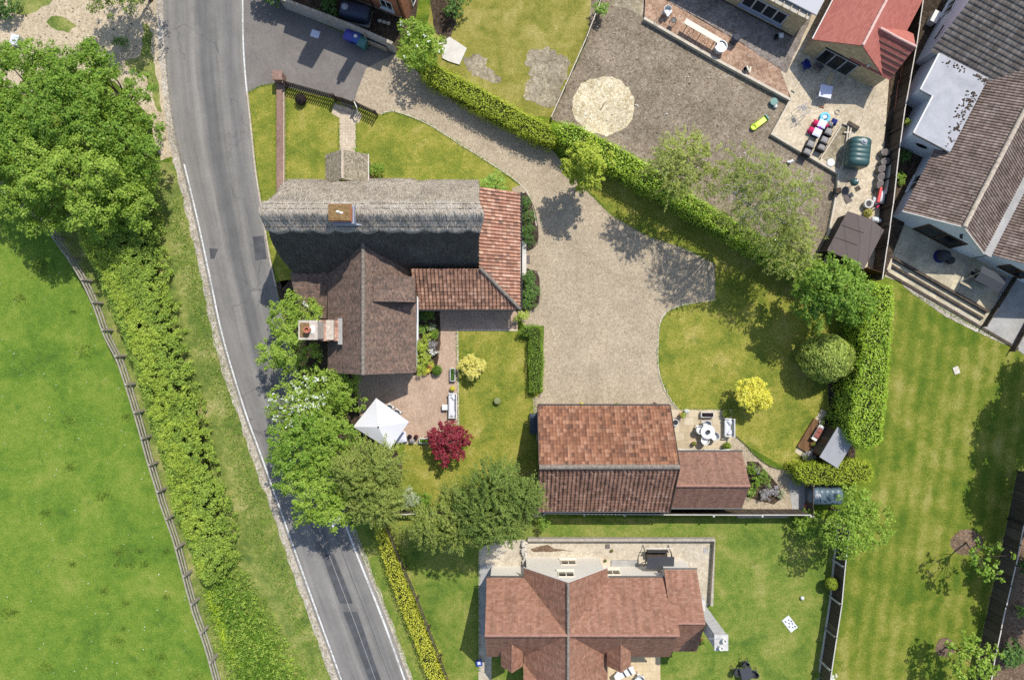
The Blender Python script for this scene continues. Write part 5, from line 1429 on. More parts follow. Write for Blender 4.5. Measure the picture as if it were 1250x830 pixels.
# ---------------------------------------------------------------- west: trees by the meadow
WT = [(18,105,5.6,48,'tree at the photo edge nearest the flat grey box', 'leaf_bright'),
      (92,88,4.6,36,'low northern tree of the big western clump, by the gravel', 'leaf_bright'),
      (140,118,4.4,42,'tree on the gravel verge side of the big western clump', 'leaf_bright'),
      (72,150,6.6,52,'darkest tall tree in the middle of the western clump', 'leaf_bright'),
      (26,190,6.2,54,'broad tree overhanging the meadow at the photo edge', 'leaf_bright'),
      (150,178,4.6,46,'tree of the western clump closest to the road bend', 'leaf_bright'),
      (92,212,6.4,54,'light topped tree overhanging the top of the rail fence', 'leaf_light'),
      (40,246,5.0,34,'small tree shading the corner of the meadow', 'leaf_light'),
      (140,238,4.8,40,'yellowish tree where the wild hedgerow begins', 'leaf_light'),
      (162,224,3.3,36,'leafy tree at the south end of the western clump, by the verge','leaf_light'),(118,258,3.2,34,'low leafy tree at the top of the hedgerow beside the fence','leaf_light'),
      (-40,150,6.5,60,'tree standing west of the big clump, mostly outside the photo', 'leaf_bright')]
for i, (px, py, z, r, lab, m) in enumerate(WT):
    tree('broadleaf_tree', 'bright green leafy '+lab, px, py, z, r*1.06, m, n=9, size=.155, dens=2.2, leaves=36, cr=.36, rz=2.8, spread=.74, lo=.28, hi=.52, group='trees by the meadow', seed=100+i, r0=.2)
# wild hedgerow along the road
hr = T('wild_hedgerow', 'wide wild hedgerow with lime green patches between the rail fence and the road', 'hedge', (*G(180,450),0))
HP = [(108,268),(128,236),(168,222),(192,232),(199,285),(212,345),(228,420),(250,500),(272,580),(290,640),(294,680),(272,712),(254,716),(236,668),(218,620),(204,565),(184,500),(164,440),(142,380),(122,330),(104,300)]
HP = [((p[0]-4-625)*.982+625, (p[1]-415)*.982+415) for p in HP]
bank(hr, 'foliage', HP, 2.3, 'leaf_hedge', size=.125, per_m2=21, leaves=38, cr=.28, seed=11, edge=.9, hn=.28)
def limes(q, rng):
    pts = np.array([G(*p) for p in ((116,285),(124,318),(134,322),(128,300),(146,345),(160,372),(172,395),(150,360),(184,412),(186,440),(178,425),(200,470),(212,522),(198,497),(222,555),(232,568),(226,610),(240,640),(214,585),(190,460),(244,690),(120,305),(166,384),(206,540),(236,520),(222,480),(228,590))])*.97
    rr = np.random.default_rng(4).uniform(.40, .85, len(pts))
    d = np.linalg.norm(q[:,None,:]-pts[None], axis=2)/rr
    return (d.min(1) < 1.12) & (rng.random(len(q)) < 1.05-.45*d.min(1))
bank(hr, 'lime_growth', HP, 2.35, 'leaf_lime', size=.12, per_m2=30, leaves=26, cr=.22, seed=11, edge=.9, hn=.28, dens_fn=limes, lift=.14)
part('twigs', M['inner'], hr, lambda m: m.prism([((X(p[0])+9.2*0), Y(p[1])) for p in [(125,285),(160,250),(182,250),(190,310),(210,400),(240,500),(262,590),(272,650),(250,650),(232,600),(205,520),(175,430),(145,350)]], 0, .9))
bank(hr, 'low_growth', [(246,690),(290,676),(330,735),(365,800),(400,880),(440,980),(330,980),(290,865),(266,800),(250,740)], .75, 'leaf_hedge', size=.11, per_m2=9, leaves=16, cr=.20, seed=13, edge=1.2, hn=.6)
# grassy bank further down the road
gb = T('grass_bank', 'tall grass bank with a lime green edge south of the hedgerow', 'bank', (*G(310,760),0)); gb['kind'] = 'stuff'
GP = [(240,672),(292,690),(330,740),(362,800),(392,870),(430,990),(330,990),(292,862),(272,812),(258,760),(248,716)]
def blades(root, name, px, h, mat, per_m2, seed, size=.22, edge=.8, hn=.6, fn=None):
    rng = np.random.default_rng(seed); poly = [G(*p) for p in px]
    q = sample_poly(poly, int(area(poly)*per_m2), rng)
    ed = np.clip(edge_dist(poly, q)/edge, 0, 1)
    z = h*(.25+.75*ed)*(.75+.4*nz(q, 1.3, seed))*rng.uniform(.4, 1.1, len(q))
    k = rng.random(len(q)) < .12+.88*ed; q, z = q[k], z[k]
    if fn is not None: k = fn(q, rng); q, z = q[k], z[k]
    d = rng.normal(0, .55, (len(q),3)); d[:,2] = 1
    return leaf_mesh(name, np.column_stack([q, np.maximum(z,.04)]), rng.normal(0,1,(len(q),3))+np.array([0,0,.8]), size, mat, root, .22, .3, rng, T_=d)
blades(gb, 'grass_blades', GP, .55, 'blade', 420, 21, edge=1.7)
blades(gb, 'lime_grass', [(243,690),(262,700),(276,745),(290,790),(300,815),(284,812),(268,780),(252,735)], .6, 'blade_lime', 420, 22)
vg = blades(None, 'rough_grass', [(200,250),(224,235),(258,370),(300,520),(340,640),(385,760),(410,840),(370,830),(345,750),(300,660),(275,560),(250,470),(228,390),(208,310)], .16, 'blade', 120, 23, .16)
tag(vg, 'short rough grass on the verge between hedgerow and road', 'grass', kind='stuff')
vs_ = blades(None, 'dry_grass', [(180,130),(206,120),(216,190),(236,270),(262,380),(300,510),(322,575),(345,650),(390,765),(420,850),(395,830),(350,740),(318,650),(280,540),(245,420),(220,320),(205,240)], .12, 'blade_straw', 55, 24, .14, fn=lambda q, r: nz(q, .9, 3) > -.1)
tag(vs_, 'dry straw coloured grass along the western road edge', 'grass', kind='stuff')
# north west corner
tree('overhanging_tree', 'tree at the top of the photo shading the sandy gravel', 142, -40, 4.6, 52, 'leaf_willow', n=7, size=.16, dens=1.7, leaves=22, cr=.35, seed=41, rz=2.6)
shrub('dark_shrub', 'dark rounded shrub at the corner beside the sandy gravel', 4, 8, 1.6, 22, 'leaf_dark', .12)
shrub('gravel_shrub', 'low green shrub on the sandy gravel beside the road', 148, 52, .8, 9, 'leaf_dark', .10)

# ---------------------------------------------------------------- cottage garden, west side
CT = [('light_green_tree','yellow green garden tree overhanging the road below the side chimney',358,428,3.4,36,'leaf_light',6,2.2),
      ('light_green_tree','light green bushy tree just north of the side chimney',350,385,3.0,26,'leaf_light',5,1.6),
      ('light_green_tree','small light green tree between the outshut roof and the road',385,384,2.6,16,'leaf_light',4,1.4),
      ('dense_tree','bright green tree beside the white parasol and the terrace',413,480,3.0,30,'leaf_light',6,2.2),
      ('dense_tree','dense bright green tree at the road edge south of the white blossom',366,552,4.8,46,'leaf_bright',7,2.4),
      ('dense_tree','dense green tree just west of the white parasol',402,545,4.4,40,'leaf_light',7,2.4),
      ('dense_tree','leafy green tree overhanging the road and its lamp',385,604,5.2,42,'leaf_light',7,2.5),
      ('dense_tree','small leafy tree filling the corner behind the street lamp',425,614,4.6,34,'leaf_light',6,2.2)]
for i, (nm, lab, px, py, z, r, m, n, rz) in enumerate(CT):
    tree(nm, lab, px, py, z, r, m, n=n, size=.15, dens=2.7, leaves=28, cr=.30, rz=rz, spread=.64, lo=.34, hi=.54, group='trees beside the cottage', seed=200+i, r0=.12)
tree('flowering_shrub', 'tall shrub covered in white blossom between the road and the terrace', 372, 498, 3.4, 46, 'leaf_light', n=7, size=.16, dens=2.4, leaves=20, cr=.3, rz=2.2, cat='shrub', bloom=('petal_white', 190, .10), seed=231, r0=.1)
strands('feathery_tree', 'olive feathery tree covering the south corner of the white parasol', 457, 589, 6.2, 48, 'leaf_olive', n=9, size=.13, seed=233, dens=1.25)
strands('feathery_tree', 'smaller grey green feathery tree on the front lawn boundary', 546, 633, 5.8, 40, 'leaf_olive', n=8, size=.13, seed=234, dens=1.3)
strands('feathery_tree', 'large grey green feathery tree beside the barn gable', 612, 618, 7.2, 50, 'leaf_willow', n=10, size=.13, seed=235, dens=1.3)
strands('feathery_tree', 'narrow feathery tree between the two southern garden trees', 580, 640, 4.6, 30, 'leaf_willow', n=6, size=.13, seed=236, dens=1.2)
shrub('pale_shrub', 'pale glaucous shrub beside the olive feathery tree', 497, 607, 1.6, 15, 'leaf_pale', .11)
shrub('green_shrub', 'bright green rounded shrub on the lawn edge between the feathery trees', 517, 612, 1.2, 15, 'leaf_bright', .11)
shrub('purple_shrub', 'small dark purple shrub at the foot of the olive tree', 487, 612, .9, 7, 'leaf_purple', .10)
shrub('pink_shrub', 'faded pink flowering shrub at the corner of the barn', 657, 618, 1.8, 11, 'leaf_light', .10, bloom=('petal_pink', 120, .12))
shrub('ivy_shrub', 'bright ivy shrub on the fence end south of the barn', 664, 637, 1.6, 12, 'leaf_bright', .10)
tree('crimson_maple', 'crimson japanese maple at the corner of the brick terrace', 547, 541, 1.6, 25, 'leaf_maple', n=9, size=.16, dens=6, leaves=22, cr=.22, rz=.9, seed=240, r0=.06, lo=.28, hi=.44, spread=.72)
tree('golden_bush', 'pale golden bush alone on the lawn beside the terrace path', 577, 448, .9, 15, 'leaf_pale_gold', n=8, size=.09, dens=16, leaves=26, cr=.14, rz=.65, cat='shrub', seed=241, r0=.03)
tree('golden_tree', 'bright yellow tree on the lawn beside the barn patio', 919, 483, 1.7, 20, 'leaf_gold', n=9, size=.11, dens=11, leaves=30, cr=.20, rz=1.0, seed=242, r0=.05, spread=.56, lo=.46, hi=.6)
# ---------------------------------------------------------------- hedges
hedge('clipped_hedge', 'narrow yellow green clipped hedge along the dry northern lawn', [(512,73),(530,76),(560,92),(600,113),(640,136),(672,152),(681,168),(676,176),(655,170),(610,148),(565,122),(535,106),(514,92)], 1.9, 'leaf_beech', size=.10, dens=310, seed=31, rough=.12)
hedge('laurel_hedge', 'long dark green laurel hedge between the gravel drive and the bare earth', [(674,152),(700,150),(740,170),(790,198),(850,240),(900,270),(940,292),(985,312),(1018,328),(1010,352),(975,340),(930,312),(880,282),(830,252),(775,222),(730,198),(690,176)], 2.2, 'leaf_laurel', size=.115, dens=290, seed=32, rough=.14, hvar=.14)
hedge('tall_hedge', 'tall bright clipped hedge running down beside the striped lawn', [(1052,350),(1066,345),(1092,348),(1092,380),(1088,430),(1086,470),(1080,515),(1078,540),(1062,549),(1042,540),(1037,520),(1044,480),(1052,440),(1056,400)], 3.3, 'leaf_laurel', size=.11, dens=310, seed=33, rough=.13, hvar=.1)
hedge('short_hedge', 'short yellow green hedge between the summerhouse and the blue grey tank', [(972,570),(1000,565),(1040,562),(1064,566),(1068,578),(1062,590),(1030,592),(1000,592),(984,590),(973,582)], 1.9, 'leaf_beech', size=.10, dens=320, seed=34, rough=.10)
hedge('box_hedge', 'low dark green box hedge bending round the lawn corner beside the drive', [(638,398),(655,397),(662,402),(664,440),(663,478),(646,480),(645,440),(645,411),(632,408)], 1.0, 'leaf_box', size=.07, dens=420, seed=35, rough=.05, hvar=.03)
shrub('yellow_shrub', 'small golden yellow shrub at the end of the box hedge', 655, 477, .5, 8, 'leaf_gold', .07, rz=.2)
shrub('yellow_shrub', 'upright yellow green shrub at the south east corner of the red lean-to', 636, 387, 1.5, 10, 'leaf_lime', .09)
hedge('yellow_hedge', 'low golden privet hedge between the road verge and the south lawn', [(455,636),(462,634),(474,662),(488,698),(500,730),(515,765),(530,800),(545,840),(560,880),(548,884),(530,846),(514,808),(500,772),(486,738),(472,700),(461,665)], 1.15, 'leaf_yellow_hedge', size=.095, dens=340, seed=36, rough=.15, hvar=.14)
# ---------------------------------------------------------------- trees along the laurel hedge
tree('white_rose_bush', 'large rambling bush dotted with white flowers over the hedge end', 513, 54, 2.6, 32, 'leaf_light', n=8, size=.17, dens=2.0, leaves=18, cr=.30, rz=1.5, cat='shrub', bloom=('petal_white', 13, .12), seed=251, r0=.07, shell=.5)
tree('conifer', 'golden green conifer standing in the laurel hedge above the drive', 716, 203, 4.0, 27, 'leaf_conifer', n=8, size=.17, dens=4, leaves=26, cr=.26, rz=3.4, seed=252, r0=.12, base=None)
strands('hazel_tree', 'light sparse young tree rising from the laurel hedge', 838, 198, 6.0, 38, 'leaf_birch', n=8, size=.13, seed=253, dens=.62, droop=.5, spread=.7)
strands('silver_birch', 'leaning silver birch with bare pale branches at the hedge', 925, 250, 8.0, 60, 'leaf_birch', base=(893,288), seed=254, dens=.72, droop=.8, trunk='trunk_pale', r0=.16, bare=9, per=30, size=.11,
        lobes=[(905,225,8.2,22),(930,215,8.6,24),(955,232,8.0,22),(975,250,7.2,20),(925,255,8.0,24),(900,265,7.0,20),(955,272,6.6,22),(890,232,7.2,16),(905,198,7.6,16),(985,225,7.0,15),(940,290,6.2,18)])
strands('silver_birch', 'second sparse pale tree behind the round leaved tree', 968, 300, 5.6, 34, 'leaf_birch', seed=255, dens=.9, droop=.6, trunk='trunk_pale', n=7, bare=3)
tree('round_leaf_tree', 'bright round leaved tree beside the brown shed', 1016, 356, 4.8, 46, 'leaf_bright', n=9, size=.20, dens=2.1, leaves=24, cr=.36, rz=2.8, seed=256)
ball('topiary_ball', 'large clipped variegated ball on the eastern lawn', 1012, 437, 3.4, 31, 'leaf_topiary', size=.14, dens=300, bumps=.10, zc=1.75)
tree('fence_tree', 'spreading light green tree over the fence corner south of the blue grey tank', 1042, 636, 3.6, 42, 'leaf_light', n=8, size=.16, dens=1.9, leaves=18, cr=.30, rz=1.6, seed=257, r0=.1)
shrub('fence_shrub', 'small light green shrub on the fence beside the fence tree', 985, 641, 1.6, 20, 'leaf_light', .12, n=5, dens=5)
# striped lawn trees
tree('young_tree', 'young tree with large leaves over the bigger bark circle', 1206, 684, 3.6, 28, 'leaf_bright', n=9, size=.23, dens=1.5, leaves=9, cr=.24, rz=.9, seed=258, base=(1180,662), r0=.07, spread=.72, lo=.26, hi=.40)
tree('young_tree', 'young bushy tree over the smaller bark circle', 1190, 806, 3.4, 36, 'leaf_light', n=9, size=.20, dens=1.9, leaves=13, cr=.26, rz=1.2, seed=259, base=(1154,790), r0=.07, spread=.66, lo=.3, hi=.45)
# trees past the right edge, whose shade and branches the photo shows
for i, (bx, by, z, r, lab) in enumerate([(1272,462,7.5,56,'tall dark tree past the frame shading the striped lawn'),(1264,540,7.4,54,'dark tree past the frame shading the fence'),(1258,640,6.8,46,'dark green tree leaning over the far fence'),(1258,690,6.0,40,'dark shrubby tree beyond the far fence corner'),(1300,400,8,44,'tallest dark tree past the frame by the terrace')]):
    s_ = 1-z/H
    tree('boundary_tree', lab, 625+(bx-625)/s_, 415+(by-415)/s_, z, r, 'leaf_dark', n=8, size=.24, dens=2.2, leaves=24, cr=.42, rz=3.0, group='trees past the east fence', seed=300+i, base=(bx,by))
ball('conifer_bush', 'golden green cone shaped bush leaning on the dark east fence', 1016, 713, 1.7, 8, 'leaf_conifer', size=.08, dens=420, zc=.9)
shrub('white_flower_bush', 'white flowering bush at the foot of the dark east fence', 1012, 824, 1.2, 8, 'leaf_light', .08, bloom=('petal_white', 60, .10))
shrub('low_shrub', 'low green shrub beside the white flowering bush', 1000, 826, .6, 7, 'leaf_bright', .08)
# ---------------------------------------------------------------- cottage beds
for px, py, h, r, lab in [(641,248,1.2,9,'northmost round shrub in the bed beside the red lean-to'),(645,264,1.1,9,'second round shrub from the north in the lean-to bed'),(646,279,1.0,8,'third round shrub in the lean-to bed, nearest the drive bend'),(639,283,.8,7,'small round shrub against the lean-to wall'),(645,293,1.0,9,'southmost round shrub in the northern lean-to bed')]:
    shrub('bed_shrub', lab, px, py, h, r, 'leaf_dark', .08, n=4, dens=9, group='shrubs in the lean-to beds')
for px, py, h, r, lab in [(646,340,1.0,11,'broad shrub at the north end of the bed south of the door'),(649,355,1.0,11,'broad shrub in the middle of the bed south of the door'),(644,366,1.0,12,'broad shrub at the south end of the bed by the lean-to corner')]:
    shrub('bed_shrub', lab, px, py, h, r, 'leaf_dark', .08, n=5, dens=9, group='shrubs in the lean-to beds')
shrub('climber', 'yellow green climber along the north end of the red lean-to', 604, 225, 2.2, 18, 'leaf_ivy', .10, n=6, dens=6)
shrub('porch_shrub', 'green shrub at the east side of the tiled porch', 457, 208, 1.2, 11, 'leaf_bright', .10)
shrub('porch_shrub', 'flat clipped shrub at the north east corner of the tiled porch', 434, 189, .8, 8, 'leaf_bright', .07, rz=.35)
shrub('porch_shrub', 'tiny shrub at the north west corner of the tiled porch', 405, 192, .6, 6, 'leaf_bright', .07)
ball('purple_ball', 'small dark purple clipped ball on the front lawn inside the picket fence', 367, 121, .8, 7, 'leaf_purple', size=.06, dens=600, zc=.38)
FB = [(516,386,.7,8,'leaf_dark','dark shrub under the lean-to eave in the flower bed'),(526,384,.7,7,'leaf_box','green shrub beside the dark one under the lean-to eave'),(517,402,.5,7,'leaf_ivy','low yellowish plant by the white fascia'),(527,400,.5,6,'leaf_pale','pale tufted plant at the terrace path edge'),(531,407,.6,6,'leaf_box','clipped dark green mound at the terrace path edge'),(520,412,.6,7,'leaf_lime','yellow green mound in the middle of the flower bed'),(515,424,1.1,9,'leaf_lime','tall lime green shrub against the rear wing'),(518,437,1.1,10,'leaf_lime','largest lime green shrub in the flower bed'),(527,420,.6,6,'leaf_silver','silver leaved plant in the flower bed'),(514,449,.9,9,'leaf_lime','lime green shrub at the south end of the flower bed'),(521,452,.6,6,'leaf_gold','golden mound at the south tip of the flower bed')]
for px, py, h, r, m, lab in FB:
    shrub('bed_plant', lab, px, py, h, r, m, .08, n=4, dens=10, group='plants in the flower bed')
shrub('flowering_plant', 'plant with white flowers in the middle of the flower bed', 529, 430, .6, 6, 'leaf_silver', .07, bloom=('petal_white', 26, .07))
shrub('flowering_plant', 'rusty red plant in the flower bed near its south end', 526, 446, .5, 5, 'leaf_gold', .07, bloom=('petal_red', 24, .08))
ball('box_ball', 'neat dark green box ball at the corner of the flower bed', 533, 452, .8, 6.5, 'leaf_box', size=.05, dens=700, zc=.38)
# herb bed by the annex
for px, py, h, r, m, lab in [(918,572,.6,9,'leaf_bright','bright leafy clump at the north end of the herb bed'),(930,584,.7,11,'leaf_bright','widest green clump in the herb bed'),(922,590,.7,8,'leaf_box','dark green clump against the annex gable'),(915,601,.5,7,'leaf_ivy','yellowish clump against the annex corner'),(944,597,.5,8,'leaf_silver','silver tufted clump on the gravel path side'),(934,604,.7,9,'leaf_silver','grey lavender clump at the south end of the herb bed'),(924,574,.5,6,'leaf_silver','small blue grey clump in the herb bed'),(952,604,.4,6,'leaf_pale','pale tuft beside the gravel path')]:
    shrub('herb_plant', lab, px, py, h, r, m, .08, n=4, dens=9, group='plants in the herb bed')
shrub('path_shrub', 'dark spreading shrub in the hedge shade at the end of the gravel path', 976, 582, 1.0, 13, 'leaf_box', .09)
shrub('path_shrub', 'thin shrub in front of the summerhouse deck corner', 987, 555, .8, 8, 'leaf_silver', .07)
shrub('path_shrub', 'spiky green plant at the north end of the summerhouse deck', 1013, 508, 1.0, 7, 'leaf_light', .08)
shrub('fence_climber', 'bright yellow green climber on the yard fence beside the flat roofed side', 1107, 150, 1.9, 5, 'leaf_lime', .07)
shrub('passage_shrub', 'bright fern like shrub in the shaded side passage', 1099, 218, .8, 9, 'leaf_bright', .10)
shrub('passage_shrub', 'dark ivy mound deep in the shaded side passage', 1104, 190, .8, 10, 'leaf_dark', .10)
shrub('lawn_shrub', 'dark shrub at the corner of the dry northern lawn', 556, 6, 1.8, 16, 'leaf_dark', .12, n=5)
shrub('lawn_shrub', 'green bush at the top of the thin timber fence', 733, 12, 1.4, 10, 'leaf_ivy', .11, n=5)
shrub('wall_shrub', 'dark shrub behind the lane boundary wall', 402, 8, 1.4, 14, 'leaf_dark', .11)
shrub('wall_shrub', 'taller dark shrub above the lane at the photo top', 330, -22, 3.0, 26, 'leaf_dark', .14, n=6)

shrub('fence_bush', 'dark bush behind the far fence at the photo edge', 1252, 690, 1.8, 14, 'leaf_dark', .13, n=5)
shrub('fence_bush', 'dark green bush at the foot of the far fence corner', 1236, 800, 2.0, 17, 'leaf_dark', .13, n=6)
shrub('fence_bush', 'pale tufted bush on the brown ground behind the far fence', 1244, 745, 1.0, 9, 'leaf_ivy', .11, n=4)

# ragged grass along the cut edges of the lawns
def fringe(name, label, lines, mat, per_m, seed, w=.10, h=.07, size=.12):
    rng = np.random.default_rng(seed); Q = []
    for ln in lines:
        q = resample([G(*p) for p in ln], .3, False, False)
        for a, b in zip(q, q[1:]):
            n = max(1, int((b-a).length*per_m)); t = rng.random((n,1)); a_, b_ = np.array(a), np.array(b)
            Q.append(a_+(b_-a_)*t+rng.normal(0, w, (n,2))*(.4+.6*rng.random((n,1))))
    q = np.concatenate(Q); d = rng.normal(0, .6, (len(q),3)); d[:,2] = .8
    o = leaf_mesh(name, np.column_stack([q, h*rng.uniform(.5, 1.2, len(q))]), rng.normal(0,1,(len(q),3))+np.array([0,0,.8]), size, mat, None, .22, .3, rng, T_=d)
    return tag(o, label, 'grass', kind='stuff')
fringe('edge_grass', 'ragged grass along the edges of lawns, drive and paths', [
    [(873,366),(840,371),(816,379),(805,396),(803,440),(807,464),(816,484),(828,499),(893,499)],[(465,140),(480,136),(520,150),(560,175),(600,200),(637,227)],[(894,529),(908,541),(922,556),(940,569),(958,573)],
    [(690,190),(712,226),(745,262),(790,288),(835,303),(873,322)],[(303,114),(318,106),(337,103)],[(349,108),(349,230)],[(338,108),(338,230)],[(303,114),(308,160),(313,208),(321,258),(331,318)],
    [(558,404),(560,541),(484,541)],[(414,150),(414,195)],[(435,150),(435,195)],[(430,640),(474,748),(505,832)],[(584,672),(584,820)],[(870,660),(867,736)],[(1100,352),(1140,372),(1195,402),(1240,425)],[(646,657),(869,655)],[(645,400),(652,486),(656,520),(656,600)]], 'blade', 60, 71)
fringe('edge_weeds', 'scattered weeds and dry grass along the road and the bare earth edges', [
    [(201,60),(206,115),(213,165),(222,197),(236,262),(252,335),(268,410),(294,497),(316,558),(344,637),(385,752),(414,832)],[(735,0),(692,104),(674,144)],[(690,176),(740,190),(800,225),(860,262),(930,300)],[(786,26),(872,77),(960,126)],[(1000,320),(1020,230)],[(500,832),(474,748),(430,645)]], 'blade_straw', 22, 72, .22)
# loose stones on the bare earth and the sandy gravel
def stones(name, label, px, per_m2, mat, seed, r0=.03, r1=.09):
    rng = np.random.default_rng(seed); poly = [G(*p) for p in px]; q = sample_poly(poly, int(area(poly)*per_m2), rng)
    mb = MB()
    for x, y in q:
        r = rng.uniform(r0, r1)*rng.random()**.6+.015
        mb.ell((x, y, .012+r*.3), (r, r*rng.uniform(.6,1), r*.55), 6, 4)
    return tag(mb.build(name, M[mat]), label, 'stones', kind='stuff')
EA = [(740,10),(780,24),(870,78),(955,128),(935,170),(1010,220),(990,300),(900,275),(800,205),(700,150),(710,80)]
stones('loose_stones', 'pale loose stones scattered over the bare earth', EA, .9, 'stone', 81)
stones('dark_clods', 'dark earth clods scattered over the bare earth', [(800,60),(870,92),(955,138),(935,170),(1010,220),(990,300),(900,275),(800,205),(782,150)], .9, 'dirt', 82, .03, .10)
stones('gravel_debris', 'dark twigs and debris on the sandy gravel', [(-20,-20),(190,-20),(190,110),(140,90),(60,70),(-20,80)], 1.5, 'soil', 83, .02, .08)
stones('drive_pebbles', 'loose pebbles spilling along the driveway edge', [(800,395),(808,396),(806,440),(812,468),(830,500),(822,502),(804,470),(799,440)], 9, 'stone', 84, .015, .04)

# tufts of longer grass and a few pale flowers in the meadow
rg = np.random.default_rng(91); Q = []
mp = [G(*p) for p in [(-30,270),(55,300),(95,345),(128,415),(172,545),(205,640),(255,840),(-30,840)]]
for c in sample_poly(mp, 30, rg):
    r = rg.uniform(.15, .9)*rg.random()**.5+.12; n = int(60*r/.5)+12
    Q.append(c+rg.normal(0, r*.5, (n,2))*np.array([1, .7]))
q = np.concatenate(Q); d = rg.normal(0, .5, (len(q),3)); d[:,2] = 1
o = leaf_mesh('meadow_tufts', np.column_stack([q, rg.uniform(.03,.12,len(q))]), rg.normal(0,1,(len(q),3))+np.array([0,0,.8]), .18, 'tuft', None, .2, .3, rg, T_=d)
tag(o, 'tufts of darker longer grass dotted over the meadow', 'grass', kind='stuff')
q = sample_poly(mp, 170, rg)
o = leaf_mesh('meadow_flowers', np.column_stack([q, np.full(len(q), .07)]), np.tile([[0,0,1.0]], (len(q),1)), .07, 'petal_white', None, .9, .3, rg)
tag(o, 'tiny pale flowers dotted over the meadow', 'flowers', kind='stuff')
# ================================================================ fences and walls
def V3(p, z): return (p[0], p[1], z)
def gv(px, py, h=0.0):
    q = P(px, py, h); return Vector((q[0], q[1]))
def divide(a, b, n): return [a.lerp(b, i/n) for i in range(n+1)]

# post and rail fence round the meadow
fp = [gv(*p, 1.2) for p in [(-60,180),(-10,222),(30,257),(55,277),(69,297),(87,322),(102.5,349),(115,377),(127,410),(143.5,443),(159,490),(170,528),(179,561),(189,593),(197,620),(210,656),(223,703),(236,750),(249,787),(261,830),(274,880),(290,940)]]
fpts = resample([(p.x,p.y) for p in fp], .4, False)
rf = T('rail_fence', 'weathered post and three rail timber fence curving between meadow and hedgerow', 'fence', (fpts[0].x, fpts[0].y, 0))
for z in (.42, .80, 1.17):
    mb = MB(); strip_along(mb, jitter(fpts, .012, z), .09 if z > 1 else .07, z-.06, z+.05); mb.build('rail', M['fence_wood'], rf)
acc = 0; last = fpts[0]; k = 0
for p, q in zip(fpts, fpts[1:]):
    acc += (q-p).length
    if acc > 1.85:
        acc = 0; d = (q-p).normalized(); n = Vector((-d.y, d.x)); n = n if n.x < 0 else -n; c = p-n*.11
        part('post', M['fence_wood'], rf, lambda m: m.box((c.x,c.y,.66),(.17,.17,1.36), rz=math.atan2(d.y,d.x)+.05*math.sin(k*3))); k += 1

def panel_fence(name, label, pts, h, mat='dark_fence', cap='fence_top', bay=1.85, thick=.05, post='dark_fence', off=0.0, pw=.10, ph=None, board=False):
    pts = [Vector(p) for p in pts]
    root = T(name, label, 'fence', (pts[0].x, pts[0].y, 0))
    for a, b in zip(pts, pts[1:]):
        L = (b-a).length; n = max(1, round(L/bay)); d = (b-a)/L; nr = Vector((-d.y, d.x)); ang = math.atan2(d.y, d.x)
        for i in range(n):
            p, q = a.lerp(b, i/n), a.lerp(b, (i+1)/n); m_ = (p+q)/2
            hh = h+.03*math.sin(i*2.3)
            def boards(m):
                k = max(2, int((q-p).length/.15)); w = (q-p).length/k
                for j in range(k):
                    c = p.lerp(q, (j+.5)/k); m.box((c.x+nr.x*.012*(j%2),c.y+nr.y*.012*(j%2),hh/2+.03),(w*.97,.022,hh-.06), rz=ang)
            part('panel', M[mat], root, boards)
            if cap: part('capping', M[cap], root, lambda m: m.box((m_.x,m_.y,hh+.015),((q-p).length,.07,.035), rz=ang))
            if board: part('gravel_board', M['conc_post'], root, lambda m: m.box((m_.x-nr.x*.05,m_.y-nr.y*.05,.12),((q-p).length,.05,.24), rz=ang))
        for i in range(n+1):
            p = a.lerp(b, i/n)+nr*off
            part('post', M[post], root, lambda m: (m.box((p.x,p.y,(ph or h+.06)/2),(pw,pw,ph or h+.06), rz=ang)))
    return root
panel_fence('boundary_fence', 'dark tall board fence between the building yard and the white house', [gv(*p, 1.8) for p in [(1129,-40),(1127,0),(1118,60),(1105,130),(1098,180),(1090,250),(1083,300),(1077,341)]], 1.8, off=-.08)
panel_fence('thin_fence', 'thin pale timber fence between the dry lawn and the bare earth', [gv(*p, .9) for p in [(748,-40),(733,2),(716,46),(690,105),(673,143)]], .9, mat='timber', post='timber', cap='sleeper', off=.05, pw=.07)
panel_fence('barn_fence', 'long board fence with a pale top rail along the south side of the barn', [gv(*p, 1.75) for p in [(664,626.5),(812,628),(990,628.5)]], 1.75, mat='dark_fence', cap='conc_post', post='conc_post', bay=3.2, off=-.10, pw=.12, ph=1.80)
panel_fence('garden_fence', 'short timber fence under the feathery trees with a pale top rail', [gv(*p, 1.3) for p in [(466,629),(512,626.5),(560,629),(655,629)]], 1.3, cap='fence_top')
panel_fence('east_plot_fence', 'dark board fence with pale concrete posts beside the striped lawn', [Vector(G(*p)) for p in [(1023,640),(1018,683),(1014,727),(1008,766),(1002,805),(996,850)]], 1.75, cap='conc_post', post='conc_post', bay=2.6, off=-.09, pw=.12, board=True)
panel_fence('far_fence', 'weathered fence at the far edge of the striped lawn, in deep tree shade', [gv(*p, 1.7) for p in [(1262,580),(1250,640),(1240,690),(1228,740),(1216,795),(1206,850)]], 1.7, cap='fence_top', mat='dark_fence')
panel_fence('wooden_fence', 'short brown fence panel wedged between the brown shed and the tall hedge', [Vector(G(*p)) for p in [(1046,330),(1066,337)]], 1.7, mat='brown_wood', post='brown_wood', cap=None)
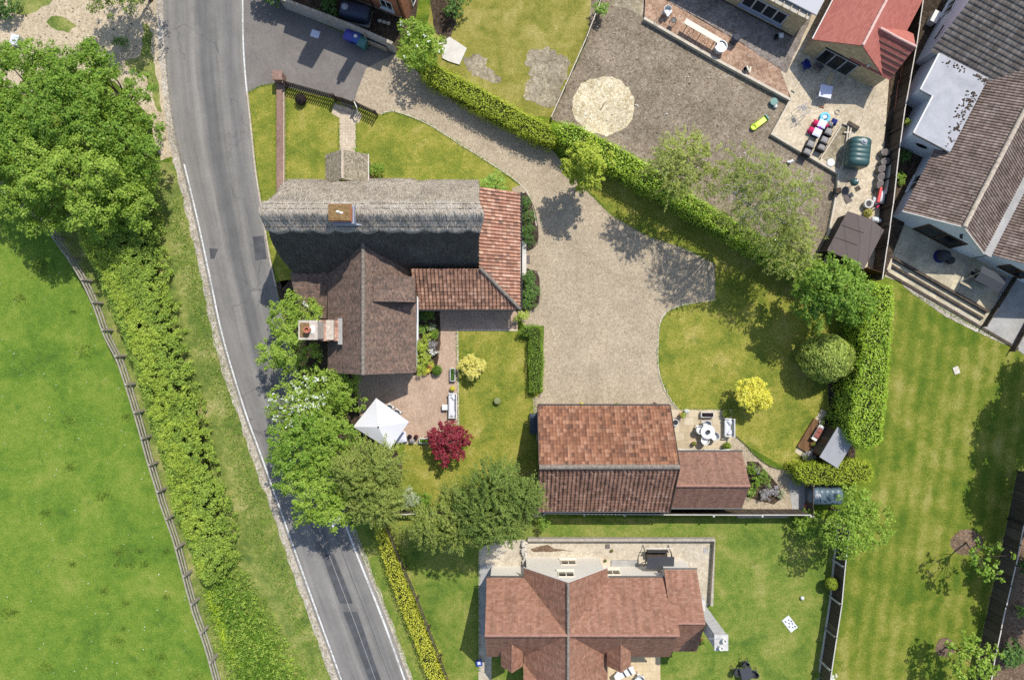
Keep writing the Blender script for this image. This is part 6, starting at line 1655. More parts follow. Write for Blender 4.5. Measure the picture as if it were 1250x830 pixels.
# wire and post fence behind the golden hedge
wf = T('post_fence', 'low dark post and rail fence along the garden side of the golden hedge', 'fence', (*G(470,640),0))
wp = [gv(*p, .9) for p in [(465,632),(477,658),(492,695),(508,732),(522,768),(536,805),(550,842),(564,880)]]
wpt = resample([(p.x,p.y) for p in wp], .5, False)
for z in (.45, .85):
    mb = MB(); strip_along(mb, wpt, .06, z-.05, z+.04); mb.build('rail', M['dark_fence'], wf)
for p in wp: part('post', M['dark_fence'], wf, lambda m: m.box((p.x+.08,p.y,.5),(.11,.11,1.0)))
# picket fences and gate in front of the cottage
def picket(name, label, a, b, h=1.2):
    a, b = Vector(a), Vector(b); L = (b-a).length; d = (b-a)/L; ang = math.atan2(d.y, d.x); nr = Vector((-d.y, d.x))
    root = T(name, label, 'fence', (a.x, a.y, 0))
    n = int(L/.155)
    def pk(m):
        for i in range(n+1):
            p = a.lerp(b, i/n)
            m.prism([tuple(p+d*s*.048+nr*t*.014) for s, t in ((-1,-1),(1,-1),(1,1),(-1,1))], .06, h)
            m.prism([tuple(p+d*s*.02+nr*t*.011) for s, t in ((-1,-1),(1,-1),(1,1),(-1,1))], h, h+.06)
    part('pickets', M['black'], root, pk).name = 'picket'
    for z in (.28, .74): part('rail', M['black'], root, lambda m: m.bar(V3(a-nr*.03, z), V3(b-nr*.03, z), .04, .08))
    for p in (a, b): part('post', M['dark_fence'], root, lambda m: m.box((p.x,p.y,h/2+.05),(.11,.11,h+.1), rz=ang))
    return root
picket('picket_fence', 'long black picket fence between the brick wall and the wooden gate', G(352,106), G(409,122))
picket('picket_fence', 'short black picket fence from the gate to the gravel drive', G(438,131), G(461,142))
gt = T('garden_gate', 'arched dark timber double gate with pale post at the entrance step', 'gate', (*G(423,127),0))
ga, gb_ = Vector(G(411,123)), Vector(G(436,131)); gd = (gb_-ga).normalized(); gm = (ga+gb_)/2; gan = math.atan2(gd.y, gd.x)
for s, (p, q) in enumerate(((ga, gm), (gm, gb_))):
    def leaf(m):
        for i in range(7):
            c = p.lerp(q, (i+.5)/7); t = (i+.5)/7 if s == 0 else 1-(i+.5)/7
            m.box((c.x,c.y,.55+.12*t),(.10,.03,1.0+.24*t), rz=gan)
        m.bar(V3(p,.35), V3(q,.35), .05, .09); m.bar(V3(p,.85), V3(q,.95), .05, .09)
    part('gate_leaf', M['dark_fence'], gt, leaf)
for p in (ga, gb_): part('gate_post', M['dark_fence'], gt, lambda m: m.box((p.x,p.y,.7),(.16,.16,1.4), rz=gan))
part('brace', M['offwhite'], gt, lambda m: (m.bar(V3(gb_+Vector((.02,.1)),1.35), V3(gb_+Vector((.25,-.45)),1.2), .07, .07), m.bar(V3(gb_+Vector((.25,-.45)),1.2), V3(gb_+Vector((.05,-.95)),.15), .06, .06)))
# walls
bw = T('brick_garden_wall', 'low brick garden wall with a square pier running down the front lawn', 'wall', (*G(343,165),0))
part('course', M['wall_brick'], bw, lambda m: m.box((X(343.5),Y(168),.20),(.50,8.6,.40)))
part('coping', M['path_pave'], bw, lambda m: m.box((X(347.4),Y(168),.17),(.14,8.6,.34)))
part('pier', M['wall_brick'], bw, lambda m: (m.box((X(344.5),Y(99),.55),(.62,.62,1.1)), m.box((X(344.5),Y(99),1.13),(.72,.72,.08))))
part('buttress', M['wall_brick'], bw, lambda m: m.bar((X(348),Y(102),.5),(X(352),Y(107),.5),.22,.9))
lw = T('lane_wall', 'grey concrete boundary wall in shade along the top of the lane', 'wall', (*G(415,40),0))
la = [Vector(G(*p)) for p in ((344,-30),(350,11),(408,33),(450,50),(484,65))]
mb = MB(); strip_along(mb, la, .14, 0, 1.65); mb.build('panel', M['concrete'], lw)
mb = MB(); strip_along(mb, la, .22, 1.65, 1.72); mb.build('coping', M['timber'], lw)
tp = T('timber_screen', 'small slanted timber screen against the lane wall beside the green bin', 'screen', (*G(462,58),0))
part('board', M['timber'], tp, lambda m: (m.bar(W(449,54,.45), W(474,64,.45), .04, .75), ))
part('post', M['timber'], tp, lambda m: m.bar(W(450,56,0), W(450,53,1.5), .09, .09))
rw = T('retaining_wall', 'long sleeper retaining wall along the edge of the salmon coloured terrace', 'wall', (*G(870,72),0))
mb = MB(); strip_along(mb, [Vector(G(*p)) for p in ((785,25),(872,75),(963,124))], .20, 0, .40); mb.build('sleeper', M['sleeper'], rw)
r2 = T('retaining_wall', 'short pale sleeper edge round the corner of the cream terrace', 'wall', (*G(980,190),0))
mb = MB(); strip_along(mb, [Vector(G(*p)) for p in ((963,124),(940,165),(1021,213),(1021,228))], .16, 0, .34); mb.build('sleeper', M['sleeper'], r2)
mb = MB(); strip_along(mb, [Vector(G(*p)) for p in ((1021,228),(1008,296),(1001,312))], .14, 0, .30)
r3 = T('retaining_wall', 'thin pale edging between the bare earth and the brown shed', 'wall', (*G(1010,280),0)); mb.build('sleeper', M['sleeper'], r3)
pw = T('patio_wall', 'low stone retaining wall round the pale patio north of the boarded house', 'wall', (*G(760,657),0))
mb = MB(); strip_along(mb, [Vector(G(*p)) for p in ((644,656.5),(870,656.5),(866.5,736))], .20, 0, .55); mb.build('stonework', M['wall_stone'], pw)
pw2 = T('patio_wall', 'stub of rough stone wall between the two halves of the pale patio', 'wall', (*G(640,675),0))
def rub(m):
    r = random.Random(3)
    for k in range(34): m.ell(W(640+r.uniform(-2,2), 659+k*.95, .12+r.random()*.25), (.10+.08*r.random(),.09+.07*r.random(),.10+.1*r.random()), 7, 5)
part('rubble', M['stone'], pw2, rub)
# terrace steps and divider of the white house
for (a, b, z) in (((1083,312),(1204,381),.30),((1081,321),(1198,389),.20),((1080,332),(1242,426),.10)):
    mb = MB(); strip_along(mb, [Vector(G(*a)), Vector(G(*b))], .20, -.02, z); o = mb.build('terrace_step', M['dark_wood']); o['kind'] = 'structure'
panel_fence('terrace_divider', 'low dark timber divider across the white house terrace beside the swing seat', [Vector(G(*p)) for p in [(1198,398),(1236,338)]], .6, cap='dark_fence', bay=1.5)
panel_fence('terrace_divider', 'low dark timber divider at the frame edge of the concrete apron', [Vector(G(*p)) for p in [(1232,428),(1262,372)]], .6, cap='dark_fence', bay=1.5)

# ================================================================ sheds
def hut(name, label, px, wu, wv, ang, ze, zr, wall, roofm, over=.14):
    c = Vector(G(*px)); u = Vector((math.cos(ang), math.sin(ang))); v = Vector((-u.y, u.x))
    root = T(name, label, 'shed', (c.x, c.y, 0))
    q = lambda a, b, z=0: (*(c+u*a+v*b), z)
    part('wall', M[wall], root, lambda m: gable_walls(m, q(-wu/2,-wv/2), q(-wu/2,wv/2), q(wu/2,wv/2), q(wu/2,-wv/2), ze, zr-.05))
    part('roof', M[roofm], root, lambda m: (roof_poly(m, [q(-wu/2-over,-wv/2-over,ze-.04),q(-wu/2-over,wv/2+over,ze-.04),q(0,wv/2+over,zr+.03),q(0,-wv/2-over,zr+.03)], .06), roof_poly(m, [q(wu/2+over,-wv/2-over,ze-.04),q(wu/2+over,wv/2+over,ze-.04),q(0,wv/2+over,zr+.03),q(0,-wv/2-over,zr+.03)], .06)))
    part('fascia', M['dark_fence'], root, lambda m: (m.bar(q(-wu/2-over,-wv/2-over-.02,ze-.08), q(0,-wv/2-over-.02,zr-.02), .03, .12), m.bar(q(wu/2+over,-wv/2-over-.02,ze-.08), q(0,-wv/2-over-.02,zr-.02), .03, .12)))
    return root, q
bs, q = hut('brown_shed', 'brown felt roofed shed with black walls at the end of the cream terrace', (1029,298), 2.75, 3.0, AZ, 1.95, 2.55, 'black_board', 'felt_brown')
part('door', M['dark_fence'], bs, lambda m: m.box(q(.4,1.52,.95),(.8,.04,1.8), rz=AZ))
part('felt_lap', M['dark_wood'], bs, lambda m: [m.bar(q(-1.45,b,1.96), q(0,b,2.60), .03, .012) for b in (-.5,.5)])
# summerhouse with deck
sa = R(-31)
su = T('summerhouse', 'small summerhouse with a pale grey felt roof and a brown deck, under the tall hedge', 'summerhouse', (*G(1013,541),0))
sc_ = Vector(G(1006.5,541)); su_, sv_ = Vector((math.cos(sa), math.sin(sa))), Vector((-math.sin(sa), math.cos(sa)))
sq = lambda a, b, z=0: (*(sc_+su_*a+sv_*b), z)
part('wall', M['brown_wood'], su, lambda m: m.prism([sq(-.68,-1.1)[:2],sq(.7,-1.1)[:2],sq(.7,1.1)[:2],sq(-.68,1.1)[:2]], 0, [2.1,1.85,1.85,2.1]))
part('roof', M['felt'], su, lambda m: m.add([sq(-.85,-1.28,2.24),sq(.85,-1.28,1.95),sq(.85,1.28,1.95),sq(-.85,1.28,2.24),sq(-.85,-1.28,2.16),sq(.85,-1.28,1.87),sq(.85,1.28,1.87),sq(-.85,1.28,2.16)], [(0,1,2,3),(7,6,5,4),(0,4,5,1),(1,5,6,2),(2,6,7,3),(3,7,4,0)]))
part('deck', M['brown_wood'], su, lambda m: m.box(sq(-1.22,-.05,.10),(1.05,2.5,.20), rz=sa))
for b in (-.55, .55): part('door', M['dark_fence'], su, lambda m: m.box(sq(-.70,b,1.0),(.04,.9,1.8), rz=sa))
bn = T('deck_bench', 'low bench with faded red cushions on the summerhouse deck', 'bench', sq(-1.12,.35,.2), rz=sa)
part('seat', M['offwhite'], bn, lambda m: m.box((0,0,.40),(.42,1.25,.05)), world=False)
for dx, dy in ((-.17,-.55),(.17,-.55),(-.17,.55),(.17,.55)): part('leg', M['offwhite'], bn, lambda m: m.box((dx,dy,.19),(.05,.05,.38)), world=False)
for dy in (-.2, .2): part('cushion', M['cushion_red'], bn, lambda m: m.cushion((0,dy,.48),(.40,.38,.12)), world=False)
part('pillow', M['white'], bn, lambda m: m.cushion((0,.52,.50),(.3,.22,.12)), world=False)
for (px, py, lab) in ((1001,515,'pale pot on the cream strip at the north end of the deck'),(990,541,'terracotta pot on the cream strip in the middle of the deck'),(981,556,'pale pot at the south end of the summerhouse strip')):
    t = T('plant_pot', lab, 'pot', (*G(px,py),0), group='pots along the summerhouse strip')
    part('pot', M['stone'] if py != 541 else M['pot'], t, lambda m: m.lathe([(.13,0),(.19,.3),(.20,.33),(.16,.33),(.15,.26)]), world=False)
    rg = np.random.default_rng(px); p_ = unit(90, rg, .6)*.2*rg.random((90,1))**.4+np.array([0,0,.42]); leaf_mesh('foliage', p_, p_-np.array([0,0,.3]), .08, 'leaf_light', t, world=False)

# ================================================================ oil tanks
def oil_tank(label, loc, rz, mat, L=2.1, r=.68):
    t = T('oil_tank', label, 'oil tank', loc, rz, 'domestic oil tanks')
    def body(m):
        n = 22; prof = []
        xs = [(-L/2,.72),(-L/2+.05,.86),(-L/2+.14,.95)]
        for k in range(5):
            a = -L/2+.2+k*(L-.4)/5; b = a+(L-.4)/5
            xs += [(a,.97),(a+.03,1.0),(b-.03,1.0),(b,.97)]
        xs += [(L/2-.14,.95),(L/2-.05,.86),(L/2,.72)]
        vs, fs = [], []
        for x, s in xs:
            for k in range(n):
                a = 2*math.pi*k/n; ca, sa2 = math.cos(a), math.sin(a)
                e = .62                                # squared-off section
                yy = math.copysign(abs(ca)**e, ca)*r*s; zz = math.copysign(abs(sa2)**e, sa2)*r*.95*s
                vs.append((x, yy, zz+r+.12))
        for i in range(len(xs)-1):
            for k in range(n): fs.append((i*n+k, i*n+(k+1)%n, (i+1)*n+(k+1)%n, (i+1)*n+k))
        fs += [tuple(range(n))[::-1], tuple((len(xs)-1)*n+k for k in range(n))]
        m.add(vs, fs)
    part('shell', M[mat], t, body, world=False, smooth=True)
    cp = part('fill_cap', M['grey_metal'], t, lambda m: m.lathe([(.24,0),(.24,.09),(.20,.13),(.12,.13),(.12,.18),(.10,.21)], (L/2-.42,-.05,2*r*.97+.08), 18), world=False, smooth=True)
    part('cap_ring', M['steel'], cp, lambda m: m.lathe([(.255,0),(.255,.05)], (L/2-.42,-.05,2*r*.97+.08), 18), world=False)
    part('pipe', M[mat], t, lambda m: m.tube([(-L/2+.2,.42,2*r*.96),(L/2-.5,.42,2*r*.96)], .03, 6), world=False)
    part('plinth', M['concrete'], t, lambda m: m.box((0,0,.055),(L*.95,1.25,.11)), world=False)
    return t
oil_tank('dark green oil tank with a pale round cap on the cream terrace', (*gv(1045,188,1.0), TZ), R(84), 'oil_green', 2.15, .80)
oil_tank('slate blue oil tank in deep shade south of the short hedge', (*gv(1008,605,1.0), 0), R(180), 'oil_blue', 2.4, .66)
oil_tank('navy oil tank in the shadow behind the lane wall', (*gv(433,14,1.0), 0), R(168), 'oil_navy', 2.2, .62)

# ================================================================ lane items
def wheelie(label, px, py, mat, lid, rz):
    t = T('wheelie_bin', label, 'bin', (*gv(px,py,1.0),0), rz, 'wheelie bins by the lane wall')
    part('body', M[mat], t, lambda m: m.add([(-.22,-.24,.06),(.22,-.24,.06),(.22,.20,.06),(-.22,.20,.06),(-.27,-.33,.98),(.27,-.33,.98),(.27,.30,.98),(-.27,.30,.98)], [(3,2,1,0),(4,5,6,7),(0,1,5,4),(1,2,6,5),(2,3,7,6),(3,0,4,7)]), world=False)
    part('lid', M[lid], t, lambda m: m.cushion((0,-.02,1.02),(.60,.72,.12), n=4), world=False)
    part('handle', M[mat], t, lambda m: m.bar((-.24,.36,1.0),(.24,.36,1.0),.04), world=False)
    for s in (-.2,.2): part('wheel', M['black'], t, lambda m: m.lathe([(.10,-.02),(.10,.02)], (0,0,0), 12), world=False).location = (s,.22,.10)
    return t
wheelie('blue violet wheelie bin, first of three by the lane wall', 425, 43, 'violet', 'violet', R(-20))
b2 = wheelie('blue wheelie bin with a white bag on its lid', 434.5, 46, 'blue', 'blue', R(-20))
wheelie('green wheelie bin beside the timber screen', 442, 51.5, 'teal', 'teal', R(-22))
t = T('rubbish_bag', 'small white rubbish bag on the blue wheelie bin', 'bag', (*gv(434.5,45,1.05),1.06)); part('bag', M['white'], t, lambda m: (m.ell((0,0,.10),(.16,.14,.12)), m.ell((.03,0,.22),(.05,.05,.06))), world=False, smooth=True)
t = T('white_board', 'pale lilac board lying flat on the shaded lane', 'board', (*G(385,42),Z*5+.002), R(-18))
part('sheet', M['lilac'], t, lambda m: m.box((0,0,.02),(.66,.52,.04)), world=False); part('rim', M['white'], t, lambda m: m.bar((-.33,-.27,.03),(.33,-.27,.03),.03,.05), world=False)
t = T('garden_stones', 'row of pale stones by the brick house wall', 'stones', (*G(470,30),0))
part('stone', M['stone'], t, lambda m: [m.ell(W(464+k*5, 27+k*1.4, .15), (.2,.14,.16), 8, 5) for k in range(3)])
t = T('concrete_slab', 'broken white concrete slab half under the rambling rose bush', 'slab', (*G(554,63),0))
part('slab', M['slab'], t, lambda m: m.prism([G(*p) for p in ((540,52),(549,46),(570,60),(561,80),(548,76),(540,72))], 0, .12))
# utility box by the trees, door mat, drain covers
t = T('utility_box', 'small pale grey utility box on the sandy gravel', 'utility box', (*G(25,53),0), R(-12))
part('body', M['grey_metal'], t, lambda m: m.box((0,0,.30),(.52,.70,.60)), world=False); part('lid', M['lilac'], t, lambda m: m.box((0,0,.63),(.60,.78,.06)), world=False)
def mat_(name, label, px, py, w, d, m_, cat, h=.02, rz=0):
    t = T(name, label, cat, (*G(px,py),Z*7), rz); part('surface', M[m_], t, lambda m: m.box((0,0,h/2),(w,d,h)), world=False); return t
mat_('door_mat', 'dark door mat on the gravel outside the lean-to door', 643.5, 317, .40, .62, 'mat', 'mat')
mat_('drain_cover', 'square dark drain cover set in the pale patio', 741.5, 666.5, .36, .34, 'mat', 'drain cover')
mat_('drain_cover', 'grey drain cover at the east end of the pale patio', 861.5, 671.5, .36, .36, 'concrete', 'drain cover')
mat_('paving_stone', 'pale paving stone set alone in the striped lawn', 1167, 452, .44, .56, 'stone', 'stone', .04, R(20))
# street lamp overhanging the road
x, y = G(441,603); hx, hy, _ = P(411,635,6.0); hx, hy = hx, hy
t = T('street_lamp', 'grey street lamp poking out of the trees over the road', 'lamp post', (x, y, 0))
part('pole', M['grey_metal'], t, lambda m: m.tube([(x,y,0),(x,y,2.0),(x,y,5.9),(x-.1,y-.1,6.05)], [.09,.07,.05,.045], 8)); part('arm', M['grey_metal'], t, lambda m: m.tube([(x-.08,y-.08,6.03),(hx+.15,hy+.2,6.1)], .035, 6))
part('lamp_head', M['conc_post'], t, lambda m: m.bar((hx+.22,hy+.30,6.1),(hx-.30,hy-.38,6.12),.24,.12), bevel=.03)

# ================================================================ seats and tables
def bench(label, loc, rz, mat, L=1.5, cushions=True, group=None):
    t = T('garden_bench', label, 'bench', loc, rz, group)
    part('seat', M[mat], t, lambda m: [m.box((-.22+k*.11,0,.42),(.09,L,.03)) for k in range(5)], world=False)
    part('backrest', M[mat], t, lambda m: ([m.box((.30+.01*k,0,.52+.10*k),(.03,L,.07)) for k in range(4)], m.box((.35,0,.93),(.06,L+.04,.06))), world=False)
    for s in (-1, 1):
        for xx, hh in ((-.24,.60),(.30,.90)): part('leg', M[mat], t, lambda m: m.box((xx,s*(L/2-.03),hh/2),(.06,.06,hh)), world=False)
        part('armrest', M[mat], t, lambda m: m.box((.02,s*(L/2-.02),.63),(.58,.08,.04)), world=False)
    if cushions:
        part('seat_pad', M['fabric_white'], t, lambda m: m.cushion((-.02,0,.49),(.50,L-.16,.12)), world=False)
        for s in (-1, 1): part('pillow', M['fabric_white'], t, lambda m: m.cushion((.12,s*(L/2-.28),.60),(.32,.40,.16), rz=s*.6), world=False)
    return t
bench('white garden bench with cushions on the brick terrace beside the lawn', (*gv(552,495,.5),0), 0, 'white', 1.85)
bench('white garden bench at the grass edge of the barn patio', (*gv(889,521.5,.5),0), 0, 'offwhite', 1.35)
def side_table(label, loc, s, h, mat, rz=0):
    t = T('side_table', label, 'table', loc, rz)
    part('tabletop', M[mat], t, lambda m: m.box((0,0,h),(s,s,.04)), world=False)
    for a in (-1,1):
        for b in (-1,1): part('leg', M[mat], t, lambda m: m.box((a*(s/2-.04),b*(s/2-.04),h/2),(.04,.04,h)), world=False)
    return t
side_table('small square white table in front of the terrace bench', (*gv(543,497,.4),0), .42, .42, 'white')
def chair(label, loc, rz, mat, group=None, w=.56):
    t = T('garden_chair', label, 'chair', loc, rz, group)
    part('seat', M[mat], t, lambda m: m.cushion((0,0,.44),(w,w,.07)), world=False)
    part('backrest', M[mat], t, lambda m: m.add(*shell_back(w)), world=False)
    for a in (-1,1):
        for b in (-1,1): part('leg', M[mat], t, lambda m: m.bar((a*.22,b*.22,.42),(a*.26,b*.26,0),.035), world=False)
    return t
def shell_back(w):
    vs, fs = [], []; n = 9
    for i in range(n+1):
        a = math.pi*(-.62+1.24*i/n)
        for r, z in ((w*.50,.42),(w*.60,.82),(w*.54,.82),(w*.45,.42)):
            zz = z-(.14*abs(2*i/n-1)**2 if z > .5 else 0)
            vs.append((math.cos(a)*r, math.sin(a)*r, zz))
    for i in range(n):
        for k in range(4): fs.append((i*4+k, i*4+(k+1)%4, i*4+4+(k+1)%4, i*4+4+k))
    fs += [(0,3,2,1), (n*4,n*4+1,n*4+2,n*4+3)]
    return vs, fs
tb = T('round_table', 'round white table among the barn patio chairs, with a grey bowl', 'table', (*gv(864,527,.7),0))
part('tabletop', M['white'], tb, lambda m: m.lathe([(.52,.70),(.54,.72),(.54,.74)], n=28), world=False)
part('pedestal', M['white'], tb, lambda m: m.lathe([(.30,0),(.28,.03),(.06,.08),(.05,.70)], n=14), world=False)
t = T('bowl', 'grey bowl on the round white table of the barn patio', 'bowl', (*gv(864,527,.74),.742)); part('bowl', M['charcoal'], t, lambda m: m.lathe([(.06,0),(.14,.08),(.16,.12),(.13,.10),(.05,.03)]), world=False)
for px, py, rz, lab in ((854,524,170,'white shell chair on the barn side of the round patio table'),(860,537,245,'white shell chair south of the round patio table'),(872,532,330,'white shell chair nearest the bench at the patio table'),(862.5,518,100,'white shell chair north of the round patio table')):
    chair(lab, (*gv(px,py,.5),0), R(rz), 'white', 'white chairs round the barn patio table')
def trough(label, loc, rz, L, w, mat, plant, group='planters'):
    t = T('trough_planter', label, 'planter', loc, rz, group)
    def bx(m):
        for s in (-1,1): m.box((0,s*(w/2),.20),(L,.05,.40)); m.box((s*(L/2),0,.20),(.05,w+.05,.40))
    part('box', M[mat], t, bx, world=False); part('soil', M['soil'], t, lambda m: m.box((0,0,.17),(L-.05,w-.05,.30)), world=False)
    rg = np.random.default_rng(int(L*100+loc[0]*7)); n = 260
    p = np.column_stack([rg.uniform(-L/2+.06,L/2-.06,n), rg.uniform(-w/2+.05,w/2-.05,n), rg.uniform(.34,.52,n)])
    leaf_mesh('foliage', p, np.tile([[0,0,1.0]],(n,1)), .08, plant, t, world=False)
    return t
trough('white trough planter on the terrace edge nearest the pale golden bush', (*G(553,457),0), R(90), .95, .36, 'white', 'leaf_dark')
trough('white trough planter beside the crimson maple', (*G(519,537),0), 0, .80, .34, 'white', 'leaf_box')
trough('pale trough planter with purple plants at the north edge of the barn patio', (*G(862,505.5),0), 0, .92, .36, 'offwhite', 'leaf_purple')
def potted(name, label, px, py, h, r, pot, leaf, cat='potted plant', pr=.17, ph=.32, group=None, loc=None, z=0):
    x, y = gv(px, py, h*.6) if loc is None else loc
    t = T(name, label, cat, (x, y, z), group=group)
    part('pot', M[pot], t, lambda m: m.lathe([(pr*.7,0),(pr,ph),(pr*1.06,ph+.03),(pr*.85,ph+.03),(pr*.8,ph-.05)]), world=False)
    rg = np.random.default_rng(int(px+py*3)); n = int(200*(r/.25)**2)+60
    d = unit(n, rg, .5); p = d*r*rg.random((n,1))**.4+np.array([0,0,max(h-r, ph+.05)])
    leaf_mesh('foliage', p, d+np.array([0,0,.5]), .075, leaf, t, world=False)
    return t
PT = [('yellow flowering pot plant between the trough and the bench',552.5,474,.6,.22,'pot','leaf_gold'),('green pot plant beside the crimson maple at the terrace edge',555,520,.5,.2,'pot','leaf_light'),('dark leaved pot plant left of the white trough',500,533,.6,.18,'gutter','leaf_purple'),('rusty leaved pot plant between two pots on the terrace edge',508,533,.6,.17,'pot','leaf_purple'),('grey green pot plant in front of the pair on the terrace edge',503,538,.5,.2,'stone','leaf_silver'),('pink flowering pot plant between the bench and the maple',549,516,.5,.15,'pot','petal_pink'),
      ('yellow green pot plant against the barn front, first from the lawn',709.5,494,.6,.2,'pot','leaf_gold'),('green pot plant in the middle of the barn front',752.5,494.5,.6,.2,'pot','leaf_light'),('dark leaved pot plant at the patio end of the barn front',799,494.5,.6,.22,'pot','leaf_purple'),
      ('tall yellow green pot plant at the corner of the barn patio',833,507,1.0,.26,'pot','leaf_lime'),('white flowering pot plant at the corner of the barn patio',838,502,.5,.2,'offwhite','petal_white'),('dull green pot plant against the barn gable',823.5,541,.5,.2,'stone','leaf_ivy'),('low pot plant in front of the annex door',847,541,.4,.18,'pot','leaf_olive')]
for i, (lab, px, py, h, r, pm, lm) in enumerate(PT): potted('potted_plant', lab, px, py, h, r, pm, lm, group='pot plants on the terraces')
t = T('planter_tub', 'white round tub with dark contents against the barn gable', 'tub', (*G(823,515),0)); part('tub', M['white'], t, lambda m: m.lathe([(.18,0),(.24,.38),(.26,.40),(.21,.40),(.20,.30)]), world=False); part('soil', M['black'], t, lambda m: m.cyl((0,0,.2),.20,.12), world=False)
ball('topiary_bush', 'small clipped ball bush at the north end of the patio bench', 888, 505, .75, 5.6, 'leaf_lime', size=.05, dens=700, group=None)
ball('topiary_bush', 'small clipped ball bush at the south end of the patio bench', 888, 544.5, .70, 5.2, 'leaf_lime', size=.05, dens=700)
t = T('lawn_stone', 'mossy round stone seat on the lawn', 'stone', (*G(607,489),0)); part('stone', M['moss_stone'], t, lambda m: m.lathe([(.20,0),(.26,.15),(.26,.36),(.20,.42),(.10,.40)]), world=False, smooth=True); part('moss_ring', M['moss_stone'], t, lambda m: m.lathe([(.12,.41),(.11,.44),(.05,.44)]), world=False)
# parasol with furniture
par = T('parasol', 'large square white parasol over the brick terrace', 'parasol', (*gv(463,522,2.3),0), R(-4))
def canopy(m):
    cs = [gv(459,486,2.25), gv(499,515,2.25), gv(476,549,2.25), gv(431,521,2.25)]
    top = gv(462,521,2.75); n = 10; vs, fs = [], []
    for k in range(4):
        a, b = cs[k], cs[(k+1)%4]; o = len(vs)
        for i in range(n+1):
            for j in range(n+1):
                t = i/n; e = a.lerp(b, j/n); p = top.lerp(e, t)
                sag = -.05*math.sin(math.pi*j/n)*t
                vs.append((p.x, p.y, 2.78-.53*t**1.1+sag))
        for i in range(n):
            for j in range(n):
                q = o+i*(n+1)+j; fs.append((q, q+n+1, q+n+2, q+1))
        o2 = len(vs)                                    # hanging edge
        for j in range(n+1):
            x_, y_, z_ = vs[o+n*(n+1)+j]; vs.append((x_, y_, z_-.10))
        for j in range(n):
            q = o+n*(n+1)+j; fs.append((q, o2+j, o2+j+1, q+1))
    m.add(vs, fs)
part('canopy', M['fabric_white'], par, canopy)
pt_ = gv(462,521,2.75)
part('finial', M['gutter'], par, lambda m: m.ell((pt_.x,pt_.y,2.82),(.06,.06,.07)))
part('rib', M['offwhite'], par, lambda m: [m.tube([(pt_.x,pt_.y,2.72),(*gv(*c,2.25),2.20)], .018, 5) for c in ((459,486),(499,515),(476,549),(431,521))])
part('pole', M['grey_metal'], par, lambda m: m.tube([(pt_.x,pt_.y,0),(pt_.x,pt_.y,2.7)], .035, 8)); part('base', M['concrete'], par, lambda m: m.box((pt_.x,pt_.y,.06),(.7,.7,.12)))
dt = T('dining_table', 'white table mostly hidden under the parasol', 'table', (*G(470,514),0), R(-36))
part('tabletop', M['white'], dt, lambda m: m.box((0,0,.73),(1.8,1.0,.05)), world=False)
for a in (-1,1):
    for b in (-1,1): part('leg', M['white'], dt, lambda m: m.box((a*.8,b*.4,.36),(.07,.07,.71)), world=False)
for px, py, lab in ((477,497,'white chair peeping out of the parasol edge toward the rear wing'),(486,503,'white chair peeping out of the parasol edge toward the bench')):
    chair(lab, (*G(px,py),0), R(54), 'white', 'white chairs under the parasol', .5)
so = T('garden_sofa', 'grey white garden sofa end beside the south corner of the parasol', 'sofa', (*G(489,533),0), R(8))
part('base', M['offwhite'], so, lambda m: m.box((0,0,.18),(1.0,.8,.30)), world=False); part('cushion', M['lilac'], so, lambda m: m.cushion((.05,0,.40),(.9,.75,.16)), world=False); part('backrest', M['charcoal'], so, lambda m: m.bar((-.52,-.4,.45),(-.30,.42,.5),.12,.5), world=False)
# dark covered seat behind the barn
t = T('covered_bench', 'dark slatted bench against the road end of the barn', 'bench', (*gv(651.5,517,.5),0))
part('seat', M['oil_navy'], t, lambda m: [m.box((-.24+k*.12,0,.42),(.10,1.55,.03)) for k in range(5)], world=False)
part('backrest', M['oil_navy'], t, lambda m: [m.box((.32,0,.52+.12*k),(.03,1.55,.09)) for k in range(4)], world=False)
for a in (-.26,.3):
    for b in (-.7,.7): part('leg', M['oil_navy'], t, lambda m: m.box((a,b,.2),(.06,.06,.4)), world=False)

# ================================================================ neighbour's yard
def yd(px, py, h=0.0): p = gv(px, py, h+TZ); return (p.x, p.y, TZ)
t = T('narrow_table', 'long narrow cream plank table on the salmon terrace', 'table', yd(857,39,.8), AZ-R(3))
part('tabletop', M['cream_wood'], t, lambda m: m.box((0,0,.90),(3.0,.42,.06)), world=False)
for a in (-1.2,0,1.2):
    for b in (-.15,.15): part('leg', M['timber'], t, lambda m: m.box((a,b,.44),(.06,.06,.87)), world=False)
t = T('fire_drum', 'round white metal fire drum full of pale ash on the salmon terrace', 'drum', yd(880,57,.6))
part('drum', M['white'], t, lambda m: m.lathe([(.36,0),(.44,.66),(.47,.70),(.40,.70),(.36,.4)], n=24), world=False); part('ash', M['steel'], t, lambda m: m.cyl((0,0,.35),.37,.2,20), world=False); part('grate', M['charcoal'], t, lambda m: [m.bar((-.3,k*.12,.58),(.3,k*.10,.58),.03) for k in (-1,0,1)], world=False)
chair('white metal chair at the top end of the salmon terrace', yd(815,14,.5), R(140), 'white')
t = T('barbecue_stand', 'small black tripod stand beside the white metal chair', 'stand', yd(822,26,.5))
part('pan', M['black'], t, lambda m: m.lathe([(.05,.5),(.2,.56),(.22,.62),(.18,.60)]), world=False)
for k in range(3): part('leg', M['black'], t, lambda m: m.bar((math.cos(k*2.1)*.1,math.sin(k*2.1)*.1,.55),(math.cos(k*2.1)*.3,math.sin(k*2.1)*.3,0),.03), world=False)
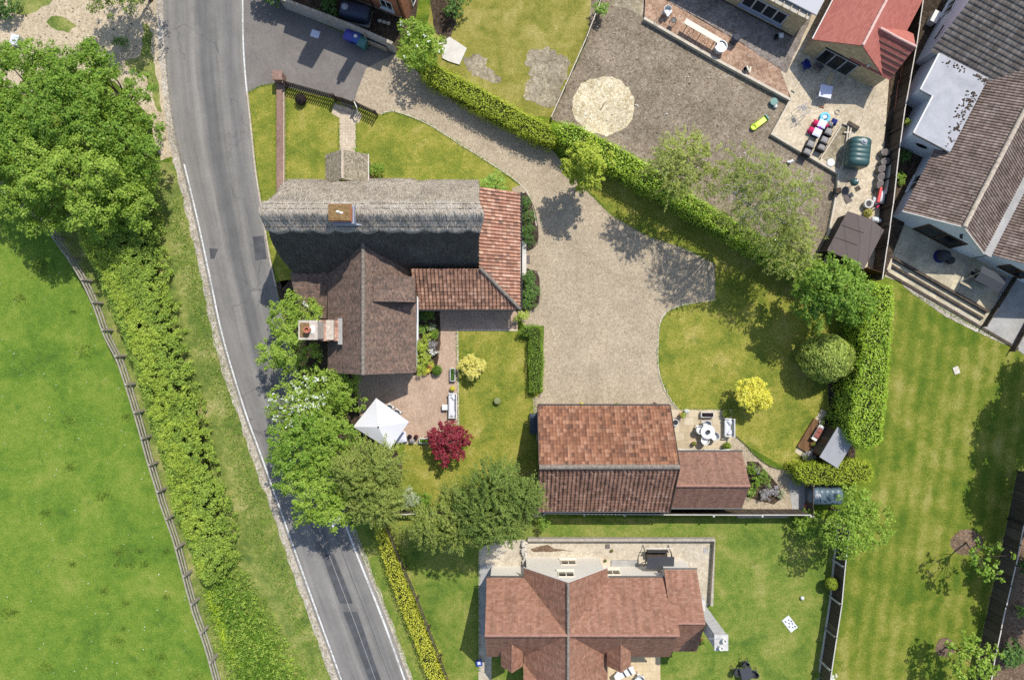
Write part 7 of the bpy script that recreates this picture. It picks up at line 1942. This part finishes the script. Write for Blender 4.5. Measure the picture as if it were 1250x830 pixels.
for px, py, lab in ((803,26,'thin black wire stool at the sleeper wall'),(843,40,'thin black wire stool beside the plank table'),(861,52,'thin black wire stool nearest the fire drum')):
    t = T('wire_stool', lab, 'stool', yd(px,py,.4), group='wire stools on the salmon terrace')
    part('ring', M['black'], t, lambda m: m.tube([(math.cos(a*.63)*.18,math.sin(a*.63)*.18,.62) for a in range(11)], .015, 5), world=False)
    for k in range(3): part('leg', M['black'], t, lambda m: m.bar((math.cos(k*2.1)*.17,math.sin(k*2.1)*.17,.62),(math.cos(k*2.1)*.24,math.sin(k*2.1)*.24,0),.025), world=False)
t = T('log_basket', 'dark basket with pale split logs by the sleeper wall', 'basket', yd(911,85,.3))
part('basket', M['black'], t, lambda m: m.lathe([(.20,0),(.24,.26),(.21,.26),(.17,.05)]), world=False); part('log', M['cream_wood'], t, lambda m: (m.tube([(.28,-.2,.12),(.38,.25,.14)], .08, 8), m.tube([(.16,-.1,.3),(.02,.25,.34)], .07, 8)), world=False)
t = T('dark_barrel', 'dark blue barrel standing in the shade of the flat roofed extension', 'barrel', yd(899,46,.7)); part('barrel', M['oil_navy'], t, lambda m: m.lathe([(.26,0),(.30,.2),(.31,.45),(.27,.75),(.22,.76)], n=20), world=False, smooth=True); part('lid', M['charcoal'], t, lambda m: m.cyl((0,0,.75),.23,.03), world=False)
t = T('white_sack', 'white sack beside a dark bucket at the flat roofed extension wall', 'sack', yd(954,43,.3)); part('sack', M['white'], t, lambda m: m.cushion((0,0,.2),(.42,.38,.42)), world=False, smooth=True)
t = T('dark_bucket', 'dark bucket beside the white sack', 'bucket', yd(948.5,45,.3)); part('bucket', M['black'], t, lambda m: m.lathe([(.15,0),(.20,.32),(.17,.32),(.13,.05)]), world=False)
t = T('toy_slide', 'lime green toddler slide lying on the bare earth', 'toy', (*gv(928,149.5,.2),0), R(37))
def slide(m):
    n = 10
    for s in (-1,1): m.add([(-.62+1.24*i/n, s*.20, .30+.06*math.sin(i/n*3)) for i in range(n+1)]+[(-.62+1.24*i/n, s*.24, .06) for i in range(n+1)], [(i,i+1,n+2+i,n+1+i) for i in range(n)])
    m.add([(-.62+1.24*i/n, s*.21, .16+.05*math.sin(i/n*3)) for s in (-1,1) for i in range(n+1)], [(i,i+1,n+2+i,n+1+i) for i in range(n)])
    m.lathe([(.22,.06),(.22,.28),(.17,.26),(.16,.15)], (-.62,0,0), 14)
part('chute', M['lime'], t, slide, world=False); part('handle', M['teal'], t, lambda m: m.box((.64,0,.18),(.12,.46,.26)), world=False)
t = T('toy_bucket', 'blue toy bucket on the bare earth by the sleeper wall', 'toy', (*G(943,126),0)); part('bucket', M['sky_blue'], t, lambda m: m.lathe([(.20,0),(.27,.30),(.28,.32),(.23,.32),(.18,.06)]), world=False); part('rim', M['teal'], t, lambda m: m.lathe([(.285,.30),(.285,.34),(.26,.34)]), world=False)
t = T('white_ball', 'pale ball beside the blue toy bucket', 'ball', (*G(945.5,131),0)); part('skin', M['offwhite'], t, lambda m: m.ell((0,0,.16),(.16,.16,.16)), world=False, smooth=True)
t = T('clothes_airer', 'folding metal clothes airer standing on the cream terrace', 'airer', yd(980,135,.8), R(25))
def airer(m):
    for s in (-1,1):
        m.tube([(-.45,s*.35,0),(.1,s*.35,1.0)], .02, 5); m.tube([(.45,s*.35,0),(-.1,s*.35,1.0)], .02, 5)
    for k in range(7): m.tube([(-.35+k*.12,-.35,.98),(-.35+k*.12,.35,.98)], .012, 4)
    for s in (-1,1): m.tube([(-.45,s*.35,.98),(.45,s*.35,.98)], .018, 5)
part('frame', M['steel'], t, airer, world=False); part('cloth', M['grey_fab'], t, lambda m: m.box((.05,.1,.99),(.3,.34,.02)), world=False)
t = side_table('square pale grey table on the shaded part of the cream terrace', yd(1008,112,.7), .92, .72, 'lilac', R(-12))
def broom(label, a, b, head):
    pa, pb = yd(*a), yd(*b)
    t = T('broom', label, 'broom', pa, group='brooms on the cream terrace')
    part('handle', M['cream_wood'], t, lambda m: m.tube([(pa[0],pa[1],TZ+.03),(pb[0],pb[1],TZ+.06)], .025, 6))
    d = (Vector(pb)-Vector(pa)).normalized(); n = Vector((-d.y,d.x,0))*.16
    part('head', M[head], t, lambda m: m.bar(Vector((pa[0],pa[1],TZ+.05))-n, Vector((pa[0],pa[1],TZ+.05))+n, .08, .08))
broom('broom lying below the square grey table', (1003,131), (1007,119), 'pot'); broom('long broom pointing at the dark chairs under the folding door', (968,112), (984,88), 'timber'); broom('broom at the east end of the red annex wall', (1028,103), (1044,88), 'timber')
t = T('pale_plank', 'straw coloured plank lying between the folding door and the grey table', 'plank', yd(1011,95)); part('board', M['oak'], t, lambda m: m.bar(W(1008,104,TZ+.03), W(1015,91,TZ+.03), .38, .05))
for px, py, rz, lab, mm in ((985,79,200,'navy fabric chair by the corner of the folding door','navy'),(999,81,250,'brown black fabric chair in front of the folding door','mat')):
    chair(lab, yd(px,py,.5), R(rz), mm, 'dark chairs by the folding door', .62)
t = T('long_batten', 'long thin timber batten on the cream terrace beside the oil tank', 'batten', yd(1056,135)); part('board', M['sleeper'], t, lambda m: m.bar(W(1046,157,TZ+.04), W(1066,117,TZ+.04), .07, .06))
# rattan modules with cushions
base = AZ+R(90)+R(3)
def module(label, px, py, mat='grey_fab'):
    t = T('rattan_seat', label, 'seat', yd(px,py,.4), base, 'rattan seats on the cream terrace')
    part('frame', M['wicker'], t, lambda m: (m.box((0,0,.16),(.60,.60,.32)), m.box((-.26,0,.42),(.10,.60,.28))), world=False, bevel=.02)
    part('cushion', M[mat], t, lambda m: m.cushion((.05,0,.38),(.44,.48,.14)), world=False)
    return t
for lab, px, py in (('black rattan seat at the south end of the western row',985.5,185.5),('black rattan seat second in the western row',989.5,176.5),('black rattan seat at the south end of the eastern row',1003,180),('black rattan seat second in the eastern row',1006.5,171.5),('black rattan seat third in the eastern row',1011.5,161.5)): module(lab, px, py)
for lab, px, py, z in (('pale lilac square stool between the red bags, nearest the rattan seats',997.5,162,.4),('pale lilac square stool nearest the blue paddling float',1003.5,151.5,.4)):
    t = T('square_stool', lab, 'stool', yd(px,py,z), base); part('body', M['wicker'], t, lambda m: m.box((0,0,.18),(.54,.54,.36)), world=False); part('pad', M['lilac'], t, lambda m: m.cushion((0,0,.42),(.60,.60,.13)), world=False)
for lab, px, py, mm, s in (('crimson bag beside the southern lilac stool',990.5,159,'crimson',.24),('crimson bag beside the northern lilac stool',996,150,'crimson',.22),('small red bag between the two rows of seats',1009,154,'crimson',.15),('purple bag wedged between the lilac stools',1000,157,'magenta',.20),('navy bag at the top of the eastern row',1018.5,149,'navy',.24),('grey bag beside the navy bag',1014,152,'grey_fab',.2)):
    t = T('soft_bag', lab, 'bag', yd(px,py,.3), base, 'bags among the rattan seats'); part('sack', M[mm], t, lambda m: (m.cushion((0,0,.24),(s*2,s*1.7,.44)), m.tube([(-s*.5,0,.42),(0,0,.52),(s*.5,0,.42)], .02, 5)), world=False, smooth=True)
t = T('paddling_float', 'light blue and white inflatable float on the cream terrace', 'float', yd(1008,143,.3), .4)
def tor(m, R0, r0, z):
    n, k = 20, 8; vs, fs = [], []
    for i in range(n):
        a = 2*math.pi*i/n
        for j in range(k):
            b = 2*math.pi*j/k; vs.append((math.cos(a)*(R0+r0*math.cos(b)), math.sin(a)*(R0+r0*math.cos(b)), z+r0*math.sin(b)))
    for i in range(n):
        for j in range(k): fs.append((i*k+j, ((i+1)%n)*k+j, ((i+1)%n)*k+(j+1)%k, i*k+(j+1)%k))
    m.add(vs, fs)
part('ring', M['sky_blue'], t, lambda m: tor(m, .30, .11, .14), world=False, smooth=True); part('seat', M['white'], t, lambda m: m.cushion((0,.05,.16),(.34,.3,.1)), world=False)
# raised bed frame, hose lid, boards
t = T('raised_bed', 'rough timber frame of an unfinished raised bed between seats and oil tank', 'frame', yd(1020,185))
def frame(m):
    for a, b in (((1023,157),(999,195)),((1033,152),(1026,206)),((1037,152),(1031,180)),((1026,206),(1036,166)),((1026,153),(1045,160)),((1027,164),(1036,164))):
        m.bar(W(*a, TZ+.10), W(*b, TZ+.12), .10, .18)
part('board', M['sleeper'], t, frame)
t = T('dark_plank', 'dark damp plank at the top of the raised bed frame', 'plank', yd(1038,156)); part('board', M['dark_fence'], t, lambda m: m.bar(W(1031,152,TZ+.25), W(1044,160,TZ+.28), .26, .08))
t = T('plastic_disc', 'white round lid at the corner of the raised bed', 'lid', yd(1014,199)); part('lid', M['white'], t, lambda m: m.lathe([(.30,0),(.31,.06),(.26,.09),(.05,.10)]), world=False); part('handle', M['steel'], t, lambda m: m.bar((-.1,-.1,.11),(.1,.08,.11),.03), world=False)
t = T('coiled_hose', 'small coil of pale hose on the cream terrace', 'hose', yd(1022,137)); part('coil', M['sleeper'], t, lambda m: (tor(m, .20, .025, .03), tor(m, .16, .025, .07)), world=False)
# kettle barbecue with shelf
kb = T('kettle_barbecue', 'dark green kettle barbecue with a side shelf on the cream terrace', 'barbecue', yd(1043,222.5,.8))
part('dome', M['oil_green'], kb, lambda m: m.ell((0,0,.80),(.30,.30,.28), 18, 10), world=False, smooth=True); part('lid_vent', M['steel'], kb, lambda m: m.cyl((.08,.05,1.06),.05,.04), world=False)
for k in range(3): part('leg', M['black'], kb, lambda m: m.bar((math.cos(k*2.1)*.18,math.sin(k*2.1)*.18,.62),(math.cos(k*2.1)*.32,math.sin(k*2.1)*.32,0),.03), world=False)
part('side_shelf', M['dark_wood'], kb, lambda m: m.box((.32,-.45,.62),(.42,.34,.03), rz=.5), world=False)
for px, py, lab in ((1022.5,233,'dark cube planter at the edge of the bare earth'),): 
    t = T('cube_planter', lab, 'planter', yd(px,py,.3)); part('box', M['charcoal'], t, lambda m: m.box((0,0,.22),(.44,.44,.44)), world=False, bevel=.02); part('soil', M['soil'], t, lambda m: m.box((0,0,.441),(.36,.36,.02)), world=False)
t = T('barbecue_shadow', 'dark oval disc painted as the shadow of the kettle barbecue on the cream terrace', 'mat', yd(1031.5,235)); part('mat', M['mat'], t, lambda m: m.lathe([(.34,0),(.34,.03),(.30,.035)], sx=.75, sy=1.3), world=False)  # flat dark disc laid down as the kettle's cast shadow
t = T('shelf_shadow', 'small dark square painted as the shadow of the barbecue shelf on the cream terrace', 'slab', yd(1035,244), .5); part('slab', M['mat'], t, lambda m: m.box((0,0,.03),(.52,.46,.06)), world=False, bevel=.01)  # flat dark square standing in for the side shelf's shadow
# row of stumps
for i, (px, py) in enumerate(((1081,186),(1081,197),(1077,206),(1076,216),(1074.5,225))):
    lab = ['northmost grey log of the row along the dark fence','second grey log from the north along the dark fence','middle grey log of the row along the dark fence','fourth grey log along the dark fence','southmost grey log, beside the red and white machine'][i]
    t = T('cut_log', lab, 'log', yd(px,py,.5), .3*i, 'logs along the yard fence'); part('log', M['log'], t, lambda m: m.lathe([(.33,0),(.36,.1),(.35,.42),(.32,.52),(.10,.54)], n=9, sx=1.05+.1*(i%2), sy=.82), world=False); part('cut_face', M['mat'], t, lambda m: m.lathe([(.24,.525),(.20,.55),(.02,.55)], n=11), world=False)
t = T('leaning_board', 'long pale board on edge between the logs and the dark fence', 'board', yd(1083,215)); part('board', M['cream_wood'], t, lambda m: m.bar(W(1083,188,TZ+.35), W(1074,240,TZ+.35), .05, .6))
mw_ = T('garden_machine', 'garden machine with a red spine and white body by the dark fence', 'machine', yd(1073.5,240,.4), R(78))
part('body', M['white'], mw_, lambda m: (m.cushion((0,-.18,.38),(1.0,.46,.42)), m.cushion((-.35,.2,.30),(.5,.4,.3))), world=False, smooth=True); part('spine', M['red'], mw_, lambda m: m.box((.05,.12,.60),(1.15,.18,.18)), world=False, bevel=.03); part('handle', M['crimson'], mw_, lambda m: m.bar((-.6,-.2,.25),(-.9,.1,.5),.08), world=False)
for s in (-.35,.35): part('wheel', M['black'], mw_, lambda m: m.ell((s,.36,.16),(.16,.05,.16)), world=False)
t = T('ring_pot', 'big round grey pot with a dark mouth beside the garden machine', 'pot', yd(1060.5,249,.4)); part('pot', M['slab'], t, lambda m: m.lathe([(.24,0),(.36,.3),(.36,.46),(.24,.46),(.22,.2)]), world=False, smooth=True); part('soil', M['black'], t, lambda m: m.cyl((0,0,.2),.22,.14), world=False)
ball('yellow_bush', 'round yellow bush in a pot at the brown shed wall', 1060, 260, .8, 5.4, 'leaf_pale_gold', size=.05, dens=700, loc=None)
t = T('white_sack', 'crumpled white sack against the brown shed', 'sack', yd(1069,268,.3)); part('sack', M['white'], t, lambda m: (m.cushion((0,0,.25),(.6,.4,.4)), m.cushion((.2,-.12,.35),(.4,.3,.3))), world=False, smooth=True)
t = T('white_rag', 'white crumpled rag with a dark toy on the bare earth', 'rag', (*G(964,198),0)); part('cloth', M['white'], t, lambda m: (m.cushion((0.1,0.05,.06),(.34,.2,.12), rz=.4), m.cushion((-.1,-.05,.08),(.3,.18,.1), rz=-.6)), world=False, smooth=True); part('toy', M['black'], t, lambda m: m.cushion((-.15,-.15,.1),(.28,.2,.16)), world=False)
t = T('sand_stick', 'short dark stick lying in the middle of the sand circle', 'stick', (*G(735,131),0)); part('stick', M['dark_wood'], t, lambda m: m.tube([W(733,135,.03), W(735,131,.05), W(737,127,.04)], .03, 6))
t = T('plastic_disc', 'green round cap on the ground against the dark fence', 'cap', yd(1103,76)); part('cap', M['teal'], t, lambda m: m.lathe([(.20,0),(.21,.10),(.15,.14)]), world=False)
t = T('red_pipe', 'faded red drain pipe lying along the dark fence', 'pipe', yd(1096,100)); part('pipe', M['pot'], t, lambda m: (m.tube([W(1099,80,TZ+.08), W(1094,118,TZ+.08)], .07, 8), m.tube([W(1094,100,TZ+.07), W(1089,140,TZ+.07)], .06, 8)))
t = T('white_cabinet', 'white metal cabinet on the ground beside the white house wall', 'cabinet', (*gv(1139,23,.6),0), AZ); part('body', M['offwhite'], t, lambda m: m.box((0,0,.45),(.45,.85,.9)), world=False, bevel=.02); part('lid', M['offwhite'], t, lambda m: m.box((0,0,.92),(.5,.9,.05)), world=False)
# white house terrace items
sw = T('garden_swing', 'swing seat with a sloping dark canopy on the white house terrace', 'swing seat', (*gv(1203,341,1.2),0), AZ)
part('canopy', M['charcoal'], sw, lambda m: m.add([(-1.0,-.62,1.72),(1.0,-.62,1.72),(1.0,.0,1.95),(-1.0,.0,1.95),(-1.0,.55,1.78),(1.0,.55,1.78)], [(0,1,2,3),(3,2,5,4)]), world=False)
part('seat', M['wicker'], sw, lambda m: (m.cushion((0,.1,.48),(1.6,.55,.14)), m.cushion((0,.42,.78),(1.6,.16,.5))), world=False)
for a in (-1,1): part('side_frame', M['steel'], sw, lambda m: (m.tube([(a*.98,-.65,0),(a*.98,0,1.9),(a*.98,.6,0)], .03, 6), m.tube([(a*.98,-.75,.02),(a*.98,.7,.02)], .03, 6)), world=False)
part('front_bar', M['steel'], sw, lambda m: m.tube([(-.98,-.7,.05),(.98,-.7,.05)], .03, 6), world=False)
t = T('covered_grill', 'round black covered grill in the shade of the white gable', 'grill', (*gv(1153,312,.6),0)); part('cover', M['charcoal'], t, lambda m: m.lathe([(.46,0),(.44,.5),(.36,.85),(.15,.98)], n=16), world=False, smooth=True); part('skirt', M['navy'], t, lambda m: m.lathe([(.50,.02),(.47,.30)], n=16), world=False)
t = T('dark_urn', 'dark urn beside the covered grill on the terrace', 'urn', (*gv(1160,318,.4),0)); part('urn', M['black'], t, lambda m: m.lathe([(.16,0),(.30,.35),(.26,.6),(.18,.6)]), world=False, smooth=True)
# south house patio
sb = T('swing_bench', 'patio swing bench under a dark grey canopy north of the boarded house', 'swing seat', (*gv(805,684,1.4),0))
part('canopy', M['charcoal'], sb, lambda m: m.add([(-1.0,-.55,1.68),(1.0,-.55,1.68),(1.0,.42,1.86),(-1.0,.42,1.86),(-1.0,-.55,1.66),(1.0,-.55,1.66),(1.0,.42,1.84),(-1.0,.42,1.84)], [(0,1,2,3),(7,6,5,4),(0,4,5,1),(1,5,6,2),(2,6,7,3),(3,7,4,0)]), world=False)
for a in (-1,1): part('side_frame', M['black'], sb, lambda m: (m.tube([(a*.96,-.6,0),(a*.96,.1,1.75),(a*.96,.75,0)], .03, 6), m.add([(a*.97,-.5,.9),(a*.97,.1,1.7),(a*.97,.6,.9)], [(0,1,2)])), world=False)
part('seat', M['dark_wood'], sb, lambda m: m.box((0,.15,.45),(1.6,.5,.06)), world=False); part('backrest', M['charcoal'], sb, lambda m: m.box((0,.5,.75),(1.6,.05,.5)), world=False); part('top_bar', M['offwhite'], sb, lambda m: m.tube([(-.96,.78,1.0),(.96,.78,1.0)], .03, 6), world=False)
t = T('black_hose', 'thin black hose snaking over the pale patio', 'hose', (*G(834,688),0)); part('hose', M['black'], t, lambda m: m.tube([W(831,683,.05), W(833,688,.05), W(835,691,.05), W(839,697,.05)], .05, 6))
for px, py, lab in ((747,672,'small dark pot on the pale patio nearest the drain cover'),(729,682,'dark pot at the corner of the boarded gable'),(739,684,'rusty pot beside the dark pot at the boarded gable')):
    potted('patio_pot', lab, px, py, .3, .09, 'pot', 'leaf_dark', pr=.11, ph=.18, group='little pots on the pale patio')
t = T('patio_lounger', 'white lounger with dark straps on the buff slabs south of the house', 'lounger', (*gv(765,822,.5),0), R(20))
part('frame', M['white'], t, lambda m: (m.box((0,0,.30),(1.3,.62,.06)), m.bar((-.6,0,.33),(-.95,0,.75),.6,.06)), world=False)
for dx in (-.2,.25): part('strap', M['charcoal'], t, lambda m: m.box((dx,0,.335),(.12,.64,.02), rz=.2), world=False)
for a in (-.5,.5):
    for b in (-.26,.26): part('leg', M['white'], t, lambda m: m.box((a,b,.14),(.05,.05,.28)), world=False)
chair('white plastic chair next to the lounger on the buff slabs', (*gv(781,828,.5),0), R(60), 'white')
mt = T('metal_table', 'dark grey metal garden table on the grass at the photo foot', 'table', (*gv(911,822,.7),0), R(12))
part('tabletop', M['charcoal'], mt, lambda m: m.box((0,0,.72),(.85,.85,.04)), world=False, bevel=.01); part('rim', M['charcoal'], mt, lambda m: m.box((0,0,.69),(.9,.9,.03)), world=False)
for a in (-1,1):
    for b in (-1,1): part('leg', M['charcoal'], mt, lambda m: m.box((a*.36,b*.36,.34),(.05,.05,.68)), world=False)
for dx, dy, rz, lab in ((0,.62,90,'dark metal chair tucked at the house side of the metal table'),(-.66,.05,180,'dark metal chair tucked at the slab side of the metal table'),(.66,-.1,0,'dark metal chair tucked at the fence side of the metal table'),(.05,-.66,270,'dark metal chair at the photo foot of the metal table')):
    c = gv(911,822,.7); chair(lab, (c.x+dx, c.y+dy, 0), R(rz), 'charcoal', 'dark chairs round the metal table', .46)
tw = T('beach_towel', 'white towel with a dark leaf print spread on the south lawn', 'towel', (*G(964,761),0), R(-52))
def towel(m):
    n = 8
    m.add([(-.58+1.16*i/n, -.33+.66*j/n, .03+.015*math.sin(i*1.7+j)) for i in range(n+1) for j in range(n+1)], [(i*(n+1)+j,(i+1)*(n+1)+j,(i+1)*(n+1)+j+1,i*(n+1)+j+1) for i in range(n) for j in range(n)])
part('cloth', M['fabric_white'], tw, towel, world=False, smooth=True)
part('print', M['charcoal'], tw, lambda m: [m.add([(x_+dx*c_, y_+.05*s_, .055+.006*(k%2)) for dx, c_, s_ in ((-.09,1,0),(0,1,.9),(.09,1,0),(0,1,-.9))], [(0,1,2,3)]) for k, (x_, y_) in enumerate([(-.35,-.15),(-.30,.12),(-.08,-.02),(.10,.17),(.14,-.16),(.33,.02),(-.1,.22),(.38,.2)])], world=False)
t = T('white_football', 'white football on the south lawn', 'ball', (*G(978.5,729),0)); part('skin', M['white'], t, lambda m: m.ell((0,0,.13),(.15,.15,.13), 16, 10), world=False, smooth=True); part('patch', M['offwhite'], t, lambda m: m.lathe([(.05,.255),(.03,.262)]), world=False)
t = T('blue_stool', 'square blue plastic step stool on the grass at the boarded house corner', 'stool', (*G(585,807),0), .2); part('top', M['blue'], t, lambda m: m.cushion((0,0,.26),(.46,.46,.08)), world=False); part('grip', M['lilac'], t, lambda m: m.cushion((0,0,.30),(.22,.22,.05)), world=False)
for a in (-1,1):
    for b in (-1,1): part('leg', M['blue'], t, lambda m: m.box((a*.18,b*.18,.12),(.06,.06,.24)), world=False)
potted('potted_plant', 'pot plant at the foot of the pale rendered chimney', 858, 783, .5, .2, 'pot', 'leaf_bright', group='pot plants on the terraces')
t = T('orange_crate', 'orange crate beside the slate blue oil tank', 'crate', (*gv(988,619,.3),0)); part('crate', M['orange'], t, lambda m: (m.box((0,0,.14),(.55,.38,.24))), world=False, bevel=.02); part('rim', M['pot'], t, lambda m: m.box((0,0,.27),(.6,.42,.03)), world=False)
t = T('tank_screen', 'dark board screen on the path side of the slate blue oil tank', 'screen', (*G(984,606),0)); part('board', M['dark_fence'], t, lambda m: m.box((X(983),Y(606),.7),(.06,2.3,1.4))); part('post', M['timber'], t, lambda m: (m.box((X(983),Y(587.5),.75),(.10,.10,1.5)), m.box((X(983),Y(624.5),.75),(.10,.10,1.5))))
sheet('path_slabs', [(962,588),(982,585),(983,628),(968,628)], Z*7, M['concrete'], jit=0)
